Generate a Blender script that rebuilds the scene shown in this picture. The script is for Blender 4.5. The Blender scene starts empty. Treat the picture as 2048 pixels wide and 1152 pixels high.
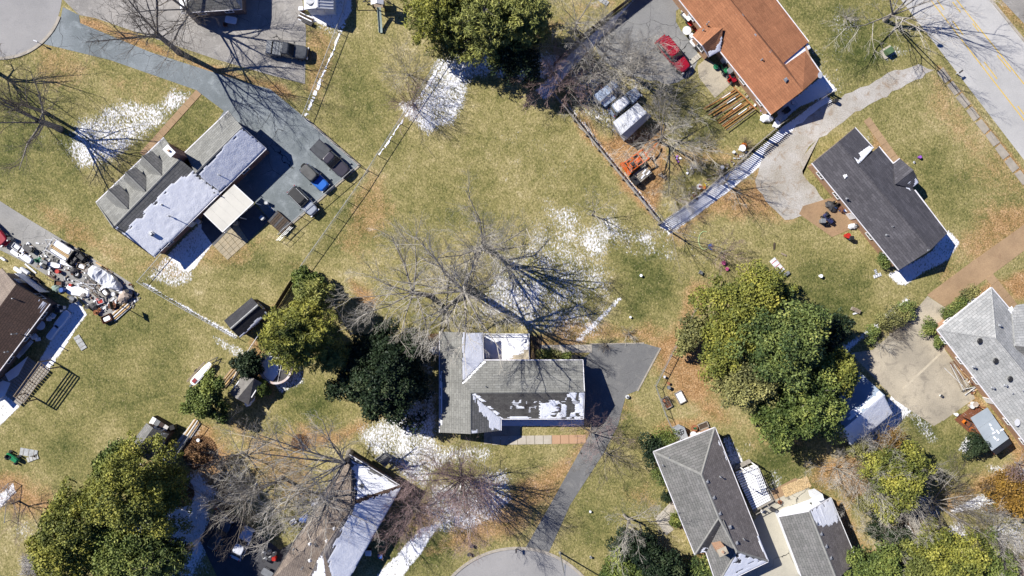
import bpy, math, random
import numpy as np
from mathutils import Vector, Matrix

# ------------------------------------------------------------ camera, sky, sun, exposure
SC = bpy.context.scene
COL = SC.collection
HC, S = 97.0, 14.5                      # camera height (m), photo pixels per metre on the ground
cam_data = bpy.data.cameras.new('camera'); cam = bpy.data.objects.new('camera', cam_data); COL.objects.link(cam)
cam.location = (0, 0, HC); cam.rotation_euler = (0, 0, 0)
cam_data.sensor_width = 36; cam_data.lens = 36*S*HC/2048; cam_data.clip_end = 3000; cam_data.clip_start = 1
SC.camera = cam
world = bpy.data.worlds.new('World'); SC.world = world; world.use_nodes = True
wn = world.node_tree; wn.nodes.clear()
SUN_EL = math.radians(41); SUN_AZ = math.atan2(-0.877, 0.49)
sky = wn.nodes.new('ShaderNodeTexSky'); sky.sky_type = 'NISHITA'; sky.sun_disc = False
sky.sun_elevation = SUN_EL; sky.sun_rotation = SUN_AZ % (2*math.pi); sky.ozone_density = 5.0; sky.dust_density = 0.1; sky.altitude = 2500
bgn = wn.nodes.new('ShaderNodeBackground'); bgn.inputs['Strength'].default_value = 0.05
wo = wn.nodes.new('ShaderNodeOutputWorld')
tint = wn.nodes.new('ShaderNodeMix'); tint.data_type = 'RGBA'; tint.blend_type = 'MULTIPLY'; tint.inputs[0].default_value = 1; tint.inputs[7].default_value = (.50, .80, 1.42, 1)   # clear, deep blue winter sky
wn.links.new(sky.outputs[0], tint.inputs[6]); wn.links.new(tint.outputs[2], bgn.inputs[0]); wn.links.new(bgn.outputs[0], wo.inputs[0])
sun_d = bpy.data.lights.new('sun', 'SUN'); sun_d.energy = 5.0; sun_d.angle = math.radians(0.5); sun_d.color = (1, 0.96, 0.90)
sun = bpy.data.objects.new('sun', sun_d); COL.objects.link(sun); sun.location = (-60, 40, 80)
sdir = Vector((math.sin(SUN_AZ)*math.cos(SUN_EL), math.cos(SUN_AZ)*math.cos(SUN_EL), math.sin(SUN_EL)))
sun.rotation_euler = (-sdir).to_track_quat('-Z', 'Y').to_euler()
SC.view_settings.view_transform = 'Standard'; SC.view_settings.look = 'None'
SC.view_settings.gamma = 1; SC.view_settings.use_curve_mapping = False
SC.view_settings.exposure = 0.64
SC.cycles.max_bounces = 5; SC.cycles.diffuse_bounces = 2; SC.cycles.transparent_max_bounces = 6
RG = random.Random(11)

# ------------------------------------------------------------ helpers
def P(px, py, z=0.0):
    k = (HC-z)/HC/S
    return Vector(((px-1024)*k, -(py-576)*k, z))
def tag(o, label=None, cat=None, group=None, kind=None):
    if label: o['label'] = label
    if cat: o['category'] = cat
    if group: o['group'] = group
    if kind: o['kind'] = kind
    return o
def thing(name, label, cat, loc=(0, 0, 0), rz=0, group=None):
    o = bpy.data.objects.new(name, None); COL.objects.link(o)
    o.empty_display_size = 0.3
    o.location = loc; o.rotation_euler = (0, 0, rz)
    return tag(o, label, cat, group)
def copy_tree(o, parent=None):
    c = o.copy(); COL.objects.link(c)
    if parent is not None: c.parent = parent
    for ch in list(o.children): copy_tree(ch, c)
    return c

class MB:
    """collects faces and links them as one mesh; world=True means the points are world points under a parent that sits at a location"""
    def __init__(s): s.V = []; s.F = []; s.mi = []; s.cur = 0
    def face(s, pts):
        n = len(s.V); s.V += [tuple(p) for p in pts]; s.F.append(tuple(range(n, n+len(pts)))); s.mi.append(s.cur)
    def prism(s, pts, z0, z1):
        a = [(p[0], p[1], z0) for p in pts]; b = [(p[0], p[1], z1) for p in pts]; n = len(a)
        ar = sum(a[i][0]*a[(i+1) % n][1]-a[(i+1) % n][0]*a[i][1] for i in range(n))
        if ar < 0: a.reverse(); b.reverse()
        k = len(s.V); s.V += a+b
        s.F.append(tuple(k+n+i for i in range(n))); s.F.append(tuple(k+n-1-i for i in range(n)))
        for i in range(n): j = (i+1) % n; s.F.append((k+i, k+j, k+n+j, k+n+i))
        s.mi += [s.cur]*(n+2)
        return s
    def slab(s, top, t, dirn=(0, 0, -1)):
        top = [Vector(p) for p in top]; n = len(top)
        nn = Vector((0, 0, 0))
        for i in range(n): nn += top[i].cross(top[(i+1) % n])
        d = Vector(dirn)*t
        if nn.dot(d) > 0: top.reverse()
        k = len(s.V); s.V += [tuple(p) for p in top]+[tuple(p+d) for p in top]
        s.F.append(tuple(k+i for i in range(n))); s.F.append(tuple(k+n+n-1-i for i in range(n)))
        for i in range(n): j = (i+1) % n; s.F.append((k+j, k+i, k+n+i, k+n+j))
        s.mi += [s.cur]*(n+2)
        return s
    def box(s, c, sz, rz=0, tilt=0):
        hx, hy, hz = sz[0]/2, sz[1]/2, sz[2]/2
        M = Matrix.Rotation(rz, 3, 'Z') @ Matrix.Rotation(tilt, 3, 'Y')
        c = Vector(c); k = len(s.V)
        for x, y, z in ((-1, -1, -1), (1, -1, -1), (1, 1, -1), (-1, 1, -1), (-1, -1, 1), (1, -1, 1), (1, 1, 1), (-1, 1, 1)):
            s.V.append(tuple(c + M @ Vector((x*hx, y*hy, z*hz))))
        for f in ((3, 2, 1, 0), (4, 5, 6, 7), (0, 1, 5, 4), (1, 2, 6, 5), (2, 3, 7, 6), (3, 0, 4, 7)):
            s.F.append(tuple(k+i for i in f))
        s.mi += [s.cur]*6
        return s
    def tube(s, a, b, r0, r1=None, n=8, cap=True):
        r1 = r0 if r1 is None else r1
        a = Vector(a); b = Vector(b); d = (b-a).normalized()
        u = d.cross(Vector((0, 0, 1)) if abs(d.z) < .9 else Vector((1, 0, 0))).normalized(); v = d.cross(u)
        k = len(s.V)
        for c, r in ((a, r0), (b, r1)):
            for i in range(n):
                t = 2*math.pi*i/n; s.V.append(tuple(c + (u*math.cos(t)+v*math.sin(t))*r))
        for i in range(n):
            j = (i+1) % n; s.F.append((k+j, k+i, k+n+i, k+n+j)); s.mi.append(s.cur)
        if cap:
            s.F.append(tuple(k+i for i in range(n))); s.F.append(tuple(k+n+n-1-i for i in range(n))); s.mi += [s.cur]*2
        return s
    def loft(s, rings, cap=True):
        n = len(rings[0]); k = len(s.V)
        for r in rings: s.V += [tuple(p) for p in r]
        for a in range(len(rings)-1):
            for i in range(n):
                j = (i+1) % n; s.F.append((k+a*n+i, k+a*n+j, k+(a+1)*n+j, k+(a+1)*n+i)); s.mi.append(s.cur)
        if cap:
            s.F.append(tuple(k+n-1-i for i in range(n))); m = k+(len(rings)-1)*n
            s.F.append(tuple(m+i for i in range(n))); s.mi += [s.cur]*2
        return s
    def ring(s, c, r, w, z0, z1, n=32, a0=0, a1=2*math.pi):
        full = abs(a1-a0-2*math.pi) < 1e-6; k = len(s.V); m = n if full else n+1
        for i in range(m):
            t = a0+(a1-a0)*i/n; cx, cy = math.cos(t), math.sin(t)
            for rr, z in ((r-w/2, z0), (r+w/2, z0), (r+w/2, z1), (r-w/2, z1)): s.V.append((c[0]+cx*rr, c[1]+cy*rr, z))
        for i in range(n):
            j = (i+1) % m
            for q in range(4):
                s.F.append((k+4*i+q, k+4*i+(q+1) % 4, k+4*j+(q+1) % 4, k+4*j+q)); s.mi.append(s.cur)
        return s
    def build(s, name, mat, parent=None, world=False, smooth=False, label=None, kind=None):
        me = bpy.data.meshes.new(name)
        V = s.V
        if world and parent is not None:
            q = parent
            L = Vector(q.location)
            while q.parent is not None: q = q.parent; L = L + Vector(q.location)
            V = [(v[0]-L.x, v[1]-L.y, v[2]-L.z) for v in V]
        me.from_pydata(V, [], s.F)
        mats = mat if isinstance(mat, (list, tuple)) else [mat]
        for m in mats: me.materials.append(m)
        if len(mats) > 1: me.polygons.foreach_set('material_index', s.mi)
        if smooth: me.polygons.foreach_set('use_smooth', [True]*len(s.F))
        if len(s.F) < 60000:
            uv = me.uv_layers.new(name='UVMap'); data = []
            for p in me.polygons:
                n = p.normal
                if abs(n.z) > .97: e = Vector((1, 0, 0)); d = Vector((0, 1, 0))
                else:
                    e = Vector((-n.y, n.x, 0)).normalized(); d = n.cross(e)
                for li in p.loop_indices:
                    co = me.vertices[me.loops[li].vertex_index].co
                    data += [co.dot(e), co.dot(d)]
            uv.data.foreach_set('uv', data)
        o = bpy.data.objects.new(name, me); COL.objects.link(o)
        if parent is not None: o.parent = parent
        if label: o['label'] = label
        if kind: o['kind'] = kind
        return o

def np_mesh(name, V, F, mat, parent=None, L=None, k=4, attr=None, kind=None, smooth=False):
    """fast mesh from arrays; all faces have k corners"""
    V = np.asarray(V, dtype=np.float32)
    if L is not None: V = V - np.array(tuple(L), dtype=np.float32)
    F = np.asarray(F, dtype=np.int32)
    me = bpy.data.meshes.new(name)
    me.vertices.add(len(V)); me.vertices.foreach_set('co', V.ravel())
    me.loops.add(F.size); me.loops.foreach_set('vertex_index', F.ravel())
    me.polygons.add(len(F)); me.polygons.foreach_set('loop_start', np.arange(0, F.size, k, dtype=np.int32))
    try: me.polygons.foreach_set('loop_total', np.full(len(F), k, dtype=np.int32))
    except Exception: pass
    me.polygons.foreach_set('use_smooth', np.full(len(F), smooth))
    me.update(calc_edges=True)
    for nm, arr in (attr or {}).items():
        if arr.ndim == 2:
            a = me.color_attributes.new(nm, 'FLOAT_COLOR', 'POINT'); a.data.foreach_set('color', arr.astype(np.float32).ravel())
        else:
            a = me.attributes.new(nm, 'FLOAT', 'POINT'); a.data.foreach_set('value', arr.astype(np.float32))
    me.materials.append(mat)
    o = bpy.data.objects.new(name, me); COL.objects.link(o)
    if parent is not None: o.parent = parent
    if kind: o['kind'] = kind
    return o

def vnoise(x, y, sc, seed):
    r = np.random.RandomState(seed); T = r.rand(256, 256)
    x = np.asarray(x)*sc+1000.3; y = np.asarray(y)*sc+1000.7
    xi = np.floor(x).astype(int); yi = np.floor(y).astype(int); fx = x-xi; fy = y-yi
    fx = fx*fx*(3-2*fx); fy = fy*fy*(3-2*fy)
    g = lambda a, b: T[a % 256, b % 256]
    return (g(xi, yi)*(1-fx)+g(xi+1, yi)*fx)*(1-fy)+(g(xi, yi+1)*(1-fx)+g(xi+1, yi+1)*fx)*fy
def sdist(x, y, poly):
    """signed distance, positive inside"""
    x = np.asarray(x, float); y = np.asarray(y, float)
    d = np.full(x.shape, 1e9); ins = np.zeros(x.shape, bool); n = len(poly)
    for i in range(n):
        ax, ay = poly[i]; bx, by = poly[(i+1) % n]
        ex, ey = bx-ax, by-ay; wx = x-ax; wy = y-ay
        t = np.clip((wx*ex+wy*ey)/(ex*ex+ey*ey+1e-9), 0, 1)
        d = np.minimum(d, np.hypot(wx-ex*t, wy-ey*t))
        c = ((ay > y) != (by > y)) & (x < (bx-ax)*(y-ay)/((by-ay) if by != ay else 1e-9)+ax)
        ins ^= c
    return np.where(ins, d, -d)

# ------------------------------------------------------------ materials
class NT:
    def __init__(s, name):
        s.m = bpy.data.materials.new(name); s.m.use_nodes = True; s.t = s.m.node_tree; s.t.nodes.clear()
        s.out = s.t.nodes.new('ShaderNodeOutputMaterial'); s.b = s.t.nodes.new('ShaderNodeBsdfPrincipled')
        s.t.links.new(s.b.outputs[0], s.out.inputs[0])
    def n(s, typ, ins=None, **kw):
        q = s.t.nodes.new('ShaderNode'+typ)
        for k, v in kw.items(): setattr(q, k, v)
        for k, v in (ins or {}).items(): s.set(q.inputs[k], v)
        return q
    def set(s, sock, v):
        if isinstance(v, bpy.types.Node): v = v.outputs[0]
        if isinstance(v, bpy.types.NodeSocket): s.t.links.new(v, sock)
        elif isinstance(v, tuple) and len(v) == 3 and sock.type == 'RGBA': sock.default_value = (*v, 1)
        else: sock.default_value = v
    def math(s, op, a, b=0.0, clamp=False):
        q = s.t.nodes.new('ShaderNodeMath'); q.operation = op; q.use_clamp = clamp
        s.set(q.inputs[0], a); s.set(q.inputs[1], b); return q.outputs[0]
    def mix(s, f, a, b, blend='MIX'):
        q = s.t.nodes.new('ShaderNodeMix'); q.data_type = 'RGBA'; q.blend_type = blend
        s.set(q.inputs[0], f); s.set(q.inputs[6], a); s.set(q.inputs[7], b); return q.outputs[2]
    def noise(s, vec, scale, detail=2, rough=.5, dist=0):
        q = s.n('TexNoise', {'Vector': vec, 'Scale': scale, 'Detail': detail, 'Roughness': rough, 'Distortion': dist}); return q.outputs[0]
    def ramp(s, f, stops):
        q = s.t.nodes.new('ShaderNodeValToRGB'); e = q.color_ramp.elements
        while len(e) < len(stops): e.new(.5)
        for i, (p, c) in enumerate(stops):
            e[i].position = p; e[i].color = (*c, 1) if len(c) == 3 else c
        s.set(q.inputs[0], f); return q.outputs[0]
    def step(s, v, lo, hi):
        q = s.n('MapRange', {0: v, 1: lo, 2: hi}); q.clamp = True; return q.outputs[0]
    def bump(s, h, dist=.02, strength=.6):
        q = s.n('Bump', {'Height': h, 'Distance': dist, 'Strength': strength}); s.set(s.b.inputs['Normal'], q); return q
    def pos(s): return s.n('NewGeometry').outputs['Position']
    def uv(s): return s.n('TexCoord').outputs['UV']
    def obj(s): return s.n('TexCoord').outputs['Object']
def g3(v): return (v, v, v)

def M(name, c1, c2=None, sc=1.5, rough=.85, bump=0, bsc=20, metal=0, fine=.25, coat=0, spec=.3):
    """mottled material: two colours in slow noise, plus fine grain"""
    t = NT(name); p = t.obj()
    c2 = c2 or tuple(x*.72 for x in c1)
    col = t.mix(t.step(t.noise(p, sc, 4, .6), .35, .65), c1, c2)
    if fine:
        g = t.noise(p, bsc, 2); k = t.step(g, .2, .8)
        k = t.math('MULTIPLY_ADD', k, fine*2); t.t.nodes[-1].inputs[2].default_value = 1-fine
        cb = t.n('CombineColor', {0: k, 1: k, 2: k}); col = t.mix(1.0, col, cb, 'MULTIPLY')
    t.set(t.b.inputs['Base Color'], col); t.set(t.b.inputs['Roughness'], rough); t.set(t.b.inputs['Metallic'], metal)
    t.set(t.b.inputs['Specular IOR Level'], spec); t.set(t.b.inputs['Coat Weight'], coat)
    if bump: t.bump(t.noise(p, bsc, 3), bump, .5)
    return t.m

def shingle(name, c1, c2, mortar=None, w=.62, h=.24, streak=.5, wear=None):
    t = NT(name); uv = t.uv()
    br = t.n('TexBrick', {'Vector': uv, 'Color1': c1, 'Color2': c2, 'Mortar': mortar or tuple(x*.45 for x in c1),
             'Scale': 1.0, 'Mortar Size': .022, 'Mortar Smooth': .6, 'Bias': 0.0, 'Brick Width': w, 'Row Height': h})
    br.offset = .37; br.offset_frequency = 2
    big = t.noise(uv, .35, 4, .65); mp = t.n('Mapping', {'Vector': uv, 'Scale': (1.6, .14, 1)})
    st = t.noise(mp, 1.2, 3); k = t.step(t.math('ADD', big, t.math('MULTIPLY', st, streak)), .45, 1.15)
    k = t.math('MULTIPLY_ADD', k, .5); t.t.nodes[-1].inputs[2].default_value = .76
    g = t.step(t.noise(uv, 9, 2), .25, .75); k2 = t.math('MULTIPLY_ADD', g, .5); t.t.nodes[-1].inputs[2].default_value = .75
    k = t.math('MULTIPLY', k, k2)
    cb = t.n('CombineColor', {0: k, 1: k, 2: k}); col = t.mix(1.0, br.outputs[0], cb, 'MULTIPLY')
    if wear: col = t.mix(t.step(t.noise(uv, .5, 5, .7), .55, .7), col, wear)
    t.set(t.b.inputs['Base Color'], col); t.set(t.b.inputs['Roughness'], .9); t.set(t.b.inputs['Specular IOR Level'], .25)
    t.bump(t.math('ADD', t.math('MULTIPLY', br.outputs[1], -1.0), t.math('MULTIPLY', g, .3)), .012, .8)
    return t.m
def bricks(name, c1, c2, mortar, w=.24, h=.085):
    t = NT(name); uv = t.uv()
    br = t.n('TexBrick', {'Vector': uv, 'Color1': c1, 'Color2': c2, 'Mortar': mortar, 'Scale': 1.0, 'Mortar Size': .01, 'Brick Width': w, 'Row Height': h})
    t.set(t.b.inputs['Base Color'], br.outputs[0]); t.set(t.b.inputs['Roughness'], .9); t.bump(br.outputs[1], -.008, .6)
    return t.m
def paving(name, c1, c2, stain, crack=.0, csc=.35, rough=.9, spots=.5, big=.12, grain=.3, crackcol=(.02, .02, .02)):
    t = NT(name); p = t.pos()
    a = t.noise(p, big, 5, .62); col = t.mix(t.step(a, .36, .64), c1, c2)
    b = t.noise(p, big*5, 4, .7, .6); col = t.mix(t.math('MULTIPLY', t.step(b, .52, .72), spots), col, stain)
    g = t.step(t.noise(p, 7, 3, .7), .25, .75); k = t.math('MULTIPLY_ADD', g, grain*2); t.t.nodes[-1].inputs[2].default_value = 1-grain
    cb = t.n('CombineColor', {0: k, 1: k, 2: k}); col = t.mix(1.0, col, cb, 'MULTIPLY')
    if crack:
        d = t.n('VectorMath', {0: p}); d.operation = 'ADD'
        nz = t.n('TexNoise', {'Vector': p, 'Scale': .5, 'Detail': 4}); t.set(d.inputs[1], nz.outputs[1])
        v = t.n('TexVoronoi', {'Vector': d.outputs[0], 'Scale': csc}); v.feature = 'DISTANCE_TO_EDGE'
        m = t.step(t.noise(p, .13, 2), .50, .56)
        c = t.math('MULTIPLY', t.step(v.outputs[0], crack, crack*.3), m)
        col = t.mix(c, col, crackcol)
    t.set(t.b.inputs['Base Color'], col); t.set(t.b.inputs['Roughness'], rough); t.set(t.b.inputs['Specular IOR Level'], .3)
    t.bump(g, .01, .4); return t.m

SNOW = (.86, .88, .92)
def snow_mat():
    t = NT('snow'); p = t.pos(); a = t.noise(p, 1.3, 4, .6); col = t.mix(t.step(a, .3, .7), (.80, .82, .87), (.9, .91, .93))
    t.set(t.b.inputs['Base Color'], col); t.set(t.b.inputs['Roughness'], .6); t.bump(t.noise(p, 5, 4, .7), .05, .7); return t.m
m_snow = snow_mat()
m_white = M('white_trim', (.8, .8, .79), (.7, .7, .7), fine=.05, rough=.6)
m_glass = M('window_glass', (.02, .025, .03), (.05, .06, .07), rough=.08, fine=0, spec=.6)
m_black = M('black_plastic', (.02, .02, .022), (.03, .03, .03), rough=.5, fine=.1)
m_rubber = M('rubber', (.018, .018, .018), (.03, .03, .03), rough=.9)
m_steel = M('galvanised_steel', (.42, .43, .44), (.3, .31, .32), rough=.45, metal=.6)
m_dkmetal = M('dark_metal', (.05, .05, .055), (.09, .085, .08), rough=.6, metal=.3)
m_gut = M('gutter_white', (.78, .77, .78), (.6, .58, .6), fine=.1)
m_brick = bricks('red_brick', (.30, .12, .07), (.22, .09, .06), (.35, .3, .26))
m_brick2 = bricks('tan_brick', (.42, .22, .11), (.33, .17, .09), (.45, .38, .3))
m_brick3 = bricks('brown_brick', (.16, .10, .08), (.11, .075, .06), (.22, .19, .17))
m_siding = bricks('white_siding', (.68, .7, .72), (.64, .66, .69), (.4, .42, .45), w=6, h=.2)
m_greyside = bricks('grey_siding', (.4, .41, .42), (.37, .38, .39), (.2, .2, .2), w=6, h=.2)
m_woodwall = M('wood_siding', (.11, .07, .045), (.16, .10, .06), sc=3)
m_wood = M('weathered_wood', (.30, .24, .17), (.2, .16, .12), sc=4, bsc=14)
m_newwood = M('new_lumber', (.55, .38, .18), (.45, .30, .14), sc=3, bsc=12)
m_greywood = M('grey_wood', (.24, .22, .19), (.33, .30, .25), sc=4, bsc=12)
m_orangewood = M('orange_stained_wood', (.42, .19, .06), (.3, .13, .05), sc=4, bsc=12)
m_darkwood = M('dark_wood', (.055, .04, .03), (.09, .065, .045), sc=4)
m_redwood = M('red_brown_wood', (.2, .07, .035), (.14, .055, .03), sc=4)
r_grey = shingle('shingles_grey', (.235, .235, .215), (.18, .18, .165), mortar=(.11, .11, .10), w=.8, h=.34)
r_grey2 = shingle('shingles_grey_dark_rows', (.185, .18, .17), (.14, .14, .13), mortar=(.06, .06, .06), w=.8, h=.34)
r_light = shingle('shingles_light_grey', (.37, .37, .355), (.29, .295, .285), mortar=(.17, .17, .165), w=.8, h=.36)
r_dark = shingle('shingles_charcoal', (.115, .11, .12), (.075, .072, .08), mortar=(.05, .05, .055), w=.9, h=.3, streak=.2)
r_orange = shingle('shingles_orange', (.34, .15, .075), (.28, .12, .06), mortar=(.22, .10, .05), w=1.1, h=.3)
r_brown = shingle('shingles_brown', (.15, .095, .07), (.12, .08, .06), mortar=(.04, .03, .025), h=.3)
r_tan = shingle('shingles_tan_brown', (.215, .175, .14), (.18, .145, .12), streak=.9)
r_taupe = shingle('shingles_taupe', (.2, .18, .17), (.14, .125, .12), w=.6, h=.3)
r_black = shingle('shingles_black', (.055, .055, .06), (.04, .04, .045), mortar=(.02, .02, .02), h=.22)
r_ridge = M('ridge_caps', (.27, .265, .24), (.2, .2, .185))
p_road = paving('road_asphalt', (.45, .44, .42), (.36, .355, .34), (.3, .3, .3), spots=.3, big=.1, grain=.12)
p_cul = paving('cul_de_sac_asphalt', (.32, .31, .30), (.25, .245, .24), (.2, .2, .2), spots=.4, big=.1, grain=.12)
p_driveA = paving('driveway_blue_grey', (.135, .155, .16), (.21, .235, .245), (.29, .32, .33), crack=.008, csc=.3, spots=.7, big=.13, grain=.18)
p_driveC = paving('driveway_pale', (.33, .31, .28), (.22, .21, .195), (.42, .40, .37), crack=.008, spots=.8, big=.14, grain=.2)
p_driveE = paving('driveway_grey_old', (.25, .25, .24), (.19, .19, .19), (.12, .12, .12), crack=.008, spots=.5, grain=.2)
p_driveH = paving('driveway_asphalt', (.13, .13, .13), (.17, .17, .165), (.23, .225, .21), crack=.006, csc=.35, spots=.7, grain=.22)
p_gravel = paving('gravel', (.44, .42, .39), (.30, .27, .22), (.24, .165, .10), spots=.85, big=.16, grain=.35)
p_conc = paving('concrete_tan', (.44, .385, .29), (.30, .265, .205), (.18, .16, .13), spots=.75, big=.16, grain=.2)
p_concI = paving('concrete_drive', (.43, .40, .32), (.35, .33, .27), (.3, .28, .23), spots=.3, grain=.12, crack=.012)
p_brownc = paving('concrete_brown', (.36, .245, .14), (.28, .19, .11), (.2, .12, .07), spots=.4, big=.3, grain=.18)
p_patio = paving('patio_orange', (.34, .22, .125), (.26, .175, .10), (.2, .12, .07), spots=.5, big=.3, grain=.18)
p_kerb = M('kerb_concrete', (.40, .36, .30), (.3, .27, .22), sc=2)
p_slab = M('concrete_slab', (.46, .42, .35), (.38, .34, .27), sc=.7)
p_slabO = M('orange_tinted_slab', (.45, .28, .17), (.4, .25, .15), sc=.7)
m_yellow = M('road_paint_yellow', (.65, .42, .05), (.5, .36, .09), sc=5)
m_bark = M('bark', (.34, .31, .265), (.18, .16, .135), sc=3, bump=.03, bsc=12)
m_twig = M('twig_bark', (.46, .43, .37), (.28, .255, .21), sc=.4, fine=.1)
m_twigd = M('twig_bark_dark', (.15, .125, .10), (.10, .085, .07), sc=.4, fine=.1)
m_twigr = M('twig_bark_reddish', (.30, .215, .20), (.22, .15, .14), sc=.4, fine=.1)
m_twigp = M('twig_bark_pale', (.50, .47, .42), (.34, .31, .27), sc=.4, fine=.1)
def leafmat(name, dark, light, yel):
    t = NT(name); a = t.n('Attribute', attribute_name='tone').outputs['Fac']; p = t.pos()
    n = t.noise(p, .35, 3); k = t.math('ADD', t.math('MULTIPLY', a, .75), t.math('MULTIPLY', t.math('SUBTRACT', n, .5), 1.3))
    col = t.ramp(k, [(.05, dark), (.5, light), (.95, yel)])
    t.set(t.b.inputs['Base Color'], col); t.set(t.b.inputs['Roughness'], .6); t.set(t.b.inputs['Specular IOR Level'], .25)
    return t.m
l_pine = leafmat('pine_needles', (.10, .12, .03), (.28, .29, .075), (.48, .44, .14))
l_cedar = leafmat('cedar_foliage', (.045, .075, .024), (.17, .21, .055), (.42, .40, .11))
l_mag = leafmat('magnolia_leaves', (.012, .025, .012), (.03, .05, .02), (.13, .155, .07))
l_bush = leafmat('bush_leaves', (.05, .08, .02), (.17, .21, .05), (.38, .38, .09))
l_yel = leafmat('yellow_green_foliage', (.09, .11, .025), (.27, .27, .05), (.48, .43, .09))
l_olive = leafmat('olive_foliage', (.10, .105, .04), (.27, .26, .09), (.44, .40, .15))
l_orange = leafmat('orange_brown_foliage', (.10, .06, .02), (.26, .15, .03), (.42, .27, .05))
l_dead = leafmat('dry_brown_leaves', (.10, .055, .03), (.24, .13, .06), (.38, .24, .11))
# ------------------------------------------------------------ ground: one sheet to the horizon, painted with real snow, leaf litter and lush grass
def ground_mat():
    t = NT('winter_grass'); p = t.pos()
    A = t.n('Attribute', attribute_name='paint'); sp = t.n('SeparateColor', {0: A.outputs['Color']})
    snow, brown, green = sp.outputs[0], sp.outputs[1], sp.outputs[2]
    mp = t.n('Mapping', {'Vector': p, 'Rotation': (0, 0, .5), 'Scale': (1, .75, 1)})
    n1 = t.noise(p, .11, 5, .6); n2 = t.noise(p, .9, 4, .65, .4); n3 = t.noise(mp, 3.9, 4, .7); n4 = t.noise(p, 5.5, 2, .6)
    k = t.math('ADD', t.math('MULTIPLY', n1, .8), t.math('MULTIPLY', n2, .55)); k = t.math('ADD', k, t.math('MULTIPLY', n3, .55))
    k = t.math('SUBTRACT', k, t.math('MULTIPLY', green, .26))
    base = t.ramp(t.step(k, .57, 1.2), [(0, (.058, .072, .02)), (.26, (.125, .125, .042)), (.5, (.20, .18, .068)), (.78, (.295, .25, .115)), (1, (.43, .37, .22))])
    bcol = t.ramp(t.math('ADD', t.math('MULTIPLY', n2, .5), t.math('MULTIPLY', n4, .5)), [(.3, (.11, .06, .025)), (.45, (.26, .145, .06)), (.6, (.37, .232, .115)), (.72, (.5, .36, .22))])
    bf = t.step(t.math('ADD', brown, t.math('ADD', t.math('MULTIPLY', t.math('SUBTRACT', n2, .5), 1.0), t.math('MULTIPLY', t.math('SUBTRACT', n4, .5), .9))), .24, .88)
    col = t.mix(bf, base, bcol)
    # scattered leaves
    v = t.n('TexVoronoi', {'Vector': p, 'Scale': 4.6, 'Randomness': 1.0})
    rnd = t.n('SeparateColor', {0: v.outputs['Color']}).outputs[0]
    lm = t.math('MULTIPLY', t.step(v.outputs['Distance'], .36, .22), t.step(t.math('ADD', rnd, t.math('MULTIPLY', brown, .45)), .80, .86))
    col = t.mix(t.math('MULTIPLY', lm, .38), col, (.52, .40, .26))
    g = t.math('ADD', t.math('MULTIPLY', n3, .8), t.math('MULTIPLY', n4, .7)); g = t.step(g, .45, 1.05)
    k2 = t.math('MULTIPLY_ADD', g, 1.25); t.t.nodes[-1].inputs[2].default_value = .42
    cb = t.n('CombineColor', {0: k2, 1: k2, 2: k2}); col = t.mix(1.0, col, cb, 'MULTIPLY')
    # snow cover: painted density against a streaky noise
    ms = t.n('Mapping', {'Vector': p, 'Rotation': (0, 0, 1.05), 'Scale': (1, .68, 1)})
    s1 = t.noise(ms, 4.3, 5, .75, .5); s2 = t.noise(p, .45, 3, .5)
    sn = t.math('ADD', t.math('MULTIPLY', s1, .78), t.math('MULTIPLY', s2, .22))
    thr = t.math('SUBTRACT', .765, t.math('MULTIPLY', snow, .43))
    sf = t.step(t.math('SUBTRACT', sn, thr), -.04, .08)
    sf = t.math('MULTIPLY', sf, t.step(snow, .02, .08))
    col = t.mix(sf, col, t.mix(s1, (.76, .77, .8), (.92, .92, .93)))
    t.set(t.b.inputs['Base Color'], col); t.set(t.b.inputs['Roughness'], .9); t.set(t.b.inputs['Specular IOR Level'], .1)
    h = t.math('ADD', g, t.math('MULTIPLY', sf, .5)); t.bump(h, .07, .75)
    return t.m

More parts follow.
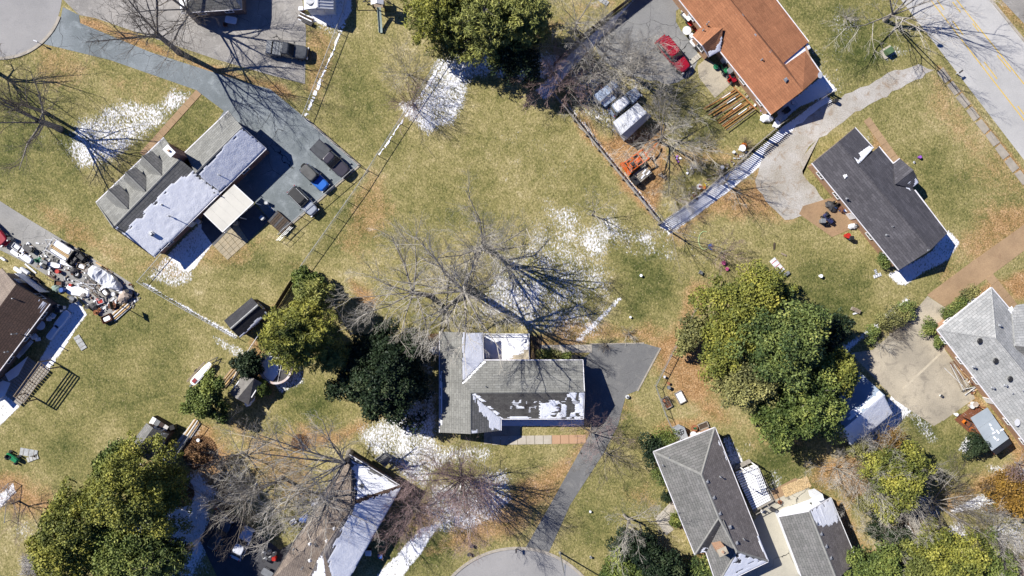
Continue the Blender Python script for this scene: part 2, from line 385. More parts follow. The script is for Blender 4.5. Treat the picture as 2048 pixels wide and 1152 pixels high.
SNOWZ = [  # (density, soft edge px, polygon in photo pixels on the ground)
 (.66, 26, [(120,262),(150,225),(215,205),(290,210),(345,178),(378,190),(320,250),(280,300),(220,335),(150,350),(112,310)]),
 (.3, 30, [(60,150),(120,140),(150,230),(110,330),(60,300)]),
 (.86, 3, [(332,512),(352,490),(412,432),(440,470),(388,540),(366,545)]),
 (.62, 10, [(277,566),(330,512),(384,540),(385,560),(350,575),(300,562)]),
 (.9, 4, [(590,45),(700,-20),(705,20),(680,60),(630,45)]), (.5, 12, [(630,50),(690,40),(680,80),(650,70)]),
 (.5, 4, [(680,48),(692,50),(618,236),(605,236)]),
 (.72, 16, [(868,106),(960,92),(1000,110),(985,150),(950,165),(930,205),(905,250),(860,272),(825,245),(788,205),(838,190)]),
 (.68, 20, [(950,90),(1070,92),(1140,110),(1150,150),(1060,170),(990,165)]),
 (.45, 5, [(850,270),(856,273),(800,370),(793,366)]),
 (.35, 6, [(750,305),(762,312),(612,536),(602,532)]),
 (.68, 30, [(1165,425),(1240,430),(1310,465),(1318,505),(1240,500),(1190,535),(1178,590),(1160,500)]),
 (.55, 50, [(1070,370),(1180,395),(1220,470),(1235,560),(1190,690),(1060,665),(985,600),(960,540),(1050,470)]),
 (.66, 30, [(985,540),(1080,555),(1140,600),(1060,650),(950,640),(960,580)]), (.7, 3, [(1240,592),(1246,596),(1160,685),(1150,680)]),
 (.3, 60, [(960,250),(1080,200),(1180,300),(1260,420),(1180,450),(1060,420),(940,330)]),
 (.69, 30, [(842,690),(882,730),(882,872),(960,878),(1000,895),(985,915),(880,950),(850,1005),(790,950),(705,890),(715,850),(770,820),(830,790)]),
 (.66, 30, [(850,960),(1010,940),(1030,1000),(960,1070),(870,1080),(830,1020)]), (.35, 40, [(1000,940),(1080,930),(1120,1010),(1060,1050)]),
 (.82, 4, [(838,1055),(890,1040),(800,1165),(742,1165)]),
 (.9, 34, [(300,975),(400,955),(440,1010),(425,1080),(400,1165),(300,1165),(262,1070)]), (.45, 25, [(420,920),(520,930),(560,1000),(480,1050),(420,1000)]),
 (1.0, 2, [(1000,838),(1168,838),(1168,853),(1040,854),(1040,878),(984,878),(984,852)]),
 (1.0, 3, [(1552,222),(1648,150),(1674,180),(1600,215),(1560,250)]), (1.0, 2, [(1317,451),(1386,399),(1433,360),(1487,325),(1534,283),(1560,256),(1652,190),(1666,203),(1592,262),(1566,292),(1500,350),(1420,412),(1342,466)]),
 (.5, 10, [(1300,455),(1345,462),(1350,520),(1330,520)]), (.38, 30, [(1350,450),(1500,455),(1500,530),(1400,540),(1350,510)]),
 (.42, 14, [(1590,70),(1650,90),(1690,190),(1660,200),(1610,110)]), (.42, 24, [(1650,0),(1715,0),(1720,80),(1660,85)]),
 (.55, 12, [(1790,90),(1820,100),(1770,135),(1750,120)]), (.3, 20, [(1620,10),(1700,100),(1700,180),(1670,160)]),
 (.85, 5, [(1772,550),(1862,500),(1897,462),(1920,484),(1900,520),(1800,572)]), (.9, 5, [(1786,545),(1858,533),(1850,545),(1810,572),(1790,565)]),
 (.34, 40, [(1630,610),(1720,640),(1720,740),(1670,720),(1630,680)]), (.3, 40, [(1850,170),(1960,290),(1900,330),(1800,200)]),
 (.3, 40, [(1740,380),(1800,380),(1960,430),(1960,470),(1860,420)]), (.5, 8, [(1735,262),(1755,265),(1745,282),(1732,278)]),
 (.78, 8, [(1815,588),(1826,604),(1700,706),(1680,712),(1685,690)]),
 (.75, 6, [(1790,780),(1840,800),(1770,892),(1690,892)]), (.55, 10, [(1795,780),(1880,880),(1860,890),(1800,820)]), (.6, 8, [(1850,840),(1895,815),(1900,822),(1860,850)]),
 (.7, 6, [(1440,875),(1462,868),(1495,935),(1465,945)]), (.38, 22, [(1420,840),(1500,850),(1530,940),(1480,900)]),
 (.55, 8, [(1540,930),(1565,950),(1565,1000),(1540,985)]),
 (.88, 3, [(50,770),(150,590),(175,628),(92,752),(0,856),(-20,800)]),
 (.7, 14, [(1960,925),(2060,930),(2060,975),(1980,950)]), (.62, 40, [(1960,1010),(2060,1020),(2060,1120),(1960,1100)]), (.8, 5, [(1895,1020),(1965,985),(2000,1000),(1980,1012),(1905,1030)]),
 (.7, 25, [(1880,1040),(1930,1030),(1960,1130),(1900,1152)]), (.8, 10, [(1930,870),(1955,880),(1930,912),(1915,900)]),
 (.6, 6, [(425,668),(500,700),(480,720),(430,690)]), (.7, 8, [(535,745),(600,720),(615,770),(560,790)]),
 (.65, 10, [(250,915),(300,925),(420,1000),(400,1020)]), (.7, 12, [(370,860),(410,850),(350,930),(310,930)]),
  (.95, 5, [(1285,-20),(1310,-20),(1190,85),(1120,170),(1090,200),(1070,180),(1150,110)]), (.55, 16, [(1120,120),(1240,150),(1260,230),(1290,250),(1230,280),(1150,220)]), (.5, 20, [(1260,150),(1350,170),(1330,200),(1260,190)]),
 (.62, 4, [(1112,188),(1128,194),(1330,440),(1316,446)]), (1.0, 4, [(1272,-5),(1308,-14),(1215,62),(1130,152),(1104,138)]), (.5, 14, [(1260,290),(1310,285),(1330,320),(1270,350)]), (.4, 20, [(1370,160),(1430,130),(1470,200),(1400,200)]),
 (.8, 4, [(-30,1010),(28,960),(34,985),(-30,1050)]), (.45, 25, [(20,1040),(90,1030),(80,1090),(30,1090)]), (.6, 12, [(1800,1000),(1860,980),(1900,1020),(1850,1080)]),
 (.75, 3, [(277,566),(285,560),(478,672),(472,680)]), (.6, 10, [(450,990),(475,1000),(440,1060),(430,1040)]), (.4, 12, [(740,210),(780,220),(770,245),(740,240)]),
 (.4, 60, [(1080,560),(1230,590),(1180,680),(1070,660)]), (.33, 16, [(350,100),(380,110),(440,145),(400,150)]), (.8, 3, [(590,318),(605,318),(640,352),(625,352)]),
]
BROWNZ = [
 (.85, 14, [(155,35),(190,38),(420,130),(560,165),(600,190),(590,205),(500,170),(300,105),(160,55)]),
 (.55, 26, [(610,50),(690,55),(640,200),(600,190),(600,60)]), (.5, 40, [(70,80),(200,130),(150,190),(60,160)]),
 (.45, 60, [(200,150),(390,190),(380,200),(230,170)]), (.5, 25, [(310,500),(520,460),(560,480),(480,530),(330,560),(250,540)]), (.55, 25, [(60,400),(260,490),(250,550),(150,490)]),
 (.95, 20, [(1120,200),(1200,270),(1330,250),(1330,330),(1310,440),(1250,390),(1160,260)]), (.6, 40, [(1330,330),(1490,330),(1500,290),(1340,300)]),
 (.75, 30, [(1330,450),(1500,330),(1560,400),(1560,450),(1440,440),(1360,480)]), (.9, 20, [(1500,330),(1560,330),(1610,420),(1570,440),(1490,400)]),
 (.7, 25, [(1380,560),(1420,560),(1400,660),(1350,720),(1330,690)]), (.95, 40, [(1300,690),(1420,640),(1420,790),(1500,860),(1440,860),(1340,800)]), (.6, 50, [(1330,760),(1500,840),(1640,880),(1600,900),(1400,850)]),
 (.6, 30, [(1150,740),(1270,790),(1300,830),(1210,850),(1180,900),(1090,1060),(1020,1080),(1150,880)]), (.75, 30, [(960,990),(1170,900),(1060,1070),(960,1090),(860,1110)]),
 (1.0, 26, [(1630,1000),(1690,990),(1760,1152),(1720,1152)]), (.9, 50, [(1640,900),(1750,900),(1780,1000),(1700,1020),(1640,980)]), (.9, 30, [(1880,1000),(2060,890),(2060,940),(1900,1030)]),
 (.75, 50, [(1960,430),(2060,400),(2060,480),(1990,520),(1900,540)]), (.5, 50, [(1870,150),(2060,370),(2060,420),(1960,360),(1840,220)]),
 (.95, 8, [(1870,128),(1890,140),(2060,355),(2060,390),(1990,290)]), (.6, 14, [(1985,0),(2060,0),(2060,90)]),
 (.8, 16, [(1560,280),(1640,230),(1680,215),(1650,260),(1600,310)]), (.75, 12, [(1735,240),(1820,345),(1800,350),(1745,295)]),
 (.9, 10, [(1860,660),(1850,640),(1985,560),(2000,570),(1900,640)]), (.95, 15, [(1985,560),(2060,540),(2060,600),(2030,600)]), (.75, 8, [(1925,790),(2040,930),(2060,910),(1950,780)]),
 (.9, 40, [(-20,930),(60,950),(110,1010),(60,1040),(-20,1000)]), (.9, 26, [(350,870),(420,850),(480,900),(440,960),(380,930)]), (.9, 20, [(290,930),(440,930),(460,1000),(380,980)]),
 (.75, 20, [(500,670),(560,700),(540,800),(500,760)]), (.6, 16, [(530,610),(600,600),(560,650),(520,650)]), (.85, 22, [(600,850),(640,860),(760,830),(740,850),(690,900),(600,900)]),
 (.6, 60, [(460,840),(620,860),(640,1010),(500,1000)]), (.7, 22, [(930,830),(880,830),(1130,640),(1340,660),(1200,690)]), (.7, 22, [(1120,660),(1300,650),(1330,690),(1160,690)]),
 (.75, 30, [(840,1000),(900,1020),(860,1060),(800,1060)]), (.7, 30, [(1040,90),(1200,20),(1240,0),(1150,0),(1080,60)]), (.5, 14, [(560,520),(610,520),(640,560),(620,570)]),
 (.55, 30, [(740,330),(790,420),(720,520),(680,500)]), (.5, 40, [(640,640),(720,650),(700,690)]), (.7, 16, [(1300,850),(1400,830),(1440,860),(1310,905)]), (.8, 12, [(1375,1040),(1420,1080),(1430,1152),(1400,1152)]),
 (.5, 20, [(1215,980),(1300,960),(1340,1050)]), (.5, 20, [(1690,395),(1630,330),(1610,300),(1625,330)]), (.9, 16, [(700,560),(760,600),(730,640)]) ,
]
GREENZ = [
 (1.0, 26, [(1235,500),(1320,500),(1340,590),(1280,640),(1220,600)]), (.85, 60, [(1600,500),(1740,520),(1760,640),(1680,700),(1560,600)]), (.95, 60, [(1590,0),(1800,0),(1780,110),(1690,180)]),
 (.8, 60, [(1740,250),(1860,300),(1960,440),(1900,450),(1800,330)]), (.5, 60, [(640,130),(760,110),(780,300),(700,330)]), (.7, 40, [(370,190),(430,180),(460,220),(380,290),(300,300)]),
 (.85, 70, [(-20,180),(120,190),(150,330),(200,450),(100,420),(-20,330)]), (.7, 50, [(500,560),(420,520),(520,500),(580,540)]), (.5, 90, [(200,600),(420,700),(400,860),(200,860),(100,760)]),
 (.9, 40, [(560,760),(690,820),(640,870),(560,830)]), (.7, 90, [(-20,860),(200,850),(250,950),(100,960)]), (.9, 40, [(760,1080),(900,1060),(940,1110),(760,1152)]), (.6, 60, [(1180,930),(1290,920),(1320,1020),(1160,1100)]),
 (.85, 50, [(1440,880),(1600,880),(1620,960),(1560,1000)]), (.85, 60, [(1800,820),(1900,830),(1960,930),(1900,990),(1840,900)]), (.6, 60, [(850,420),(980,400),(900,480),(800,520)]), (.4, 60, [(640,350),(800,380),(760,480),(660,480)]),
 (.7, 30, [(1900,800),(1940,790),(1950,830)]), (.6, 40, [(1390,210),(1500,230),(1490,290),(1380,290)]), (.5, 60, [(1100,560),(1210,560),(1230,640),(1120,650)]), (.6, 30, [(1250,820),(1290,860),(1230,870)]),
]
def make_ground():
    fx = np.arange(-76, 76.01, .3); fy = np.arange(-45, 45.01, .3)
    ox = np.array([-1500, -700, -350, -200, -140, -105, -88, -80]); oy = np.array([-1500, -700, -350, -200, -120, -80, -60, -50])
    xs = np.concatenate([ox, fx, -ox[::-1]]); ys = np.concatenate([oy, fy, -oy[::-1]])
    X, Y = np.meshgrid(xs, ys); px = X*S+1024; py = -Y*S+576
    def paint(Z, sd):
        A = np.zeros(X.shape); fl = 0
        for d, soft, poly in Z:
            bx0 = min(p[0] for p in poly)-soft*2; bx1 = max(p[0] for p in poly)+soft*2; by0 = min(p[1] for p in poly)-soft*2; by1 = max(p[1] for p in poly)+soft*2
            m = (px > bx0) & (px < bx1) & (py > by0) & (py < by1)
            if not m.any(): continue
            q = sdist(px[m], py[m], poly)+(vnoise(X[m], Y[m], .35, sd)-.5)*soft*1.1
            w = np.clip(q/soft*.5+.5, 0, 1); w = w*w*(3-2*w)
            A[m] = np.maximum(A[m], w*d)
        return A
    sn = paint(SNOWZ, 1); br = paint(BROWNZ, 2); gr = paint(GREENZ, 3)
    sp = np.clip(vnoise(X, Y, .06, 8)-.5, 0, 1)*.55           # faint sprinkle of flakes here and there
    sn = np.maximum(sn, np.where((abs(X) < 75) & (px > 850), sp, sp*.35))
    far = (abs(X) > 76) | (abs(Y) > 45); sn[far] = .1; gr[far] = .35; br[far] = .3
    C = np.stack([sn, br, gr, np.ones_like(sn)], -1).reshape(-1, 4)
    Z = np.zeros(X.shape); V = np.stack([X, Y, Z], -1).reshape(-1, 3); nx = len(xs); ny = len(ys)
    i = np.arange(nx-1); j = np.arange(ny-1); I, J = np.meshgrid(i, j); a = (J*nx+I).ravel()
    F = np.stack([a, a+1, a+nx+1, a+nx], -1)
    o = np_mesh('ground', V, F, ground_mat(), attr={'paint': C}, kind='structure'); return o
make_ground()

# ------------------------------------------------------------ paved sheets
ZL = {}
def pave(name, poly, mat, lvl=1, label=None):
    mb = MB(); z = .012*lvl
    mb.slab([P(x, y, 0)+Vector((0, 0, z)) for x, y in poly], .03)
    o = mb.build(name, mat, kind='structure', label=label); return o
def arc(cx, cy, r, a0, a1, n=24):
    return [(cx+r*math.cos(math.radians(a0+(a1-a0)*i/n)), cy+r*math.sin(math.radians(a0+(a1-a0)*i/n))) for i in range(n+1)]
def dens(poly, amp, seed, step=14):
    """break a polygon's straight edges up so that the edge wanders"""
    r = random.Random(seed); out = []
    for i, a in enumerate(poly):
        b = poly[(i+1) % len(poly)]; L = math.dist(a, b); k = max(1, int(L/step))
        for j in range(k):
            t = j/k; w = 0 if j == 0 else amp
            out.append((a[0]+(b[0]-a[0])*t+r.uniform(-w, w), a[1]+(b[1]-a[1])*t+r.uniform(-w, w)))
    return out
pave('cul_de_sac', arc(0, -10, 124, 0, 360, 60)[:-1], p_cul, 1, 'round turning circle of pale asphalt in the top left corner')
pave('cul_de_sac', arc(1035, 1275, 176, 0, 360, 80)[:-1], p_cul, 1, 'round turning circle of pale asphalt at the bottom edge')
for c, r, a0, a1, lb in (((0, -10), 127, 20, 100, 'kerb round the top left turning circle'), ((1035, 1275), 179, 180, 318, 'kerb round the bottom turning circle')):
    A = P(*c); mb = MB(); mb.ring((A.x, A.y), r/S, .38, -.02, .10, 50, -math.radians(a1), -math.radians(a0)); mb.build('kerb', p_kerb, kind='structure', label=lb)
pave('driveway', [(126,14),(158,30),(160,46),(300,104),(500,168),(540,178),(612,237),(719,331),(571,458),(540,440),(509,402),(440,372),(390,308),(448,222),(392,180),(220,120),(88,88),(110,62),(121,40)], p_driveA, 2, 'blue grey asphalt driveway with cracks, beside the long gabled house')
pave('driveway', [(127,0),(340,-40),(600,-40),(612,60),(610,168),(540,150),(430,118),(190,36),(158,30)], p_driveC, 1, 'pale concrete driveway with the pickup, top left')
pave('driveway', [(-20,400),(0,402),(60,440),(140,488),(262,566),(278,600),(222,645),(190,624),(140,580),(60,530),(0,500),(-20,470)], paving('driveway_grey_light', (.33, .32, .295), (.24, .235, .22), (.15, .15, .14), crack=.006, spots=.5, grain=.2), 2, 'grey driveway cluttered with junk')
pave('driveway', dens([(1305,-40),(1420,-40),(1366,12),(1352,22),(1352,44),(1374,75),(1396,108),(1386,150),(1340,168),(1255,150),(1205,118),(1190,92)], 3, 3), p_driveE, 1, 'old grey driveway under the red car')
pave('driveway', [(1167,716),(1183,704),(1183,689),(1288,687),(1321,696),(1277,780),(1252,790),(1236,850),(1208,905),(1140,1010),(1096,1108),(1052,1094),(1100,1010),(1150,920),(1178,870),(1182,850),(1168,836)], p_driveH, 2, 'dark asphalt driveway of the middle house')
pave('driveway', dens([(1838,128),(1868,140),(1800,178),(1700,232),(1640,275),(1600,320),(1606,350),(1640,392),(1650,402),(1605,430),(1570,440),(1530,400),(1510,360),(1530,300),(1570,270),(1640,215),(1720,175),(1790,140)], 4, 5), p_gravel, 1, 'gravel drive between the two right hand houses')
pave('path', [(1640,272),(1600,320),(1606,350),(1640,392),(1612,432),(1560,430)], p_gravel, 2, 'gravel turning patch by the charcoal roof house')
pave('driveway', [(1855,592),(1815,640),(1745,700),(1702,706),(1790,800),(1868,852),(1950,797),(1935,760),(1890,700),(1880,660),(1890,615)], p_conc, 1, 'broad stained concrete apron beside the light grey house')
pave('driveway', [(2070,430),(2070,485),(1972,558),(1889,614),(1854,590),(1948,520),(2040,455)], p_brownc, 2, 'brown concrete driveway on the right')
pave('driveway', [(1537,1010),(1560,1030),(1606,1165),(1440,1165),(1530,1120),(1500,1050)], p_concI, 1, 'concrete drive between the hip roof house and its garage')
pave('patio', [(1558,1022),(1600,1005),(1640,996),(1600,960),(1520,1000),(1530,1022)], p_concI, 2)
for q, (a, mt) in enumerate((([(1527,1010),(1622,966),(1590,956),(1560,972),(1520,995)], p_patio),)): pave('gravel_bed', a, mt, 3)
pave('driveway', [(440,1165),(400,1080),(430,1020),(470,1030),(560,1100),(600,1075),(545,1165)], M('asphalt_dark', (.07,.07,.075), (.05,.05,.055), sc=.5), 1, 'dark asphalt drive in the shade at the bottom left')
pave('patio', [(1690,387),(1606,412),(1598,428),(1664,474),(1702,458),(1716,440)], p_patio, 3, 'orange stained patio behind the charcoal roof house')
pave('patio', [(1395,132),(1412,117),(1450,140),(1462,168),(1430,196),(1398,155)], p_conc, 2, 'tan patio by the orange roof house')
pave('driveway', [(680,700),(690,700),(690,700)], p_conc, 1) if False else None
# main road with kerb, sidewalk and lines
def off(a, b, d):
    L = math.dist(a, b); nx, ny = -(b[1]-a[1])/L, (b[0]-a[0])/L
    return (a[0]+nx*d, a[1]+ny*d), (b[0]+nx*d, b[1]+ny*d)
RA, RB = (1802-62, -80), (2048+246, 640)                 # left edge of the road (photo pixels)
rl = ((1740,-80), (1802,0), (1870,88), (2048,320), (2200,518)); rr = ((1916,-80), (1981,0), (2048,82), (2200,270), (2400,518))
pave('road', [(1740,-80),(1802,0),(1870,88),(2048,320),(2200,518),(2400,518),(2200,270),(2048,82),(1981,0),(1916,-80)], p_road, 2, 'asphalt road with double yellow lines, top right')
def strip(name, pts, w, z0, z1, mat, lbl=None, parent=None, kind='structure'):
    mb = MB()
    for i in range(len(pts)-1):
        a = P(*pts[i]); b = P(*pts[i+1]); d = (b-a).normalized(); n = Vector((-d.y, d.x, 0))*w/2
        mb.prism([a-n, b-n, b+n, a+n], z0, z1)
    return mb.build(name, mat, parent, label=lbl, kind=kind)
strip('kerb', [(1981,0),(2048,82),(2200,270)], .3, 0, .12, p_kerb, 'kerb along the far side of the road')
for lab, a, b, w in (('solid yellow line nearest the left edge', (1861-20,-26), (2200,437), .14), ('solid yellow line nearest the far edge', (1913-20,-25), (2200,358), .14)):
    strip('road_line', [a, b], w, .026, .032, m_yellow, lab)
for k, (a, b) in enumerate((((1873,3),(1887,22)), ((1904,44),(1925,72)), ((1967,126),(1993,160)), ((2034,214),(2060,248)))):
    o = strip('road_line', [(a[0]+1,a[1]-2),(b[0]+1,b[1]-2)], .14, .026, .032, m_yellow, 'dash beside the left yellow line', kind='structure')
for k, (a, b) in enumerate((((1906,3),(1922,24)), ((1995,110),(2022,142)), ((1946,46),(1958,62)))):
    strip('road_line', [(a[0]-1,a[1]+1),(b[0]-1,b[1]+1)], .14, .026, .032, m_yellow, 'dash beside the right yellow line')
def slabs(name, label, a, b, w, n, mat, gap=.06, z=.05, cat=None, jit=.0, mats=None):
    root = bpy.data.objects.new(name, None); COL.objects.link(root); A = P(*a); B = P(*b); root.location = A
    tag(root, label, kind='structure'); d = (B-A); L = d.length; d.normalize(); nn = Vector((-d.y, d.x, 0)); r = random.Random(int(a[0]))
    for i in range(n):
        s0 = L*i/n+gap/2; s1 = L*(i+1)/n-gap/2; hw = w/2
        mb = MB(); q = [A+d*s0-nn*hw, A+d*s1-nn*hw, A+d*s1+nn*hw, A+d*s0+nn*hw]
        if jit: q = [v+Vector((r.uniform(-jit, jit), r.uniform(-jit, jit), 0)) for v in q]
        mb.prism(q, -.02, z+r.uniform(0, .012)); mb.build('slab', (mats[i] if mats else mat), root, world=True)
    return root
p_walk = M('old_sidewalk', (.36, .32, .26), (.27, .245, .2), sc=1)
slabs('sidewalk', 'narrow sidewalk of long worn slabs beside the road', (1878,138), (2110,444), 1.05, 12, p_walk, gap=.3, jit=.06)
pave('sidewalk', [(2003,0),(2030,-25),(2090,60),(2060,60)], p_driveC, 2, 'paved strip beyond the road in the top right corner')
slabs('front_walk', 'concrete walk leading to the front of the middle house', (984,881), (1172,878), 1.2, 11, p_slab, mats=[p_slab]*7+[p_slabO]*4)
slabs('side_walk', 'concrete walk behind the middle house', (1078,698), (1184,697), 1.1, 4, p_slab)
slabs('garden_path', 'brown concrete path through the front lawn of the gabled house', (398,184), (285,310), .95, 9, p_brownc, gap=.03)
slabs('garden_path', 'brown mulch coloured path along the charcoal roof house', (1733,238), (1804,338), 1.0, 8, p_brownc, gap=.03)
slabs('garden_path', 'brown concrete path to the light grey house', (1978,552), (2034,622), 1.2, 5, p_brownc, gap=.03)
slabs('garden_path', 'pale stone path left of the hip roof house', (1352,1010), (1318,1045), 1.6, 2, p_slab); slabs('garden_path', 'short pale stone path crossing towards the hip roof door', (1318,1035), (1340,1065), 1.3, 2, p_slab)
strip('driveway_edging', [(1180,688),(1288,686)], .15, 0, .05, p_kerb, 'top edging of the middle driveway'); strip('driveway_edging', [(1321,696),(1275,782)], .2, 0, .06, p_kerb, 'pale edging of the middle driveway, right')
strip('driveway_edging', [(612,237),(720,331),(571,459)], .22, -.01, .09, p_kerb, 'pale edging round the parking apron')
strip('driveway_edging', [(1826,705),(1790,800)], .01, 0, .01, p_kerb, 'edging') if False else None
def snow_line(pts, label, seed, w=.3):
    r = random.Random(seed); mb = MB()
    for i in range(len(pts)-1):
        a = P(*pts[i]); b = P(*pts[i+1]); L = (b-a).length; d = (b-a)/L; n = Vector((-d.y, d.x, 0)); k = int(L/.22); l0 = r.uniform(.3, .9)*w; r0 = r.uniform(.2, .6)*w
        for j in range(k):
            l1 = max(.02, min(w, l0+r.uniform(-.55, .55)*w)); r1 = max(.02, min(w*.8, r0+r.uniform(-.4, .4)*w)); p0 = a+d*L*j/k; p1 = a+d*L*(j+1)/k
            if r.random() > .16: mb.prism([p0-n*r0, p1-n*r1, p1+n*l1, p0+n*l0], .0, .03+.03*r.random())
            l0, r0 = l1, r1
    mb.build('snow_line', m_snow, kind='structure', label=label)
snow_line([(690,46),(650,140),(609,235)], 'line of snow under the fence, top left', 1, .3); snow_line([(888,118),(852,175),(805,240),(758,310)], 'line of snow under the fence, top middle', 2, .24)
strip('slab_joint', [(1826,708),(1780,756),(1868,850)], .01, 0, .01, p_conc) if False else None
# raised slab sections of the concrete apron
for k, poly in enumerate(([(1829,752),(1880,714),(1950,796),(1886,842)], [(1812,766),(1826,756),(1882,844),(1868,850),(1800,800)])):
    mb = MB(); mb.slab([P(x, y)+Vector((0, 0, .022+.004*k)) for x, y in poly], .02); mb.build('slab', p_conc, kind='structure', label=('square slab', 'narrow slab')[k]+' of the stained concrete apron')
mb = MB(); 
for a, b in (((1745,700),(1885,712)), ): pass
strip('slab_joint', [(1806,778),(1880,708)], .28, .01, .03, M('pale_joint', (.5,.44,.33), (.42,.37,.28)), 'pale joint line across the concrete apron')

# ------------------------------------------------------------ plants
def tubes_np(segs, n):
    """segs: array (N,8) p0 p1 r0 r1 -> tapered open tubes with n sides"""
    A = np.asarray(segs, dtype=np.float64); p0 = A[:, :3]; p1 = A[:, 3:6]; r0 = A[:, 6]; r1 = A[:, 7]
    d = p1-p0; d /= np.linalg.norm(d, axis=1)[:, None]+1e-9
    up = np.where(np.abs(d[:, 2:3]) < .9, np.array([[0, 0, 1.]]), np.array([[1., 0, 0]])); u = np.cross(d, up); u /= np.linalg.norm(u, axis=1)[:, None]+1e-9; v = np.cross(d, u)
    N = len(A); V = np.zeros((N, 2*n, 3))
    for i in range(n):
        t = 2*math.pi*i/n; w = u*math.cos(t)+v*math.sin(t); V[:, i] = p0+w*r0[:, None]; V[:, n+i] = p1+w*r1[:, None]
    base = (np.arange(N)*2*n)[:, None, None]; f = np.array([[(i+1) % n, i, n+i, n+(i+1) % n] for i in range(n)])
    return V.reshape(-1, 3), (base+f[None]).reshape(-1, 4)
def grow(rng, p, d, L, r, lvl, mx, out, nch, up=.12, wob=.16, spread=.75, tip=.25, start=.22, shrink=(.45, .75)):
    ns = max(2, int(3+L*.5)) if lvl < mx else 2
    pts = [p]; dirs = [d]
    for i in range(ns):
        d = (d+Vector((rng.gauss(0, wob), rng.gauss(0, wob), rng.gauss(0, wob*.7)+up))).normalized()
        q = p+d*(L/ns); a = r*(1-(1-tip)*i/ns); b = r*(1-(1-tip)*(i+1)/ns)
        out.append((*p, *q, a, b)); p = q; pts.append(p); dirs.append(d)
    if lvl >= mx: return
    k = nch[lvl] if isinstance(nch, (list, tuple)) else nch
    for c in range(k):
        t = start+(1-start)*(c+rng.random()*.9)/k; t = min(t, 1); f = t*ns; i = min(int(f), ns-1); q = pts[i].lerp(pts[i+1], f-i); dd = dirs[i+1]
        ax = dd.orthogonal().normalized(); ax.rotate(Matrix.Rotation(rng.uniform(0, 6.283), 3, dd))
        nd = (dd+ax*rng.uniform(spread*.6, spread*1.3)).normalized()
        cl = L*rng.uniform(*shrink)*(1.1-.5*t); cr = max(.006, r*(1-(1-tip)*t)*rng.uniform(.45, .68))
        grow(rng, q, nd, cl, cr, lvl+1, mx, out, nch, up, wob, spread, tip, start, shrink)
def bare_tree(px, py, h, label, seed, spread=1.0, trunk=.25, nl=7, nch=(0, 7, 6, 5), tw=m_twig, bark=m_bark, r=None, lean=(0, 0), limbs=None, name='bare_tree', group=None, cat='tree', el=(28, 70), rt=.0095, up=.06, mx=4):
    rng = random.Random(seed); base = P(px, py); root = thing(name, label, cat, base, group=group)
    r = r or h*.017; out = []; p = Vector((0, 0, -.1)); d = Vector((lean[0], lean[1], 1)).normalized(); th = h*trunk; n = 4; pts = [p]
    for i in range(n):
        d = (d+Vector((rng.gauss(0, .04), rng.gauss(0, .04), 0))).normalized(); q = p+d*(th+.1)/n
        out.append((*p, *q, r*(1.25 if i == 0 else 1.06-.07*i), r*(1.06-.07*(i+1)))); p = q; pts.append(p)
    V, F = tubes_np(out, 9); np_mesh('trunk', V, F, bark, root, smooth=True)
    Ls = limbs or []
    if not limbs:
        a0 = rng.uniform(0, 360)
        for i in range(nl): Ls.append((a0+360*i/nl+rng.uniform(-25, 25), rng.uniform(*el), (h-th)*rng.uniform(.75, 1.05)*spread, rng.uniform(.62, 1.0)))
        Ls.append((rng.uniform(0, 360), 80, (h-th)*.95, 1.0))
    tw_s = []
    for az, e, L, t in Ls:
        f = t*n; i = min(int(f), n-1); q = pts[i].lerp(pts[i+1], min(1, f-i)) if t < 1 else pts[-1]
        az = math.radians(az); e = math.radians(e); dd = Vector((math.cos(az)*math.cos(e), math.sin(az)*math.cos(e), math.sin(e)))
        o = []; grow(rng, q, dd, L, r*rng.uniform(.27, .44), 1, 1, o, nch, up, .15, tip=.22)
        V, F = tubes_np(o, 6); np_mesh('limb', V, F, bark, root, smooth=True)
        # side branches from the limb
        pl = [Vector(s[:3]) for s in o]+[Vector(o[-1][3:6])]; m = len(o)
        for c in range(nch[1]):
            tt = .15+.85*(c+rng.random())/nch[1]; f = min(tt, .999)*m; i = int(f); q2 = pl[i].lerp(pl[i+1], f-i); d2 = (pl[i+1]-pl[i]).normalized()
            ax = d2.orthogonal().normalized(); ax.rotate(Matrix.Rotation(rng.uniform(0, 6.283), 3, d2))
            grow(rng, q2, (d2+ax*rng.uniform(.5, 1.1)).normalized(), L*rng.uniform(.28, .55)*(1.15-.45*tt), max(rt, o[i][6]*rng.uniform(.35, .6)), 2, mx, tw_s, nch, up, .17, tip=.3)
    A = np.array(tw_s); A[:, 6:8] = np.maximum(A[:, 6:8], rt*.75)
    V, F = tubes_np(A, 3); np_mesh('branches', V, F, tw, root)
    return root
def leaves_np(C, tone, size, rs, up=.4, asp=.55):
    """one quad leaf per centre"""
    N = len(C); nrm = rs.randn(N, 3); nrm[:, 2] += up*2; nrm /= np.linalg.norm(nrm, axis=1)[:, None]
    a = rs.randn(N, 3); u = np.cross(nrm, a); u /= np.linalg.norm(u, axis=1)[:, None]; v = np.cross(nrm, u); s = size*(.6+.8*rs.rand(N))[:, None]
    V = np.stack([C-u*s, C-v*s*asp, C+u*s, C+v*s*asp], 1).reshape(-1, 3); F = np.arange(4*N).reshape(-1, 4)
    return V, F, np.repeat(tone, 4)
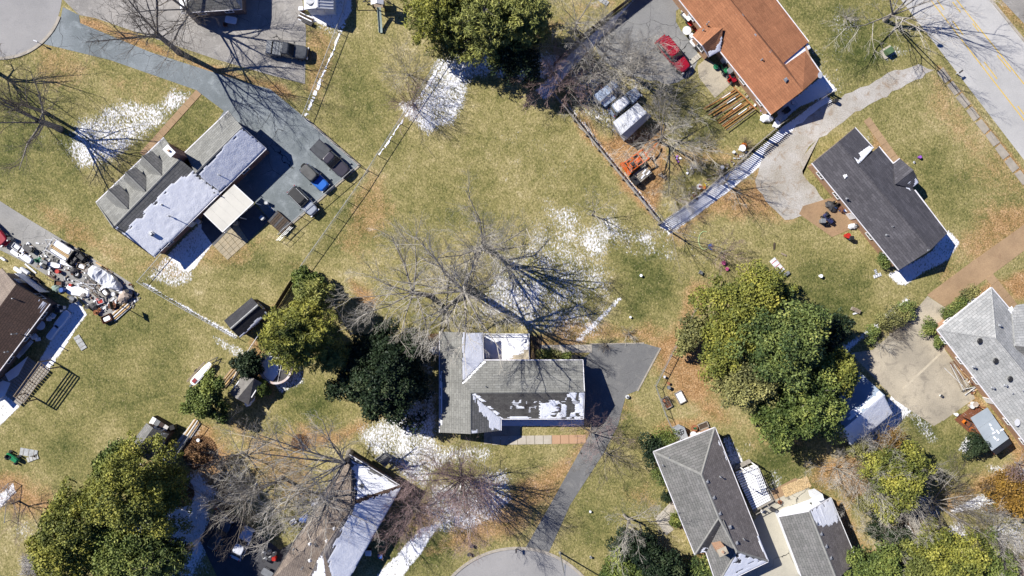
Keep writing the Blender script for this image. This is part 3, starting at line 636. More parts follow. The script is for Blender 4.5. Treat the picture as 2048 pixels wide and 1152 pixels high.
def lobed_crown(root, r, zc, h, mat, seed, nlobe=70, lr=.9, per=130, leaf=.17, squash=1.0, zmin=.0, offset=(0, 0), gap=.0, asp=.55):
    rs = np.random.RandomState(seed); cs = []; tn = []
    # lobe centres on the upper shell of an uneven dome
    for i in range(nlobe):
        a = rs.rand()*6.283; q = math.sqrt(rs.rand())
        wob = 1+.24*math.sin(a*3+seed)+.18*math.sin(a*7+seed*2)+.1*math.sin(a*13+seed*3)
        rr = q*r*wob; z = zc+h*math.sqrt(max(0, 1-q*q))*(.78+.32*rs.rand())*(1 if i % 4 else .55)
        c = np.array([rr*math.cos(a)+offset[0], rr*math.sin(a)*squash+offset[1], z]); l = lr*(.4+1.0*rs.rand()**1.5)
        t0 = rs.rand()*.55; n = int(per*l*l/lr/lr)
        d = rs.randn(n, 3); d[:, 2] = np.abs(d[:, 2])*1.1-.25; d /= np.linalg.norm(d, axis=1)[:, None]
        cs.append(c+d*l*(.6+.65*rs.rand(n, 1))*np.array([1, 1, .8])); tn.append(t0+.45*np.clip(d[:, 2], 0, 1)*rs.rand(n)+.1*rs.rand(n))  # leaves towards the lobe tops painted lighter, like sunlit tips
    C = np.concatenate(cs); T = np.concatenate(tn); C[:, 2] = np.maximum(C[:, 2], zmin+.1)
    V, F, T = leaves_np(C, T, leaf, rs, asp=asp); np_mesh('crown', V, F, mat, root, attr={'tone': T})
def trunk_part(root, h, r, bark=m_bark, seed=1, nb=6, reach=2.0, zlo=.35):
    rng = random.Random(seed); out = []; p = Vector((0, 0, -.1)); n = 5; pts = [p]
    for i in range(n):
        q = p+Vector((rng.gauss(0, .05), rng.gauss(0, .05), (h+.1)/n)); out.append((*p, *q, r*(1-.17*i), r*(1-.17*(i+1)))); p = q; pts.append(p)
    for i in range(nb):
        t = zlo+(1-zlo)*i/nb; q = Vector((0, 0, h*t)); a = rng.uniform(0, 6.28); d = Vector((math.cos(a), math.sin(a), .5)).normalized(); grow(rng, q, d, reach, r*.35, 1, 2, out, (0, 3, 0))
    V, F = tubes_np(out, 7); np_mesh('trunk', V, F, bark, root, smooth=True)
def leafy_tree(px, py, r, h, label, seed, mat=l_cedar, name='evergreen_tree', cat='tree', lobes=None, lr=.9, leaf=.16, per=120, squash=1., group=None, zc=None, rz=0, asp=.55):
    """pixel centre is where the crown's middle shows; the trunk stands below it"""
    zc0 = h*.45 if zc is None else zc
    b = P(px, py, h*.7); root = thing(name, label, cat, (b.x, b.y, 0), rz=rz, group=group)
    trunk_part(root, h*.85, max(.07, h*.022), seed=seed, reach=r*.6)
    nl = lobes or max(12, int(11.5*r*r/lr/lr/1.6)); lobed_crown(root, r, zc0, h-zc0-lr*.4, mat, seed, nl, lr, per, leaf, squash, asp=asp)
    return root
def pine_tree(px, py, r, h, label, seed, mat=l_pine, name='pine_tree', base=None, zlow=.4, dense=1.0, group=None, tiers=None, needle=.26, off=(0, 0)):
    """whorls of boughs that carry feathery tufts of needles"""
    rs = np.random.RandomState(seed); b = P(px, py) if base is None else P(*base); root = thing(name, label, 'tree', (b.x, b.y, 0), group=group)
    rng = random.Random(seed); lean = Vector((off[0], off[1], h)); out = []
    for i in range(6): out.append((*(lean*(i/6)), *(lean*((i+1)/6)), h*.021*(1-.15*i), h*.021*(1-.15*(i+1))))
    tiers = tiers or int(h*1.5); cs = []; tn = []
    for k in range(tiers):
        t = zlow+(1-zlow)*k/tiers; q = lean*t; m = rng.randint(5, 8); L0 = r*math.sqrt(max(.02, 1-((t-zlow)/(1.02-zlow))**1.6)); a0 = rng.uniform(0, 6.28)
        for j in range(m):
            a = a0+6.283*j/m+rng.uniform(-.3, .3); L = L0*rng.uniform(.6, 1.12); e = rng.uniform(.05, .35)
            d = Vector((math.cos(a), math.sin(a), e)); out.append((*q, *(q+d*L*.9), h*.006, .02))
            for s in range(int(2+L*2.2)):
                u = rng.uniform(.3, 1); side = rng.uniform(-1, 1)*.32*L*u
                c = q+d*L*u+Vector((-math.sin(a)*side, math.cos(a)*side, rng.uniform(-.25, .35)))
                n = int(34*dense); v = rs.randn(n, 3); v /= np.linalg.norm(v, axis=1)[:, None]; v[:, 2] = v[:, 2]*.6+.2
                cs.append(np.array(c)+v*(.2+.36*rs.rand(n, 1))); tn.append(np.full(n, rs.rand()*.6)+rs.rand(n)*.3)
    V, F = tubes_np(out, 6); np_mesh('trunk', V, F, m_bark, root, smooth=True)
    C = np.concatenate(cs); T = np.concatenate(tn); V, F, T = leaves_np(C, T, needle, rs, asp=.22); np_mesh('crown', V, F, mat, root, attr={'tone': T})
    return root
def twig_bush(px, py, r, h, label, seed, tw=m_twig, stems=26, name='bare_shrub', group=None, fan=(35, 80), nch=(0, 6, 5, 0), mx=3, sr=.022, L=None, rt=.012):
    rng = random.Random(seed); root = thing(name, label, 'shrub', P(px, py), group=group); out = []
    for i in range(stems):
        a = rng.uniform(0, 6.283); e = math.radians(rng.uniform(*fan)); d = Vector((math.cos(a)*math.cos(e), math.sin(a)*math.cos(e), math.sin(e)))
        grow(rng, Vector((rng.gauss(0, r*.1), rng.gauss(0, r*.1), 0)), d, (L or h)*rng.uniform(.7, 1.1), sr, 1, mx, out, nch, .05, .1, .5, .3, .25)
    A = np.array(out); A[:, 6:8] = np.maximum(A[:, 6:8], rt*.75)
    V, F = tubes_np(A, 3); np_mesh('twigs', V, F, tw, root); 
    mb = MB(); mb.tube((0, 0, -.05), (0, 0, .35), r*.08+.05, r*.05+.03, 8); mb.build('stem', m_bark, root)
    return root
# ------------------------------------------------------------ building helpers
def area2(p): return sum(p[i][0]*p[(i+1) % len(p)][1]-p[(i+1) % len(p)][0]*p[i][1] for i in range(len(p)))
def inset(pts, d):
    pts = [Vector((p[0], p[1])) for p in pts]; s = 1 if area2(pts) > 0 else -1; n = len(pts); out = []
    for i in range(n):
        a, b, c = pts[i-1], pts[i], pts[(i+1) % n]; e1 = (b-a).normalized(); e2 = (c-b).normalized()
        n1 = Vector((-e1.y, e1.x))*s; n2 = Vector((-e2.y, e2.x))*s; k = 1+n1.dot(n2)
        out.append(b+(n1+n2)*(d/max(.25, k)))
    return out
def house(name, label, cat, base, group=None): return thing(name, label, cat, P(*base), group=group)
def slope(root, pts, mat, t=.14, name='roof_slope', label=None):
    mb = MB(); mb.slab([P(*p) for p in pts], t); return mb.build(name, mat, root, world=True, label=label)
def ridge_cap(root, a, b, mat=None, w=.28, name='ridge_cap'):
    A = P(*a)+Vector((0, 0, .02)); B = P(*b)+Vector((0, 0, .02)); d = (B-A).normalized(); n = Vector((-d.y, d.x, 0)).normalized()*w/2
    mb = MB(); lo = Vector((0, 0, -.05))
    mb.loft([[A-n+lo, A+Vector((0, 0, .03)), A+n+lo, A-Vector((0, 0, .1))], [B-n+lo, B+Vector((0, 0, .03)), B+n+lo, B-Vector((0, 0, .1))]]); mb.build(name, mat or r_ridge, root, world=True)
def gutter(root, a, b, mat=None, w=.13, name='gutter'):
    A = P(*a); B = P(*b); d = (B-A).normalized(); n = Vector((-d.y, d.x, 0)).normalized()
    mb = MB(); o = Vector((0, 0, -.07)); 
    for q, (ww, hh) in enumerate(((w, .02),)):
        mb.loft([[A+n*w/2+o+Vector((0,0,.08)), A-n*w/2+o+Vector((0,0,.08)), A-n*w/2+o-Vector((0,0,.08)), A+n*w/2+o-Vector((0,0,.08))], [B+n*w/2+o+Vector((0,0,.08)), B-n*w/2+o+Vector((0,0,.08)), B-n*w/2+o-Vector((0,0,.08)), B+n*w/2+o-Vector((0,0,.08))]])
    mb.build(name, mat or m_gut, root, world=True)
def add_window(root, c, d, n, w=1.1, h=1.1, z=1.6, door=False, name=None, dm=None):
    """c: 2D point on the wall, d: along, n: outward"""
    rz = math.atan2(d[1], d[0]); mb = MB()
    if door:
        mb.box((c[0]+n[0]*.03, c[1]+n[1]*.03, 1.05), (w, .1, 2.1), rz); f = mb.build('door', dm or m_white, root, world=True)
        m2 = MB(); m2.tube((c[0]+d[0]*w*.38+n[0]*.12, c[1]+d[1]*w*.38+n[1]*.12, 1.0), (c[0]+d[0]*w*.38+n[0]*.12, c[1]+d[1]*w*.38+n[1]*.12, 1.08), .03); m2.build('handle', m_steel, f, world=True); return
    for s in (-1, 1):
        mb.box((c[0]+n[0]*.04+d[0]*s*w/2, c[1]+n[1]*.04+d[1]*s*w/2, z), (.09, .12, h+.09), rz); mb.box((c[0]+n[0]*.04, c[1]+n[1]*.04, z+s*h/2), (w-.09, .12, .09), rz)
    mb.box((c[0]+n[0]*.03, c[1]+n[1]*.03, z), (.05, .08, h-.09), rz)
    f = mb.build('window', m_white, root, world=True)
    m2 = MB(); m2.box((c[0]+n[0]*.015, c[1]+n[1]*.015, z), (w-.1, .05, h-.1), rz); m2.build('pane', m_glass, f, world=True)
def walls(root, poly, ze, mat, ins=.4, z0=0, wins=True, doors=(), skipw=(), spacing=3.2):
    W = inset([P(x, y, ze) for x, y in poly], ins); mb = MB(); mb.prism(W, z0-.05, ze+.02); mb.build('wall', mat, root, world=True)
    s = 1 if area2(W) > 0 else -1
    for i in range(len(W)):
        a = W[i]; b = W[(i+1) % len(W)]; L = (b-a).length; d = (b-a)/L; n = Vector((d.y, -d.x))*s
        if not wins or i in skipw or L < 2.6: continue
        k = max(1, int(L/spacing))
        for j in range(k):
            c = a+d*L*(j+.5)/k
            if i in doors and j == k//2: add_window(root, c, d, n, .95, door=True)
            else: add_window(root, c, d, n)
    return W
def gable_wall(root, a, b, r, ze, zr, mat, W=None, ins=.42):
    """triangle of wall under a gable: a, b eave corners, r the ridge end (pixels)"""
    A = P(a[0], a[1], ze); B = P(b[0], b[1], ze); R = P(r[0], r[1], zr); e = Vector((B.x-A.x, B.y-A.y, 0)).normalized(); n = Vector((-e.y, e.x, 0))
    cen = root.location
    if (Vector((cen.x, cen.y, 0))-Vector((A.x, A.y, 0))).dot(n) < 0: n = -n
    A2 = A+e*ins+n*ins; B2 = B-e*ins+n*ins; t = ((R-A).dot(e)); R2 = Vector((A.x, A.y, 0))+e*t+n*ins; R2.z = zr-.2; A2.z = B2.z = ze+.02
    mb = MB(); m = n*.14
    mb.loft([[A2, B2, R2], [A2+m, B2+m, R2+m]]); mb.build('gable', mat, root, world=True)
def roof_pipe(root, px, py, z, h=.45, r=.06, mat=None, name='vent_pipe', hood=False):
    b = P(px, py, z+h*.5); mb = MB(); mb.tube((b.x, b.y, z-.25), (b.x, b.y, z+h), r, n=10); mb.tube((b.x, b.y, z-.05), (b.x, b.y, z+.04), r*2.2, r*1.3, n=10)
    if hood: mb.tube((b.x, b.y, z+h), (b.x, b.y, z+h+.09), r*1.9, r*1.2, n=10)
    mb.build(name, mat or m_steel, root, world=True)
def roof_vent(root, px, py, z, mat=None, s=.42, rz=.8, round=False):
    b = P(px, py, z+.15); mb = MB()
    if round: mb.tube((b.x, b.y, z-.1), (b.x, b.y, z+.12), s*.4, n=12); mb.tube((b.x, b.y, z+.12), (b.x, b.y, z+.24), s*.62, s*.42, n=14)
    else:
        mb.box((b.x, b.y, z), (s*1.15, s*1.15, .05), rz); k = [Vector((x*s*.42, y*s*.42, 0)) for x, y in ((-1, -1), (1, -1), (1, 1), (-1, 1))]; R = Matrix.Rotation(rz, 3, 'Z'); c = Vector((b.x, b.y, z))
        mb.loft([[c+R@v+Vector((0, 0, .02)) for v in k], [c+R@(v*.95)+Vector((0, 0, .18)) for v in k], [c+R@(v*.6)+Vector((0, 0, .24)) for v in k]])
    mb.build('roof_vent', mat or m_steel, root, world=True)
def snow_on(root, plane, region=None, dens=1.0, seed=1, rag=.35, row=.24, cell=.16, up=.03, fade=None, patch=1.2, rows=.35, kind=None):
    """snow lying on a roof plane: a thin layer on a grid that follows the shingle rows; region in photo pixels on that plane"""
    W = [P(*p) for p in plane]; n = Vector((0, 0, 0))
    for i in range(len(W)): n += W[i].cross(W[(i+1) % len(W)])
    n.normalize()
    if n.z < 0: n = -n
    if n.z > .995: e = (W[1]-W[0]); e.z = 0; e.normalize()
    else: e = Vector((-n.y, n.x, 0)).normalized()
    d = n.cross(e); O = W[0]
    tp = lambda p: ((p-O).dot(e), (p-O).dot(d))
    pl = [tp(p) for p in W]; cell_v = row/2
    def onplane(px, py):
        c = Vector((0, 0, HC)); a = P(px, py, 0)-c; t = (O-c).dot(n)/a.dot(n); return c+a*t
    rg = [tp(onplane(x, y)) for x, y in region] if region else pl
    u0 = min(p[0] for p in rg); u1 = max(p[0] for p in rg); v0 = min(p[1] for p in rg); v1 = max(p[1] for p in rg)
    us = np.arange(u0, u1+cell, cell); vs = np.arange(math.floor(v0/cell_v)*cell_v, v1+cell_v, cell_v); U, Vv = np.meshgrid(us, vs); cu = U+cell/2; cv = Vv+cell_v/2
    inp = sdist(cu, cv, pl) > .04; sd = sdist(cu, cv, rg) if region else np.full(U.shape, 9.)
    rown = np.floor(cv/row)
    nz = vnoise(cu, rown*3.1, 1.1, seed)-.5; nz2 = vnoise(cu, cv, patch, seed+5)
    rowfrac = np.mod(cv/row, 1.0)
    m = inp & (sd+nz*rag*2 > 0) & (nz2*.85+rowfrac*rows*.5+.15*nz < dens)
    nx = len(us); ny = len(vs)
    if not m.any(): return
    I = np.argwhere(m[:-1, :-1]); a = I[:, 0]*nx+I[:, 1]; F = np.stack([a, a+1, a+nx+1, a+nx], -1)
    cnt = np.zeros(nx*ny); 
    for q in range(4): np.add.at(cnt, F[:, q], 1)
    hgt = np.where(cnt >= 4, up, .004).reshape(U.shape)*(.6+.8*vnoise(U, Vv, 2.0, seed+9))
    hgt = hgt*(.55+.45*np.mod(Vv/row, 1.0)*2) if rows else hgt
    X = np.array(O)[None]+U.reshape(-1, 1)*np.array(e)+Vv.reshape(-1, 1)*np.array(d)+(hgt.reshape(-1, 1)+.012)*np.array(n)
    used = np.unique(F); mp = -np.ones(nx*ny, int); mp[used] = np.arange(len(used)); L = Vector(root.location)
    F = mp[F]
    if e.cross(d).dot(n) < 0: F = F[:, ::-1]
    np_mesh('snow_cover', X[used], F, m_snow, root, L=L, smooth=True, kind='stuff')
def lerp2(a, b, t): return tuple(a[i]+(b[i]-a[i])*t for i in range(len(a)))
def gabled(root, c, r0, r1, ze, zr, roofm, wallm, fascia=m_white, wins=True, doors=(), mats=None, cap=True, gut=True, ins=.4, spacing=3.2, thick=.14):
    """c: four eave corners c0..c3 (pixels); r0 the ridge end between c0 and c3, r1 between c1 and c2"""
    z = lambda p, h: (p[0], p[1], h)
    ma, mb_ = mats or (roofm, roofm)
    p1 = [z(c[0], ze), z(c[1], ze), z(r1, zr), z(r0, zr)]; p2 = [z(c[2], ze), z(c[3], ze), z(r0, zr), z(r1, zr)]
    slope(root, p1, ma, thick); slope(root, p2, mb_, thick); walls(root, c, ze, wallm, ins=ins, wins=wins, doors=doors, spacing=spacing)
    gable_wall(root, c[0], c[3], r0, ze, zr, wallm, ins=ins+.02); gable_wall(root, c[1], c[2], r1, ze, zr, wallm, ins=ins+.02)
    if cap: ridge_cap(root, z(r0, zr), z(r1, zr), cap if cap is not True else roofm)
    if gut: gutter(root, z(c[0], ze), z(c[1], ze), fascia); gutter(root, z(c[2], ze), z(c[3], ze), fascia)
    return p1, p2

# ------------------------------------------------------------ A: long gabled house with three dormers, left
A = house('house', 'long grey roofed house with three dormers and a snow covered back slope', 'house', (340, 400))
rear = [(226,455,5.4),(359,318,5.4),(392,349,4.95),(484,254,4.95),(532,297,2.8),(308,514,2.8)]
slope(A, [(226,455,5.4),(359,318,5.4),(441,385,2.8),(308,514,2.8)], r_grey2); slope(A, [(391,347,4.93),(484,254,4.93),(532,297,2.8),(441,385,2.8)], r_grey2)
slope(A, [(192,405,2.8),(328,275,2.8),(359,318,5.4),(226,455,5.4)], r_grey); slope(A, [(370,305,3.3),(457,222,3.3),(484,254,4.93),(390,346,4.93)], r_grey)
ridge_cap(A, (226,455,5.4), (359,318,5.4)); ridge_cap(A, (391,346,4.94), (484,254,4.94))
walls(A, [(192,405),(328,275),(441,385),(308,514)], 2.8, m_brick, doors=(2,)); walls(A, [(372,310),(457,226),(532,297),(441,385)], 2.75, m_brick, ins=.3, spacing=4.5)
gable_wall(A, (192,405), (308,514), (226,455), 2.8, 5.4, m_brick); gable_wall(A, (328,275), (441,385), (359,318), 2.8, 5.4, m_brick); gable_wall(A, (457,222), (532,297), (484,254), 3.0, 4.93, m_brick)
for a, b in (((192,405,2.8),(328,275,2.8)), ((308,514,2.8),(532,297,2.8)), ((370,305,3.3),(457,222,3.3))): gutter(A, a, b, w=.2)
gutter(A, (484,254,4.9), (532,297,2.8), w=.12, name='fascia'); gutter(A, (226,455,5.9), (192,405,2.8), r_ridge, w=.1, name='fascia'); gutter(A, (226,455,5.9), (308,514,2.8), m_dkmetal, w=.1, name='fascia')
snow_on(A, [(226,455,5.4),(359,318,5.4),(441,385,2.8),(308,514,2.8)], [(250,470),(262,450),(290,425),(312,400),(340,368),(362,350),(376,352),(388,345),(441,385),(460,380),(308,518),(285,500)], 1.2, 4, rag=.45, rows=0, row=.24, cell=.12, up=.035)
snow_on(A, [(391,347,4.93),(484,254,4.93),(532,297,2.8),(441,385,2.8)], [(396,346),(404,338),(484,257),(535,297),(441,388),(425,374),(410,368),(398,352)], 1.2, 9, rag=.3, rows=0, row=.24, cell=.12, up=.035)
snow_on(A, [(226,455,5.4),(359,318,5.4),(441,385,2.8),(308,514,2.8)], [(228,460),(232,456),(308,512),(300,512)], .75, 14)
Au = (P(359,318,6)-P(226,455,6)).normalized(); Av = Vector((-Au.y, Au.x, 0))
for k, (bx, by) in enumerate(((323,350),(290,382),(255,417))):
    zr = 5.35; B0 = P(bx, by, zr); L = 3.55; hw = 1.15; ze = 4.35; F0 = B0+Av*L
    s1 = lambda p, z: Vector((p.x, p.y, z))
    dm = bpy.data.objects.new('dormer', None); COL.objects.link(dm); dm.parent = A; dm.location = Vector((B0.x, B0.y, 0))-A.location
    for sg in (-1, 1):
        e0 = s1(F0+Au*sg*hw, ze); e1 = s1(B0+Av*1.2+Au*sg*hw, ze); mb = MB(); mb.slab([s1(F0, zr), e0, e1, s1(B0, zr)], .1); mb.build('dormer_roof', r_grey if sg < 0 else r_grey2, dm, world=True)  # lighter shingles paint the lit side, darker ones the shaded side
    mb = MB(); hw2 = hw-.2; fr = F0-Av*.3
    mb.prism([fr+Au*hw2, fr-Au*hw2, B0+Av*.6-Au*hw2, B0+Av*.6+Au*hw2], 2.9, ze-.02); mb.build('dormer_wall', m_siding, dm, world=True)
    mb = MB(); q = [s1(fr+Au*hw2, ze-.02), s1(fr-Au*hw2, ze-.02), s1(fr, zr-.15)]; mb.loft([q, [v-Av*.1 for v in q]]); mb.build('dormer_gable', m_siding, dm, world=True)
    mb = MB(); c = fr+Av*.02; mb.box((c.x, c.y, 3.95), (.8, .1, .9), math.atan2(Au.y, Au.x)); mb.build('window', m_glass, dm, world=True)
    ridge = MB(); ridge.tube(s1(B0, zr+.01), s1(F0, zr+.01), .07, n=6); ridge.build('ridge_cap', r_ridge, dm, world=True)
def chimney(root, px, py, zt, w, l, rz, mat, cap=p_slab, z0=0, flue=True):
    c = P(px, py, zt); mb = MB(); mb.box((c.x, c.y, (z0+zt)/2), (w, l, zt-z0), rz); o = mb.build('chimney', mat, root, world=True)
    mb = MB(); mb.box((c.x, c.y, zt+.05), (w+.16, l+.16, .12), rz); mb.build('chimney_cap', cap, o, world=True)
    if flue: mb = MB(); mb.tube((c.x, c.y, zt+.08), (c.x, c.y, zt+.35), .17, .15, 12); mb.build('flue', m_brick2, o, world=True)
chimney(A, 339, 302, 7.2, 1.3, .75, math.radians(45)+1.57, m_brick, m_white)
mb = MB(); c = P(352, 308, 2.6); mb.box((c.x, c.y, 1.9), (1.8, .9, 3.8), math.radians(-45)); mb.build('chimney_breast', m_brick, A, world=True)
for x, y, z, h in ((438,350,3.7,.7),(427,385,3.4,.35),(337,432,4.1,.55),(322,409,4.6,.3),(298,474,3.5,.3)): roof_pipe(A, x, y, z, h)
roof_vent(A, 302, 468, 4.0, m_steel, .5)
# patio cover
pc = house('patio_cover', 'cream flat metal patio cover standing behind the gabled house', 'patio cover', (456, 416)); q = [(407,427,2.55),(468,369,2.75),(507,405,2.6),(445,464,2.4)]
for k in range(5):
    t0, t1 = k/5, (k+1)/5; a = lerp2(q[0], q[1], t0+.001); b = lerp2(q[0], q[1], t1-.001); c_ = lerp2(q[3], q[2], t1-.001); d_ = lerp2(q[3], q[2], t0+.001)
    slope(pc, [a, b, c_, d_], M('cream_metal%d' % k, (.56,.54,.475), (.50,.485,.43), sc=.6, rough=.5, fine=.05) if k == 0 else bpy.data.materials['cream_metal0'], .07, name='metal_panel')
for a, b in ((q[0],q[3]),(q[3],q[2]),(q[2],q[1])): gutter(pc, a, b, m_white, .1, 'edge_trim')
for x, y in ((445,464),(507,405),(476,434)): b = P(x, y, 2.5); mb = MB(); mb.tube((b.x*.995, b.y*.995, 0), (b.x*.995, b.y*.995, 2.35), .06); mb.build('post', m_white, pc, world=True)
# stone patio slabs
def grid_patio(name, label, q, nu, nv, mat, gap=.03, z=.05, seed=1):
    root = bpy.data.objects.new(name, None); COL.objects.link(root); root.location = P(*q[0]); tag(root, label, kind='structure'); r = random.Random(seed); Q = [P(*a) for a in q]
    bl = lambda u, v: Q[0]*(1-u)*(1-v)+Q[1]*u*(1-v)+Q[2]*u*v+Q[3]*(1-u)*v
    for i in range(nu):
        for j in range(nv):
            e = .03; mb = MB(); sh = (.5/nv if (j % 2) else 0)*0
            mb.prism([bl((i+e)/nu, (j+e)/nv), bl((i+1-e)/nu, (j+e)/nv), bl((i+1-e)/nu, (j+1-e)/nv), bl((i+e)/nu, (j+1-e)/nv)], -.02, z+r.uniform(-.008, .012)); mb.build('slab', mat, root, world=True)
m_paver = M('stamped_pavers', (.40,.33,.22), (.30,.26,.18), sc=1.2)
grid_patio('patio', 'square of tan paving slabs behind the gabled house', [(427,492),(474,446),(498,482),(455,520)], 5, 5, m_paver)
pave('patio', [(405,425),(468,369),(540,440),(494,485),(459,459),(427,492),(403,458)], M('dark_patio', (.12,.12,.125), (.09,.09,.095)), 1, 'patio floor under the patio cover, its shade painted dark')  # floor colour darkened to stand in for the shade of the cover

# ------------------------------------------------------------ H: L shaped middle house
Hh = house('house', 'L shaped grey roofed house in the middle with a patchy snow covered south slope', 'house', (1010, 770))
z1, z2 = 4.1, 4.65
west = [(879,663,2.8),(924,665,z1),(924,766,z1),(941,785,z2),(941,868,z2),(879,865,2.8)]; slope(Hh, west, r_grey)
ev = [(924,665,z1),(965,665,2.8),(967,722,2.8),(924,766,z1)]; slope(Hh, ev, r_grey)
north = [(924,766,z1),(967,722,2.8),(1166,720,2.8),(1169,784,z2),(941,785,z2)]; slope(Hh, north, r_grey)
south = [(941,785,z2),(1169,784,z2),(1167,838,2.8),(1002,838,2.8)]; slope(Hh, south, shingle('shingles_black_wet', (.12,.115,.105), (.085,.08,.075), wear=(.035,.03,.03), h=.24))  # darker shingles on this slope, with still darker patches
low = [(941,785,z2),(1002,838,2.8),(1002,861,2.8),(941,868,z2)]; slope(Hh, low, r_grey2)
walls(Hh, [(879,663),(965,665),(967,720),(1166,720),(1167,838),(1002,838),(1002,861),(879,865)], 2.75, m_brick2, doors=(5,))
gable_wall(Hh, (1166,720), (1167,838), (1169,784), 2.8, z2, m_siding); gable_wall(Hh, (879,865), (1002,861), (941,868), 2.8, z2, m_siding); gable_wall(Hh, (879,663), (965,665), (924,665), 2.8, z1, m_siding)
for a, b in (((879,663),(879,865)), ((967,720),(1166,720)), ((1002,838),(1167,838)), ((965,665),(967,722)), ((1002,838),(1002,861))): gutter(Hh, (*a, 2.8), (*b, 2.8), w=.14)
for a, b in (((1166,720,2.8),(1169,784,z2)), ((1169,784,z2),(1167,838,2.8))): gutter(Hh, a, b, w=.1, name='fascia')
ridge_cap(Hh, (941,785,z2), (1169,784,z2), r_grey); ridge_cap(Hh, (941,785,z2), (941,868,z2), r_grey)
snow_on(Hh, ev, [(925,660),(965,660),(970,718),(925,764)], 1.2, 3, rag=.15); snow_on(Hh, north, [(922,768),(970,716),(976,720),(926,768)], 1.0, 2, rag=.1)
snow_on(Hh, south, [(1140,782),(1172,782),(1170,842),(1080,842),(1078,812),(1130,800)], .52, 21, cell=.07, row=.15, rag=.4, patch=1.6, rows=.2); snow_on(Hh, south, [(1158,784),(1170,784),(1168,840),(1160,840)], .9, 22, rag=.2)
snow_on(Hh, south, [(1078,806),(1110,800),(1118,822),(1085,838)], .82, 23, cell=.07, row=.15, rag=.5, rows=.3); snow_on(Hh, south, [(1015,800),(1075,800),(1070,825),(1015,815)], .3, 24, cell=.07, row=.15, patch=2.4); snow_on(Hh, south, [(1030,834),(1168,833),(1168,839),(1010,839)], .55, 25, patch=.9); snow_on(Hh, south, [(945,788),(950,786),(1004,836),(1004,840)], .95, 26)
snow_on(Hh, low, [(946,788),(1003,836),(1003,862),(985,858),(972,836),(958,822)], 1.0, 27, rag=.35, cell=.12); snow_on(Hh, low, [(941,858),(957,860),(955,868),(941,868)], .6, 28); snow_on(Hh, west, [(881,740),(884,740),(884,850),(881,850)], .6, 29, rag=.1)
for x, y, z in ((1077,735,3.3),(1073,756,3.8),(971,773,4.2)): roof_pipe(Hh, x, y, z, .5)
# sunken patio with snow behind the house
pt = house('terrace', 'snow covered terrace with a low white rail behind the middle house', 'terrace', (1012, 693)); mb = MB(); mb.prism([P(967,668),P(1058,668),P(1058,722),P(967,722)], -.05, .35); mb.build('floor', m_conc if False else p_conc, pt, world=True)
snow_on(pt, [(967,668,.36),(1058,668,.36),(1058,722,.36),(967,722,.36)], [(966,666),(1059,666),(1059,700),(1040,706),(1022,716),(966,719)], 1.2, 31, rag=.35, rows=0)
for a, b in (((967,667),(1058,667)), ((1058,667),(1058,715))):
    for zz in (.75, 1.3): mb = MB(); mb.tube(P(*a, 0)+Vector((0,0,zz)), P(*b, 0)+Vector((0,0,zz)), .05, n=6); mb.build('rail', m_white, pt, world=True)
for x, y in ((967,667),(990,667),(1013,667),(1036,667),(1058,667),(1058,690),(1058,714)): mb = MB(); mb.box(P(x, y)+Vector((0,0,.85)), (.1,.1,1.1)); mb.build('post', m_white, pt, world=True)
st = house('garden_steps', 'dark slatted steps and rail at the end of the snowy terrace', 'steps', (1068, 695))
for k in range(7): mb = MB(); mb.box(P(1061+k*3.2, 695)+Vector((0,0,.5-.06*k)), (.12, 3.4, .08)); mb.build('slat', m_darkwood, st, world=True)
for x, y in ((1062,672),(1062,718),(1080,672),(1080,718)): mb = MB(); mb.box(P(x, y)+Vector((0,0,.6)), (.1,.1,1.2)); mb.build('post', m_darkwood, st, world=True)
pave('porch_slab', [(968,852),(1040,852),(1040,876),(984,876),(984,888),(968,888)], p_slab if False else p_conc, 1, 'porch slab at the front of the middle house')

# ------------------------------------------------------------ E: orange roof house
E = house('house', 'orange shingled house with a small cross gable by the red car', 'house', (1500, 110)); ze = 2.8; zr = 4.7
N0 = (1315,-84); X0 = (1505,-62)
sw = [(1542,230,ze),(1366,9,ze),(1308,-64,ze),(1385,-95,zr),(1606,181,zr)]; slope(E, sw, r_orange)
ne1 = [(1606,181,zr),(1385,-95,zr),(1460,-121,ze),(1617.6,83.5,ze),(1567,126,3.95)]; slope(E, ne1, r_orange); slope(E, [(1606,181,zr),(1567,126,4.0),(1571,129,3.9),(1611,101,2.75),(1643.6,147,2.65)], r_orange)
slope(E, [(1566,126,3.7),(1614,84,2.5),(1622,96,2.5),(1572,132,3.6)], m_siding, .06, name='valley_roof'); snow_on(E, [(1566,126,3.7),(1614,84,2.5),(1622,96,2.5),(1572,132,3.6)], None, 1.2, 41, rows=0)
walls(E, [(1542,230),(1366,9),(1308,-64),(1460,-121),(1617,84),(1640,146)], 2.75, m_brick2, ins=.45, doors=(0,)); gable_wall(E, (1542,230), (1643,147), (1606,181), ze, zr, m_siding)
for a, b in (((1542,230,ze),(1308,-64,ze)), ((1460,-121,ze),(1617.6,83.5,ze)), ((1611,101,2.75),(1643.6,147,2.7))): gutter(E, a, b, w=.16)
cg1 = [(1384,71,2.7),(1401,55,3.1),(1446,55,4.1),(1404,91,3.9)]; cg2 = [(1404,91,3.9),(1446,55,4.1),(1441,101,2.9),(1418,114,2.7)]; slope(E, cg1, r_orange); slope(E, cg2, shingle('shingles_orange_rows', (.27,.13,.075), (.23,.11,.06), mortar=(.12,.06,.03), w=1.2, h=.26))
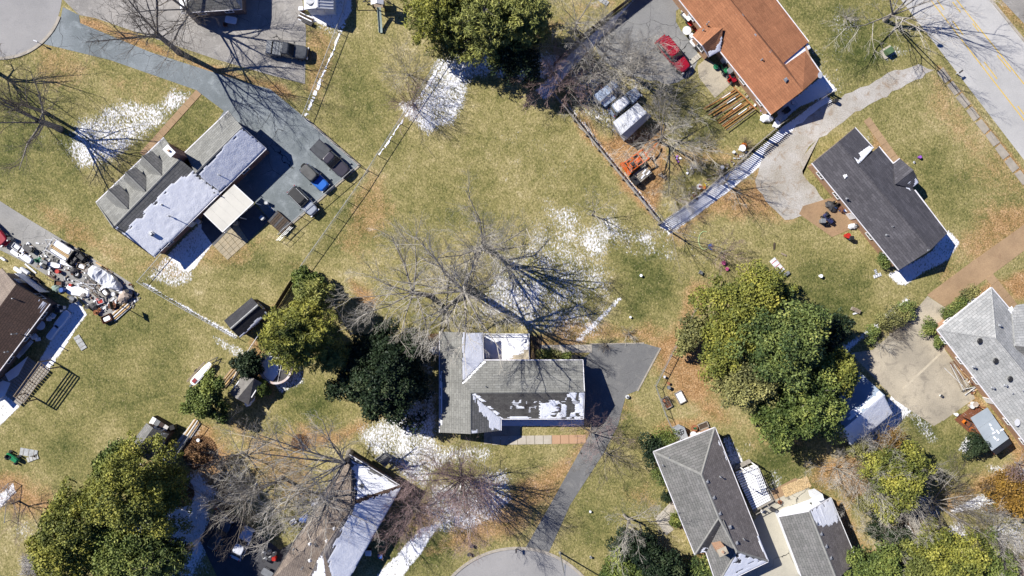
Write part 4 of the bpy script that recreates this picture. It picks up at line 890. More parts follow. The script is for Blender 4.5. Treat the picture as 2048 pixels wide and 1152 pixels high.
snow_on(E, cg2, [(1446,62),(1444,98),(1417,116),(1418,106),(1432,94),(1440,82)], 1.1, 42, rag=.25); walls(E, [(1384,71),(1401,55),(1441,98),(1418,114)], 2.65, m_brick2, ins=.35, spacing=5); gable_wall(E, (1384,71), (1418,114), (1404,91), 2.7, 3.9, m_brick2)
gutter(E, (1384,71,2.7), (1404,91,3.9), w=.1, name='fascia'); gutter(E, (1404,91,3.9), (1418,114,2.7), w=.1, name='fascia')
for x, y, z in ((1484.5,31.6,4.4),(1512,69,4.4),(1541,103,4.4),(1573,159,4.5)): roof_vent(E, x, y, z, m_steel, .46, math.radians(-52))
for x, y, z, h in ((1416,46,3.5,.8),(1472,30,4.1,.3),(1407,60,3.4,.3),(1524,119,4.1,.35)): roof_pipe(E, x, y, z, h, hood=True)
ds = MB(); b = P(1638, 150, 3.0); ds.tube((b.x, b.y, 2.9), (b.x+.1, b.y-.05, 3.15), .12, .42, 16); ds.tube((b.x, b.y, 2.6), (b.x, b.y, 2.95), .03); ds.build('satellite_dish', m_white, E, world=True)

# ------------------------------------------------------------ F: charcoal roof house
F_ = house('house', 'charcoal shingled house with a white snow strip on its roof', 'house', (1755, 400)); ze, zr = 2.8, 4.8
fs = [(1624,326,ze),(1677,283,zr),(1861,500,zr),(1798,540,ze)]; slope(F_, fs, r_dark)
fn1 = [(1677,283,zr),(1710,255,ze+.5),(1747,296,ze+.5),(1718,330,zr)]; slope(F_, fn1, r_dark)
fn2 = [(1718,330,zr),(1758,293,2.95),(1787,327,2.95),(1895,466,2.8),(1861,500,zr)]; slope(F_, fn2, r_dark)
snow_on(F_, fn1, [(1709,316),(1716,320),(1742,294),(1748,297),(1728,318),(1716,329)], 1.3, 51, rag=.05, rows=0, cell=.08, row=.16); snow_on(F_, fn1, [(1718,306),(1738,292),(1748,296),(1722,316)], 1.3, 52, rag=.05, rows=0, cell=.08, row=.16)
pg1 = [(1787,327,2.9),(1800,317,2.9),(1827,340,3.9),(1791,368,3.9)]; pg2 = [(1791,368,3.95),(1827,340,3.9),(1838,364,2.9),(1824,377,2.95)]; slope(F_, pg1, r_dark); slope(F_, pg2, r_dark)
snow_on(F_, pg2, [(1816,362),(1834,354),(1842,364),(1822,380),(1812,372)], 1.0, 53, rag=.2, rows=.5); snow_on(F_, fn2, [(1797,369),(1822,374),(1830,386),(1826,380),(1812,376)], 1.1, 54, rag=.3, rows=0)
walls(F_, [(1624,326),(1710,255),(1747,296),(1758,293),(1895,466),(1798,540)], 2.75, m_brick2, doors=(5,)); gable_wall(F_, (1624,326), (1710,255), (1677,283), ze, zr, m_siding); gable_wall(F_, (1798,540), (1895,466), (1861,500), ze, zr, m_siding)
walls(F_, [(1793,324),(1800,319),(1836,362),(1824,374)], 2.8, m_brick2, ins=.3, wins=False); gable_wall(F_, (1800,317), (1838,364), (1827,340), 2.9, 3.9, m_siding)
for a, b in (((1624,326,ze),(1798,540,ze)), ((1758,293,2.95),(1787,327,2.95)), ((1830,380,2.85),(1895,466,2.8)), ((1710,255,3.3),(1747,296,3.3)), ((1787,327,2.9),(1800,317,2.9))): gutter(F_, a, b, w=.15)
for a, b in (((1624,326,ze),(1677,283,zr)), ((1677,283,zr),(1710,255,3.3))): gutter(F_, a, b, m_wood, w=.08, name='fascia')
for i in range(26): t = (i+.5)/26; ridge_cap(F_, lerp2((1677,283,zr), (1861,500,zr), t-.019), lerp2((1677,283,zr), (1861,500,zr), t+.017), r_dark, .34)
for x, y, z, h in ((1693,356,3.6,.3),(1703,348,3.9,.25),(1695,397,3.5,.3),(1786,453,4.0,.3),(1775,470,3.6,.3),(1858,500,4.7,.2)): roof_pipe(F_, x, y, z, h, .08, m_steel)
roof_vent(F_, 1692, 352, 3.85, m_white, .45, .5)

# ------------------------------------------------------------ G: light grey hip roof house, right edge
G = house('house', 'light grey hip roofed house at the right edge above the concrete apron', 'house', (2010, 720)); ze, zr = 2.8, 4.9
gN, gW, gA, gB = (1983,575), (1875,660), (1992,677), (2090,795)
slope(G, [(*gW,ze),(*gN,ze),(*gA,zr)], r_light); sS = [(*gW,ze),(*gA,zr),(*gB,zr),(2110,962,ze)]; slope(G, sS, r_light); sN = [(*gN,ze),(2023,622,ze),(2026,690,3.6),(2140,760,ze),(*gB,zr),(*gA,zr)]
slope(G, [(*gN,ze),(2023,622,ze),(2150,760,ze),(*gB,zr),(*gA,zr)], r_light); slope(G, [(2024,620,2.9),(2034,610,2.9),(2100,600,2.9),(2100,700,4.4),(2031,691,4.4)], r_light); slope(G, [(2024,620,2.9),(2031,691,4.4),(2024,700,3.9)], r_light); slope(G, [(2031,691,4.4),(2100,700,4.4),(2090,740,3.9),(2034,704,4.2)], r_grey2)
slope(G, [(2110,962,ze),(*gB,zr),(2180,850,ze)], r_light)
walls(G, [gW, gN, (2023,622), (2150,760), (2180,850), (2110,962)], 2.75, m_brick2, doors=(5,), ins=.45)
for a, b in ((gW,gN),(gN,(2023,622)),(gW,(2110,962))): gutter(G, (*a,ze), (*b,ze), w=.18)
for a, b in ((gW,gA),(gN,gA)): ridge_cap(G, (*a,ze), (*b,zr), r_light)
ridge_cap(G, (*gA,zr), (*gB,zr), r_light)
for x, y, z in ((1960,682,4.3),(1992,722,4.3),(2021,758,4.3)): roof_vent(G, x, y, z, m_black, .62, round=True)
for x, y, z, h in ((1949,734,3.5,.3),(2012,771,3.9,.3),(1987,776,3.4,.3),(2025,787,3.7,.2),(2046,781,4.2,.3),(2001,651,4.4,.2)): roof_pipe(G, x, y, z, h, .09, m_steel, hood=True)
ds = MB(); b = P(2034, 845, 3.5); ds.tube((b.x, b.y, 3.3), (b.x+.05, b.y, 3.5), .15, .48, 18); ds.tube((b.x, b.y, 2.8), (b.x, b.y, 3.35), .03); ds.build('satellite_dish', m_white, G, world=True)
mb = MB(); mb.slab([P(2013,622,2.92),P(2024,612,2.92),P(2030,626,2.92),P(2022,632,2.92)], .05); mb.build('snow_cover', m_snow, G, world=True)

# ------------------------------------------------------------ I: hip roof house bottom right
I_ = house('house', 'grey hip roofed house with chimney, snow along its eastern eave', 'house', (1420, 1010)); ze, zr = 2.8, 5.0
iW, iN, iA, iB, iC, iE = (1307,904), (1430,855), (1403,949), (1438,1036), (1474,1103), (1537,1123)
ie = [(*iN,ze),(*iE,ze),(*iC,zr-.5),(1447,1040,zr),(*iB,zr),(*iA,zr)]
slope(I_, [(*iW,ze),(*iN,ze),(*iA,zr)], r_grey2); slope(I_, [(*iW,ze),(*iA,zr),(*iB,zr),(1390,1110,ze)], r_grey2); e1 = [(*iN,ze),(*iE,ze),(*iC,zr-.1),(*iB,zr),(*iA,zr)]; slope(I_, e1, r_taupe)
slope(I_, [(*iB,zr),(1447,1040,zr-.05),(1412,1104,2.9),(1390,1110,ze)], r_black); slope(I_, [(1447,1040,zr-.03),(*iC,zr-.1),(1434,1172,ze),(1412,1104,ze)], r_grey2); iS = [(*iC,zr-.1),(*iE,ze),(1434,1172,ze)]; slope(I_, iS, r_black)  # valley strip: black shingles put its shade into the colour
walls(I_, [iW, iN, iE, (1434,1172), (1412,1104), (1390,1110)], 2.75, m_brick2, doors=(5,))
for a, b in ((iW,iN),(iN,iE),(iE,(1434,1172)),(iW,(1390,1110)),((1412,1104),(1434,1172))): gutter(I_, (*a,ze), (*b,ze), w=.16)
for a, b, c, d in ((iW,ze,iA,zr),(iN,ze,iA,zr),(iA,zr,iB,zr),(iB,zr,iC,zr-.1),(iC,zr-.1,iE,ze),(iC,zr-.1,(1434,1172),ze),(iB,zr,(1390,1110),ze)): ridge_cap(I_, (*a,b), (*c,d), r_ridge, .3)
snow_on(I_, e1, [(1432,856),(1438,870),(1450,915),(1470,930),(1500,1000),(1520,1060),(1515,1075),(1530,1110),(1540,1125),(1545,1120),(1432,850)], 1.0, 61, rag=.5); snow_on(I_, e1, [(1480,930),(1500,965),(1490,975),(1466,915)], 0.0, 62)
snow_on(I_, iS, [(1462,1118),(1478,1104),(1535,1122),(1545,1125),(1434,1175),(1442,1150)], .72, 63, rag=.3, patch=1.5, rows=.2, cell=.12); snow_on(I_, iS, [(1530,1118),(1540,1124),(1434,1175),(1440,1160)], 1.2, 66, rag=.15)
snow_on(I_, [(*iB,zr),(1447,1040,zr-.05),(1412,1104,2.9),(1390,1110,ze)], [(1390,1112),(1400,1096),(1410,1095),(1414,1106)], 1.2, 64); snow_on(I_, [(*iB,zr),(1447,1040,zr-.05),(1412,1104,2.9),(1390,1110,ze)], [(1440,1048),(1446,1044),(1416,1092),(1413,1090),(1420,1070)], .8, 65, rag=.1)
chimney(I_, 1445, 1103, 6.2, 1.1, .8, math.radians(-65)+1.57, m_brick2, p_conc, z0=3)
for x, y, z in ((1415,964,4.75),(1428,996,4.75),(1440,1028,4.75),(1461,1055,4.6),(1474,1087,4.6)): roof_vent(I_, x, y, z, m_steel, .42, .4)
for x, y, z, h in ((1441,954,4.0,.3),(1488,1079,4.0,.35),(1338,915,3.3,.25),(1326,931,3.2,.2)): roof_pipe(I_, x, y, z, h, hood=True)

# ------------------------------------------------------------ J: detached garage bottom right
J = house('garage', 'detached grey roofed garage with a snowy corner and white front', 'garage', (1630, 1080)); c = [(1557,1033),(1610,1172),(1714,1121),(1662,996)]
p1, p2 = gabled(J, c, (1619,1022), (1674,1160), 2.8, 5.2, r_grey2, m_siding, cap=r_ridge, mats=(r_grey2, r_taupe), doors=(3,)); gutter(J, (1557,1033,2.8), (1619,1022,5.2), w=.14, name='fascia'); gutter(J, (1619,1022,5.2), (1662,996,2.8), w=.12, name='fascia')
snow_on(J, p2, [(1620,1022),(1662,994),(1680,1040),(1672,1048),(1655,1050),(1634,1056),(1630,1048)], .95, 71, rag=.3, rows=.4, cell=.12)
for x, y, z in ((1634,1048,4.9),(1643,1069,4.9),(1653,1094,4.9),(1662,1117,4.9)): roof_vent(J, x, y, z, m_steel, .42, .4)
mb = MB(); mb.slab([P(1622,997,2.3),P(1638,992,2.3),P(1656,1000,2.3),P(1626,1012,2.3)], .12); mb.build('side_porch', m_white, J, world=True); snow_on(J, [(1622,997,2.32),(1638,992,2.32),(1656,1000,2.32),(1626,1012,2.32)], None, 1.3, 72, rows=0)
mb = MB(); mb.box(P(1632, 990, 2.0), (.9, .8, 2.6), .3); mb.build('cupboard', m_siding, J, world=True)

# ------------------------------------------------------------ K: snow roof house bottom
K = house('house', 'house under bare branches whose long eastern roof slope is white with snow', 'house', (680, 1080)); ze, zr = 2.8, 5.0
kS = [(711,1004,zr),(803,973,ze),(690,1172,ze),(646,1099,zr)]; kS2 = [(711,1004,zr),(803,973,ze),(676,1196,ze),(650,1110,zr),(646,1099,zr)]
slope(K, [(698,909,ze),(803,973,ze),(711,1004,zr)], r_grey2); slope(K, kS2, r_taupe); slope(K, [(698,909,ze),(711,1004,zr),(646,1099,zr),(612,1165,ze),(536,1166,ze)], r_tan)
slope(K, [(646,1099,zr),(612,1165,2.9),(655,1175,2.9)], r_taupe); slope(K, [(645,1099,zr+.02),(654,1175,2.95),(685,1178,2.9),(655,1100,zr)], r_tan)
walls(K, [(698,909),(803,973),(676,1196),(536,1166)], 2.75, m_brick3)
for a, b in (((698,909),(803,973)),((803,973),(676,1196)),((698,909),(536,1166))): gutter(K, (*a,ze), (*b,ze), m_dkmetal if b[0]==536 else None, w=.14)
snow_on(K, kS2, [(712,1006),(800,976),(806,975),(676,1200),(655,1170),(656,1125),(668,1090),(690,1050)], 1.1, 81, rag=.45, rows=.12); snow_on(K, [(698,909,ze),(803,973,ze),(711,1004,zr)], [(702,918),(800,974),(714,999),(712,960)], .85, 82, rag=.3, patch=.9); snow_on(K, [(646,1099,zr),(612,1165,2.9),(655,1175,2.9)], [(640,1112),(646,1110),(658,1175),(622,1170)], 1.0, 83)
ridge_cap(K, (711,1004,zr), (646,1099,zr), r_tan, .3); ridge_cap(K, (803,973,ze), (711,1004,zr), r_brown, .5)
for x, y, z in ((619,1089,4.3),(653,1083,4.7),(619,1122,4.2),(668,1058,4.7)): roof_vent(K, x, y, z, m_white, .36, .5)
for x, y, z, h in ((604,1137,3.9,.5),(587,1099,3.4,.3)): roof_pipe(K, x, y, z, h, hood=True)

# ------------------------------------------------------------ L: barn under the big evergreen, sheds and the rest
L_ = house('barn', 'blue grey barn roof half covered with snow beside the big evergreens', 'barn', (1710, 820)); c = [(1714,739),(1632,806),(1703,896),(1785,826)]
p1, p2 = gabled(L_, c, (1768,789), (1684,860), 3.0, 5.0, r_grey2, m_greyside, cap=False, gut=False)
m_bluemet = M('blue_grey_metal', (.26,.31,.37), (.2,.25,.31), sc=.5, rough=.5, fine=.05)
for o in [q for q in L_.children if q.name.startswith('roof_slope')]: o.data.materials[0] = m_bluemet
snow_on(L_, p2, None, 1.1, 91, rows=0); snow_on(L_, p1, [(1760,780),(1768,790),(1690,850),(1700,820)], .6, 92, rows=0, patch=.8)
def shed(name, label, c, r0, r1, ze, zr, roofm, wallm, cap=True, cat='shed', **k):
    root = house(name, label, cat, (sum(p[0] for p in c)/4, sum(p[1] for p in c)/4)); a = gabled(root, c, r0, r1, ze, zr, roofm, wallm, cap=cap, ins=.2, thick=.08, spacing=3, **k); return root, a
s1, (a, b) = shed('shed', 'black shingled garden shed beside the dark board fence', [(480,676),(535,627),(503,595),(448,641)], (461,658), (516,610), 2.2, 3.3, r_black, m_darkwood, cap=r_light, gut=False); snow_on(s1, a, [(480,678),(536,627),(533,622),(478,672)], .7, 101, rag=.15, patch=1.5)
s2, (a, b) = shed('shed', 'weathered grey shed beside the lumber stack, shaded by branches', [(458,786),(485,750),(524,766),(497,810)], (474,798), (508,757), 2.0, 2.9, M('old_roofing', (.2,.19,.17), (.14,.13,.12)), m_greywood, gut=False, cap=False); snow_on(s2, b, [(470,795),(490,770),(505,775),(495,806)], .6, 102, patch=.8); 
s3, (a, b) = shed('shed', 'grey shed with a brown front half hidden by the evergreen, lower left', [(293,846),(258,892),(298,922),(338,868)], (306,856), (271,905), 2.3, 3.4, r_grey2, m_woodwall, gut=False, cap=False); snow_on(s3, b, [(320,862),(338,868),(334,874),(318,866)], .6, 103, patch=2)
s4, (a, b) = shed('shed', 'white slat roofed shed among bare trees by the orange loader', [(1226,244),(1274,205),(1294,224),(1241,270)], (1247,275-6), (1297,226), 2.3, 3.2, m_white, m_greyside, gut=False, cap=False)
for o in list(s4.children_recursive): bpy.data.objects.remove(o)
pA = [(1226,244,2.9),(1275,205,2.9),(1294,225,2.7),(1242,270,2.7)]; slope(s4, pA, m_siding, .08)
for k in range(9):
    t = (k+.5)/9; a = lerp2(pA[0], pA[1], t); b = lerp2(pA[3], pA[2], t); mb = MB(); mb.tube(P(*a)+Vector((0,0,.02)), P(*b)+Vector((0,0,.02)), .05, n=4); mb.build('roof_rib', m_white, s4, world=True)
slope(s4, [(1242,270,2.7),(1294,225,2.7),(1303,232,1.9),(1252,280,1.9)], m_greyside, .08); walls(s4, [(1226,244),(1275,205),(1303,232),(1252,280)], 2.0, m_greyside, ins=.15, wins=False); snow_on(s4, pA, [(1255,240),(1290,215),(1294,226),(1260,255)], .45, 104, rows=0, patch=.6)
s5 = house('shed', 'low shed with bright blue grey sheet roof among bare trees', 'shed', (1212, 188)); pq = [(1187,190.5,2.5),(1226,160,2.5),(1237,172,2.35),(1199,204,2.35)]
for k in range(5): slope(s5, [lerp2(pq[0],pq[1],k/5+.005), lerp2(pq[0],pq[1],(k+1)/5-.005), lerp2(pq[3],pq[2],(k+1)/5-.005), lerp2(pq[3],pq[2],k/5+.005)], M('blue_sheet', (.42,.50,.62), (.36,.44,.56), sc=.5, fine=.05) if k == 0 else bpy.data.materials['blue_sheet'], .04, name='roof_sheet')
walls(s5, [(1187,190),(1226,160),(1237,172),(1199,204)], 2.3, m_greyside, ins=.12, wins=False)
slope(s5, [(1199,204,2.0),(1222,186,2.0),(1232,196,1.7),(1210,214,1.7)], bpy.data.materials['blue_sheet'], .05, name='lean_to_roof')
s6, (a, b) = shed('playhouse', 'small snow roofed outbuilding between bare trees and the lower right pine', [(1803,1033),(1826,1010),(1868,1060),(1838,1092)], (1815,1020), (1852,1076), 2.1, 2.9, m_greywood, m_woodwall, gut=False, cap=False); snow_on(s6, a, None, .62, 105, rows=0, patch=.8); snow_on(s6, b, None, .8, 106, rows=0, patch=.8)
s7, (a, b) = shed('shed', 'tiny grey shed on the snow south of the dark magnolia', [(748,918),(766,906),(784,920),(770,935)], (758,925), (776,912), 1.9, 2.5, r_grey2, m_greyside, gut=False, cap=False); snow_on(s7, b, None, .4, 107, patch=1.4)
# B: brown roof house, left edge
B = house('house', 'brown shingled house at the left edge beside the cluttered driveway', 'house', (10, 690)); ze, zr = 2.8, 5.0
bE = (100,607.5); bN = (3,536); bP = (32,569); bS = (-45,800); bQ = (-118,772); bW = (-140,725)
slope(B, [(*bP,zr),(*bE,ze),(*bS,ze),(*bQ,zr)], r_brown); slope(B, [(*bP,zr),(*bN,ze),(*bW,ze),(*bQ,zr)], r_tan); walls(B, [bE, bN, bW, bS], 2.75, m_brick3, ins=.5, doors=(0,)); gable_wall(B, bE, bN, bP, ze, zr, m_siding, ins=.52)
gutter(B, (*bE,ze), (*bS,ze), w=.16); gutter(B, (*bP,zr), (*bE,ze), m_darkwood, w=.12, name='fascia')
snow_on(B, [(*bP,zr),(*bE,ze),(*bS,ze),(*bQ,zr)], [(64,590),(100,606),(98,612),(80,630),(72,628),(78,606)], .75, 111, rag=.3, rows=.5); snow_on(B, [(*bP,zr),(*bE,ze),(*bS,ze),(*bQ,zr)], [(66,640),(82,630),(62,662),(46,680)], .6, 112, rag=.3)
for x, y, z, h in ((26,597,4.6,.3),(28,668,3.6,.9),(12,704,3.4,.5)): roof_pipe(B, x, y, z, h, hood=True)
w = MB(); a_ = P(88, 592, 1.2); b_ = P(30, 548, 1.2); c_ = (a_+b_)/2; w.box((c_.x+.32, c_.y+.3, 1.1), (4.2, .08, 2.1), math.atan2(b_.y-a_.y, b_.x-a_.x)); w.build('garage_door', m_white, B, world=True)
# C: top left roof, D: white sided building
C_ = house('house', 'dark roofed house cut by the top edge, left of the white sided one', 'house', (420, -20)); ze, zr = 2.8, 4.6
slope(C_, [(362,26,ze),(484,18,ze),(450,-30,zr),(398,-26,zr)], r_grey2); slope(C_, [(362,26,ze),(398,-26,zr),(390,-120,zr),(338,-110,ze)], r_light); slope(C_, [(484,18,ze),(478,-130,ze),(450,-120,zr),(450,-30,zr)], r_light); slope(C_, [(398,-26,zr),(450,-30,zr),(450,-120,zr),(390,-120,zr)], r_grey2)
walls(C_, [(362,26),(484,18),(478,-130),(338,-110)], 2.75, m_brick3); gutter(C_, (362,26,ze), (484,18,ze), w=.1); snow_on(C_, [(362,26,ze),(398,-26,zr),(390,-120,zr),(338,-110,ze)], [(340,-20),(372,0),(362,20),(345,5)], .6, 121, patch=.9)
D_ = house('garage', 'white sided outbuilding with a ribbed snowy roof at the top edge', 'garage', (636, -20)); c = [(608,19.5),(606,-80),(668,-80),(667,20)]
p1, p2 = gabled(D_, c, (634.5,14.6), (634,-86), 2.5, 3.7, M('white_metal_roof', (.6,.62,.65), (.5,.52,.55), fine=.05), m_siding, gut=False, cap=m_white, ins=.25, doors=(3,))
for k in range(14):
    y = 18-k*6; mb = MB(); mb.tube(P(637, y-2, 3.62), P(666, y, 2.55), .05, n=5); mb.build('roof_rib', m_white, D_, world=True); mb = MB(); mb.tube(P(632, y-2, 3.62), P(609, y, 2.55), .03, n=5); mb.build('roof_rib', m_white, D_, world=True)
mb = MB(); b = P(620, -1, 3.4); mb.tube((b.x, b.y, 3.2), (b.x, b.y, 3.5), .7, .66, 20); mb.build('roof_fan', m_steel, D_, world=True)
# porch roof behind G
g7 = house('deck', 'red brown deck with a flat grey metal roof behind the light grey house', 'deck', (1965, 860)); q = [(1941,836,2.6),(1975,815,2.6),(2018,877,2.5),(1984,902,2.5)]
m_flat = M('flat_grey_metal', (.36,.40,.42), (.30,.34,.36), sc=.5, rough=.5, fine=.06)
for k in range(3): slope(g7, [lerp2(q[0],q[3],k/3+.003), lerp2(q[0],q[3],(k+1)/3-.003), lerp2(q[1],q[2],(k+1)/3-.003), lerp2(q[1],q[2],k/3+.003)], m_flat, .06, name='roof_sheet')
slope(g7, [(1984,902.5,2.3),(2018,877.5,2.3),(2024,887,2.1),(1992,910,2.1)], m_black, .05, name='lower_roof')  # black sheet drawn for the shade and wall below the roof edge
for k, (x, y, s) in enumerate(((1985,858,.5),(1988,866,.45),(1996,864,.6),(2004,860,.5),(1990,876,.45),(1996,880,.35),(1981,850,.35))): mb = MB(); b = P(x, y, 2.62); mb.box((b.x, b.y, 2.60), (s, .2, .05), math.radians(30 if k % 2 else -50)); mb.build('snow_patch', m_snow, g7, world=True)
for x, y in ((1943,838),(1975,817),(1985,898),(2016,877)): b = P(x, y, 2.4); mb = MB(); mb.box((b.x, b.y, 1.25), (.12,.12,2.5)); mb.build('post', m_redwood, g7, world=True)
a, b, c_, d_ = (1906,838), (1950,806), (2010,890), (1985,908)
for k in range(14): t = k/14; t2 = (k+.85)/14; mb = MB(); mb.slab([P(*lerp2(a,b,t),0)+Vector((0,0,.35)), P(*lerp2(a,b,t2),0)+Vector((0,0,.35)), P(*lerp2(d_,c_,t2),0)+Vector((0,0,.35)), P(*lerp2(d_,c_,t),0)+Vector((0,0,.35))], .05); mb.build('plank', m_redwood, g7, world=True)
# ------------------------------------------------------------ bare trees
G1 = 'bare deciduous trees'
bare_tree(120, 258, 15, 'big bare tree with long limbs over the snowy front lawn, far left', 1, tw=m_twigd, nl=6, lean=(-.05, .0), trunk=.3, r=.42, nch=(0, 7, 6, 5), el=(35, 72), group=G1)
bare_tree(92, 226, 13, 'second slimmer bare trunk just left of the big tree on the snowy lawn', 2, tw=m_twigd, nl=5, trunk=.35, r=.25, el=(45, 80), nch=(0, 7, 5, 5), lean=(-.15, .05), group=G1)
bare_tree(357, 104, 17, 'tall bare tree on the grass strip between the two top left driveways', 3, tw=m_twigd, nl=7, trunk=.35, r=.38, el=(35, 75), group=G1)
bare_tree(398, 44, 17, 'bare tree beside the dark roof at the top edge', 4, tw=m_twigd, nl=7, trunk=.25, r=.35, group=G1)
bare_tree(968, 492, 15, 'bare tree in the middle of the big lawn, the northern one of the pair', 5, tw=m_twig, nl=11, trunk=.28, r=.42, el=(35, 78), nch=(0, 9, 7, 5), spread=.95, group=G1)
bare_tree(935, 575, 20, 'largest bare tree at the centre, with a long limb reaching left above the lawn', 6, tw=m_twig, trunk=.42, r=.48, group=G1, nch=(0, 10, 7, 5),
  limbs=[(178, 12, 8.0, .75), (150, 38, 9, .85), (128, 30, 9.5, .95), (92, 50, 9.5, 1.0), (60, 45, 9, .95), (20, 40, 9, .9), (-20, 40, 9, .85), (-60, 42, 9.5, .95), (-90, 35, 10, .9), (-125, 40, 9, 1.0), (200, 45, 9, .95), (100, 80, 9, 1.0)])
bare_tree(862, 592, 12, 'leaning bare tree left of the largest one, limbs spread low over the lawn', 7, tw=m_twig, trunk=.38, r=.36, lean=(-.45, .12), group=G1, nch=(0, 9, 7, 5),
  limbs=[(188, 10, 9.5, 1.0), (205, 22, 8, .95), (120, 20, 8, 1.0), (95, 28, 9.5, 1.0), (70, 35, 9.5, .95), (150, 35, 7.5, .9), (-110, 20, 7, .95), (-60, 30, 7, .8)])
bare_tree(1184, 430, 6.5, 'small bare tree standing in the snow patch near the fence corner', 8, tw=m_twigp, nl=6, trunk=.3, r=.11, nch=(0, 5, 4, 3), group=G1)
bare_tree(1770, 40, 14, 'bare tree beside the road, its boughs over the gravel drive entrance', 9, tw=m_twigp, nl=7, trunk=.14, r=.32, el=(25, 65), nch=(0, 7, 6, 4), group=G1)
bare_tree(1262, 152, 12, 'bare many branched tree behind the blue sheet roofed shed', 10, tw=m_twig, nl=11, trunk=.18, r=.25, nch=(0, 8, 7, 5), spread=.72, el=(45, 80), group=G1)
bare_tree(1205, 165, 11, 'pale bare tree hanging over the blue sheet roofed shed', 11, tw=m_twig, nl=10, trunk=.18, r=.22, nch=(0, 8, 7, 4), group=G1)
bare_tree(1180, 120, 10, 'bare tree on the edge of the old driveway, left of the red car', 12, tw=m_twig, nl=8, trunk=.2, r=.2, nch=(0, 7, 6, 4), group=G1)
bare_tree(1318, 282, 10.5, 'bare tree directly behind the orange loader', 13, tw=m_twig, nl=10, trunk=.2, r=.24, el=(30, 75), nch=(0, 8, 7, 5), group=G1)
bare_tree(1118, 172, 8, 'reddish bare tree at the upper end of the rail fence', 14, tw=m_twigr, nl=12, trunk=.12, r=.16, el=(20, 70), nch=(0, 8, 6, 5), group=G1)
bare_tree(1150, 60, 11, 'bare tree right of the dark evergreens at the top', 15, tw=m_twig, nl=7, trunk=.3, r=.2, nch=(0, 6, 5, 4), group=G1)
bare_tree(1446, 368, 8, 'crooked bare tree growing along the picket fence', 16, tw=m_twigp, nl=5, trunk=.35, r=.16, nch=(0, 5, 4, 3), el=(30, 60), group=G1)
bare_tree(1338, 462, 9, 'thin bare tree at the corner where the two fences meet', 17, tw=m_twigd, nl=7, trunk=.3, r=.12, nch=(0, 6, 4, 3), group=G1)
bare_tree(1440, 505, 4.5, 'low reddish bare tree in the play corner left of the big evergreens', 18, tw=m_twigr, nl=8, trunk=.15, r=.08, nch=(0, 5, 5, 4), el=(15, 60), group=G1)
bare_tree(1182, 862, 6.5, 'greyish pink bare tree at the bend of the middle driveway', 19, tw=m_twigr, nl=9, trunk=.15, r=.15, el=(15, 60), nch=(0, 6, 5, 4), spread=1.05, group=G1)
bare_tree(1212, 905, 5.5, 'bare shrub like tree below the driveway bend', 20, tw=m_twigd, nl=8, trunk=.12, r=.1, el=(15, 55), nch=(0, 6, 5, 4), group=G1)
bare_tree(926, 952, 13.5, 'dense fan shaped bare tree on the snow south of the middle house', 21, tw=m_twigr, nl=16, trunk=.12, r=.34, el=(35, 80), nch=(0, 9, 7, 5), spread=.85, group=G1)
bare_tree(1248, 1030, 8.5, 'bare tree in the lawn left of the hip roof house', 22, tw=m_twig, nl=6, trunk=.3, r=.17, el=(20, 65), nch=(0, 7, 5, 4), group=G1)
bare_tree(700, 905, 15, 'heavy limbed bare tree at the north corner of the snow roofed house', 23, tw=m_twig, trunk=.3, r=.45, group=G1, nch=(0, 8, 6, 5),
  limbs=[(165, 15, 13, .9), (150, 25, 13, 1.0), (180, 30, 12, 1.0), (205, 25, 12, .9), (120, 35, 9, 1.0), (225, 35, 11, .95), (250, 45, 9, 1.0), (90, 60, 8, 1.0), (195, 55, 10, 1.0)])
bare_tree(668, 985, 14, 'bare tree spreading pale branches over the brown roof at the bottom', 24, tw=m_twigp, nl=8, trunk=.25, r=.33, el=(25, 70), nch=(0, 7, 5, 4), group=G1)
bare_tree(565, 955, 12, 'tangled bare tree above the dark asphalt drive, bottom left', 25, tw=m_twig, nl=9, trunk=.25, r=.28, el=(25, 70), nch=(0, 7, 6, 5), group=G1)
bare_tree(500, 985, 10, 'grey bare tree right of the red brown pine litter, bottom left', 26, tw=m_twigd, nl=8, trunk=.2, r=.2, nch=(0, 7, 5, 5), group=G1)
bare_tree(828, 1010, 7, 'reddish bare tree at the eastern corner of the snow roofed house', 27, tw=m_twigr, nl=14, trunk=.1, r=.14, el=(20, 70), nch=(0, 8, 6, 5), group=G1)
bare_tree(38, 1002, 7, 'small bare tree with reddish twigs near the bottom left corner', 28, tw=m_twigr, nl=6, trunk=.2, r=.13, el=(15, 60), nch=(0, 6, 5, 4), group=G1)
bare_tree(-30, 130, 14, 'bare tree reaching in over the left edge of the lawn', 29, tw=m_twigd, nl=8, trunk=.3, r=.3, nch=(0, 6, 5, 4), group=G1)
bare_tree(1728, 925, 8.5, 'pale bare tree below the blue grey barn', 30, tw=m_twig, nl=11, trunk=.15, r=.2, el=(12, 60), nch=(0, 8, 7, 4), spread=1.15, group=G1)
bare_tree(1668, 935, 6, 'low bare thicket tree left of the yellow green tree, lower right', 31, tw=m_twig, nl=9, trunk=.1, r=.13, el=(12, 60), nch=(0, 6, 6, 4), group=G1)
bare_tree(1858, 1000, 9, 'dark bare tree right of the yellow green tree, lower right', 32, tw=m_twigd, nl=11, trunk=.12, r=.24, el=(15, 65), nch=(0, 7, 6, 5), group=G1)
bare_tree(1775, 1050, 6.5, 'pale bare thicket tree left of the snow roofed outbuilding', 33, tw=m_twig, nl=11, trunk=.1, r=.14, el=(12, 60), nch=(0, 7, 6, 4), group=G1)
bare_tree(1975, 1065, 8, 'pale bare tree over the snow near the right bottom corner', 34, tw=m_twigp, nl=11, trunk=.12, r=.18, el=(15, 65), nch=(0, 7, 6, 5), group=G1)
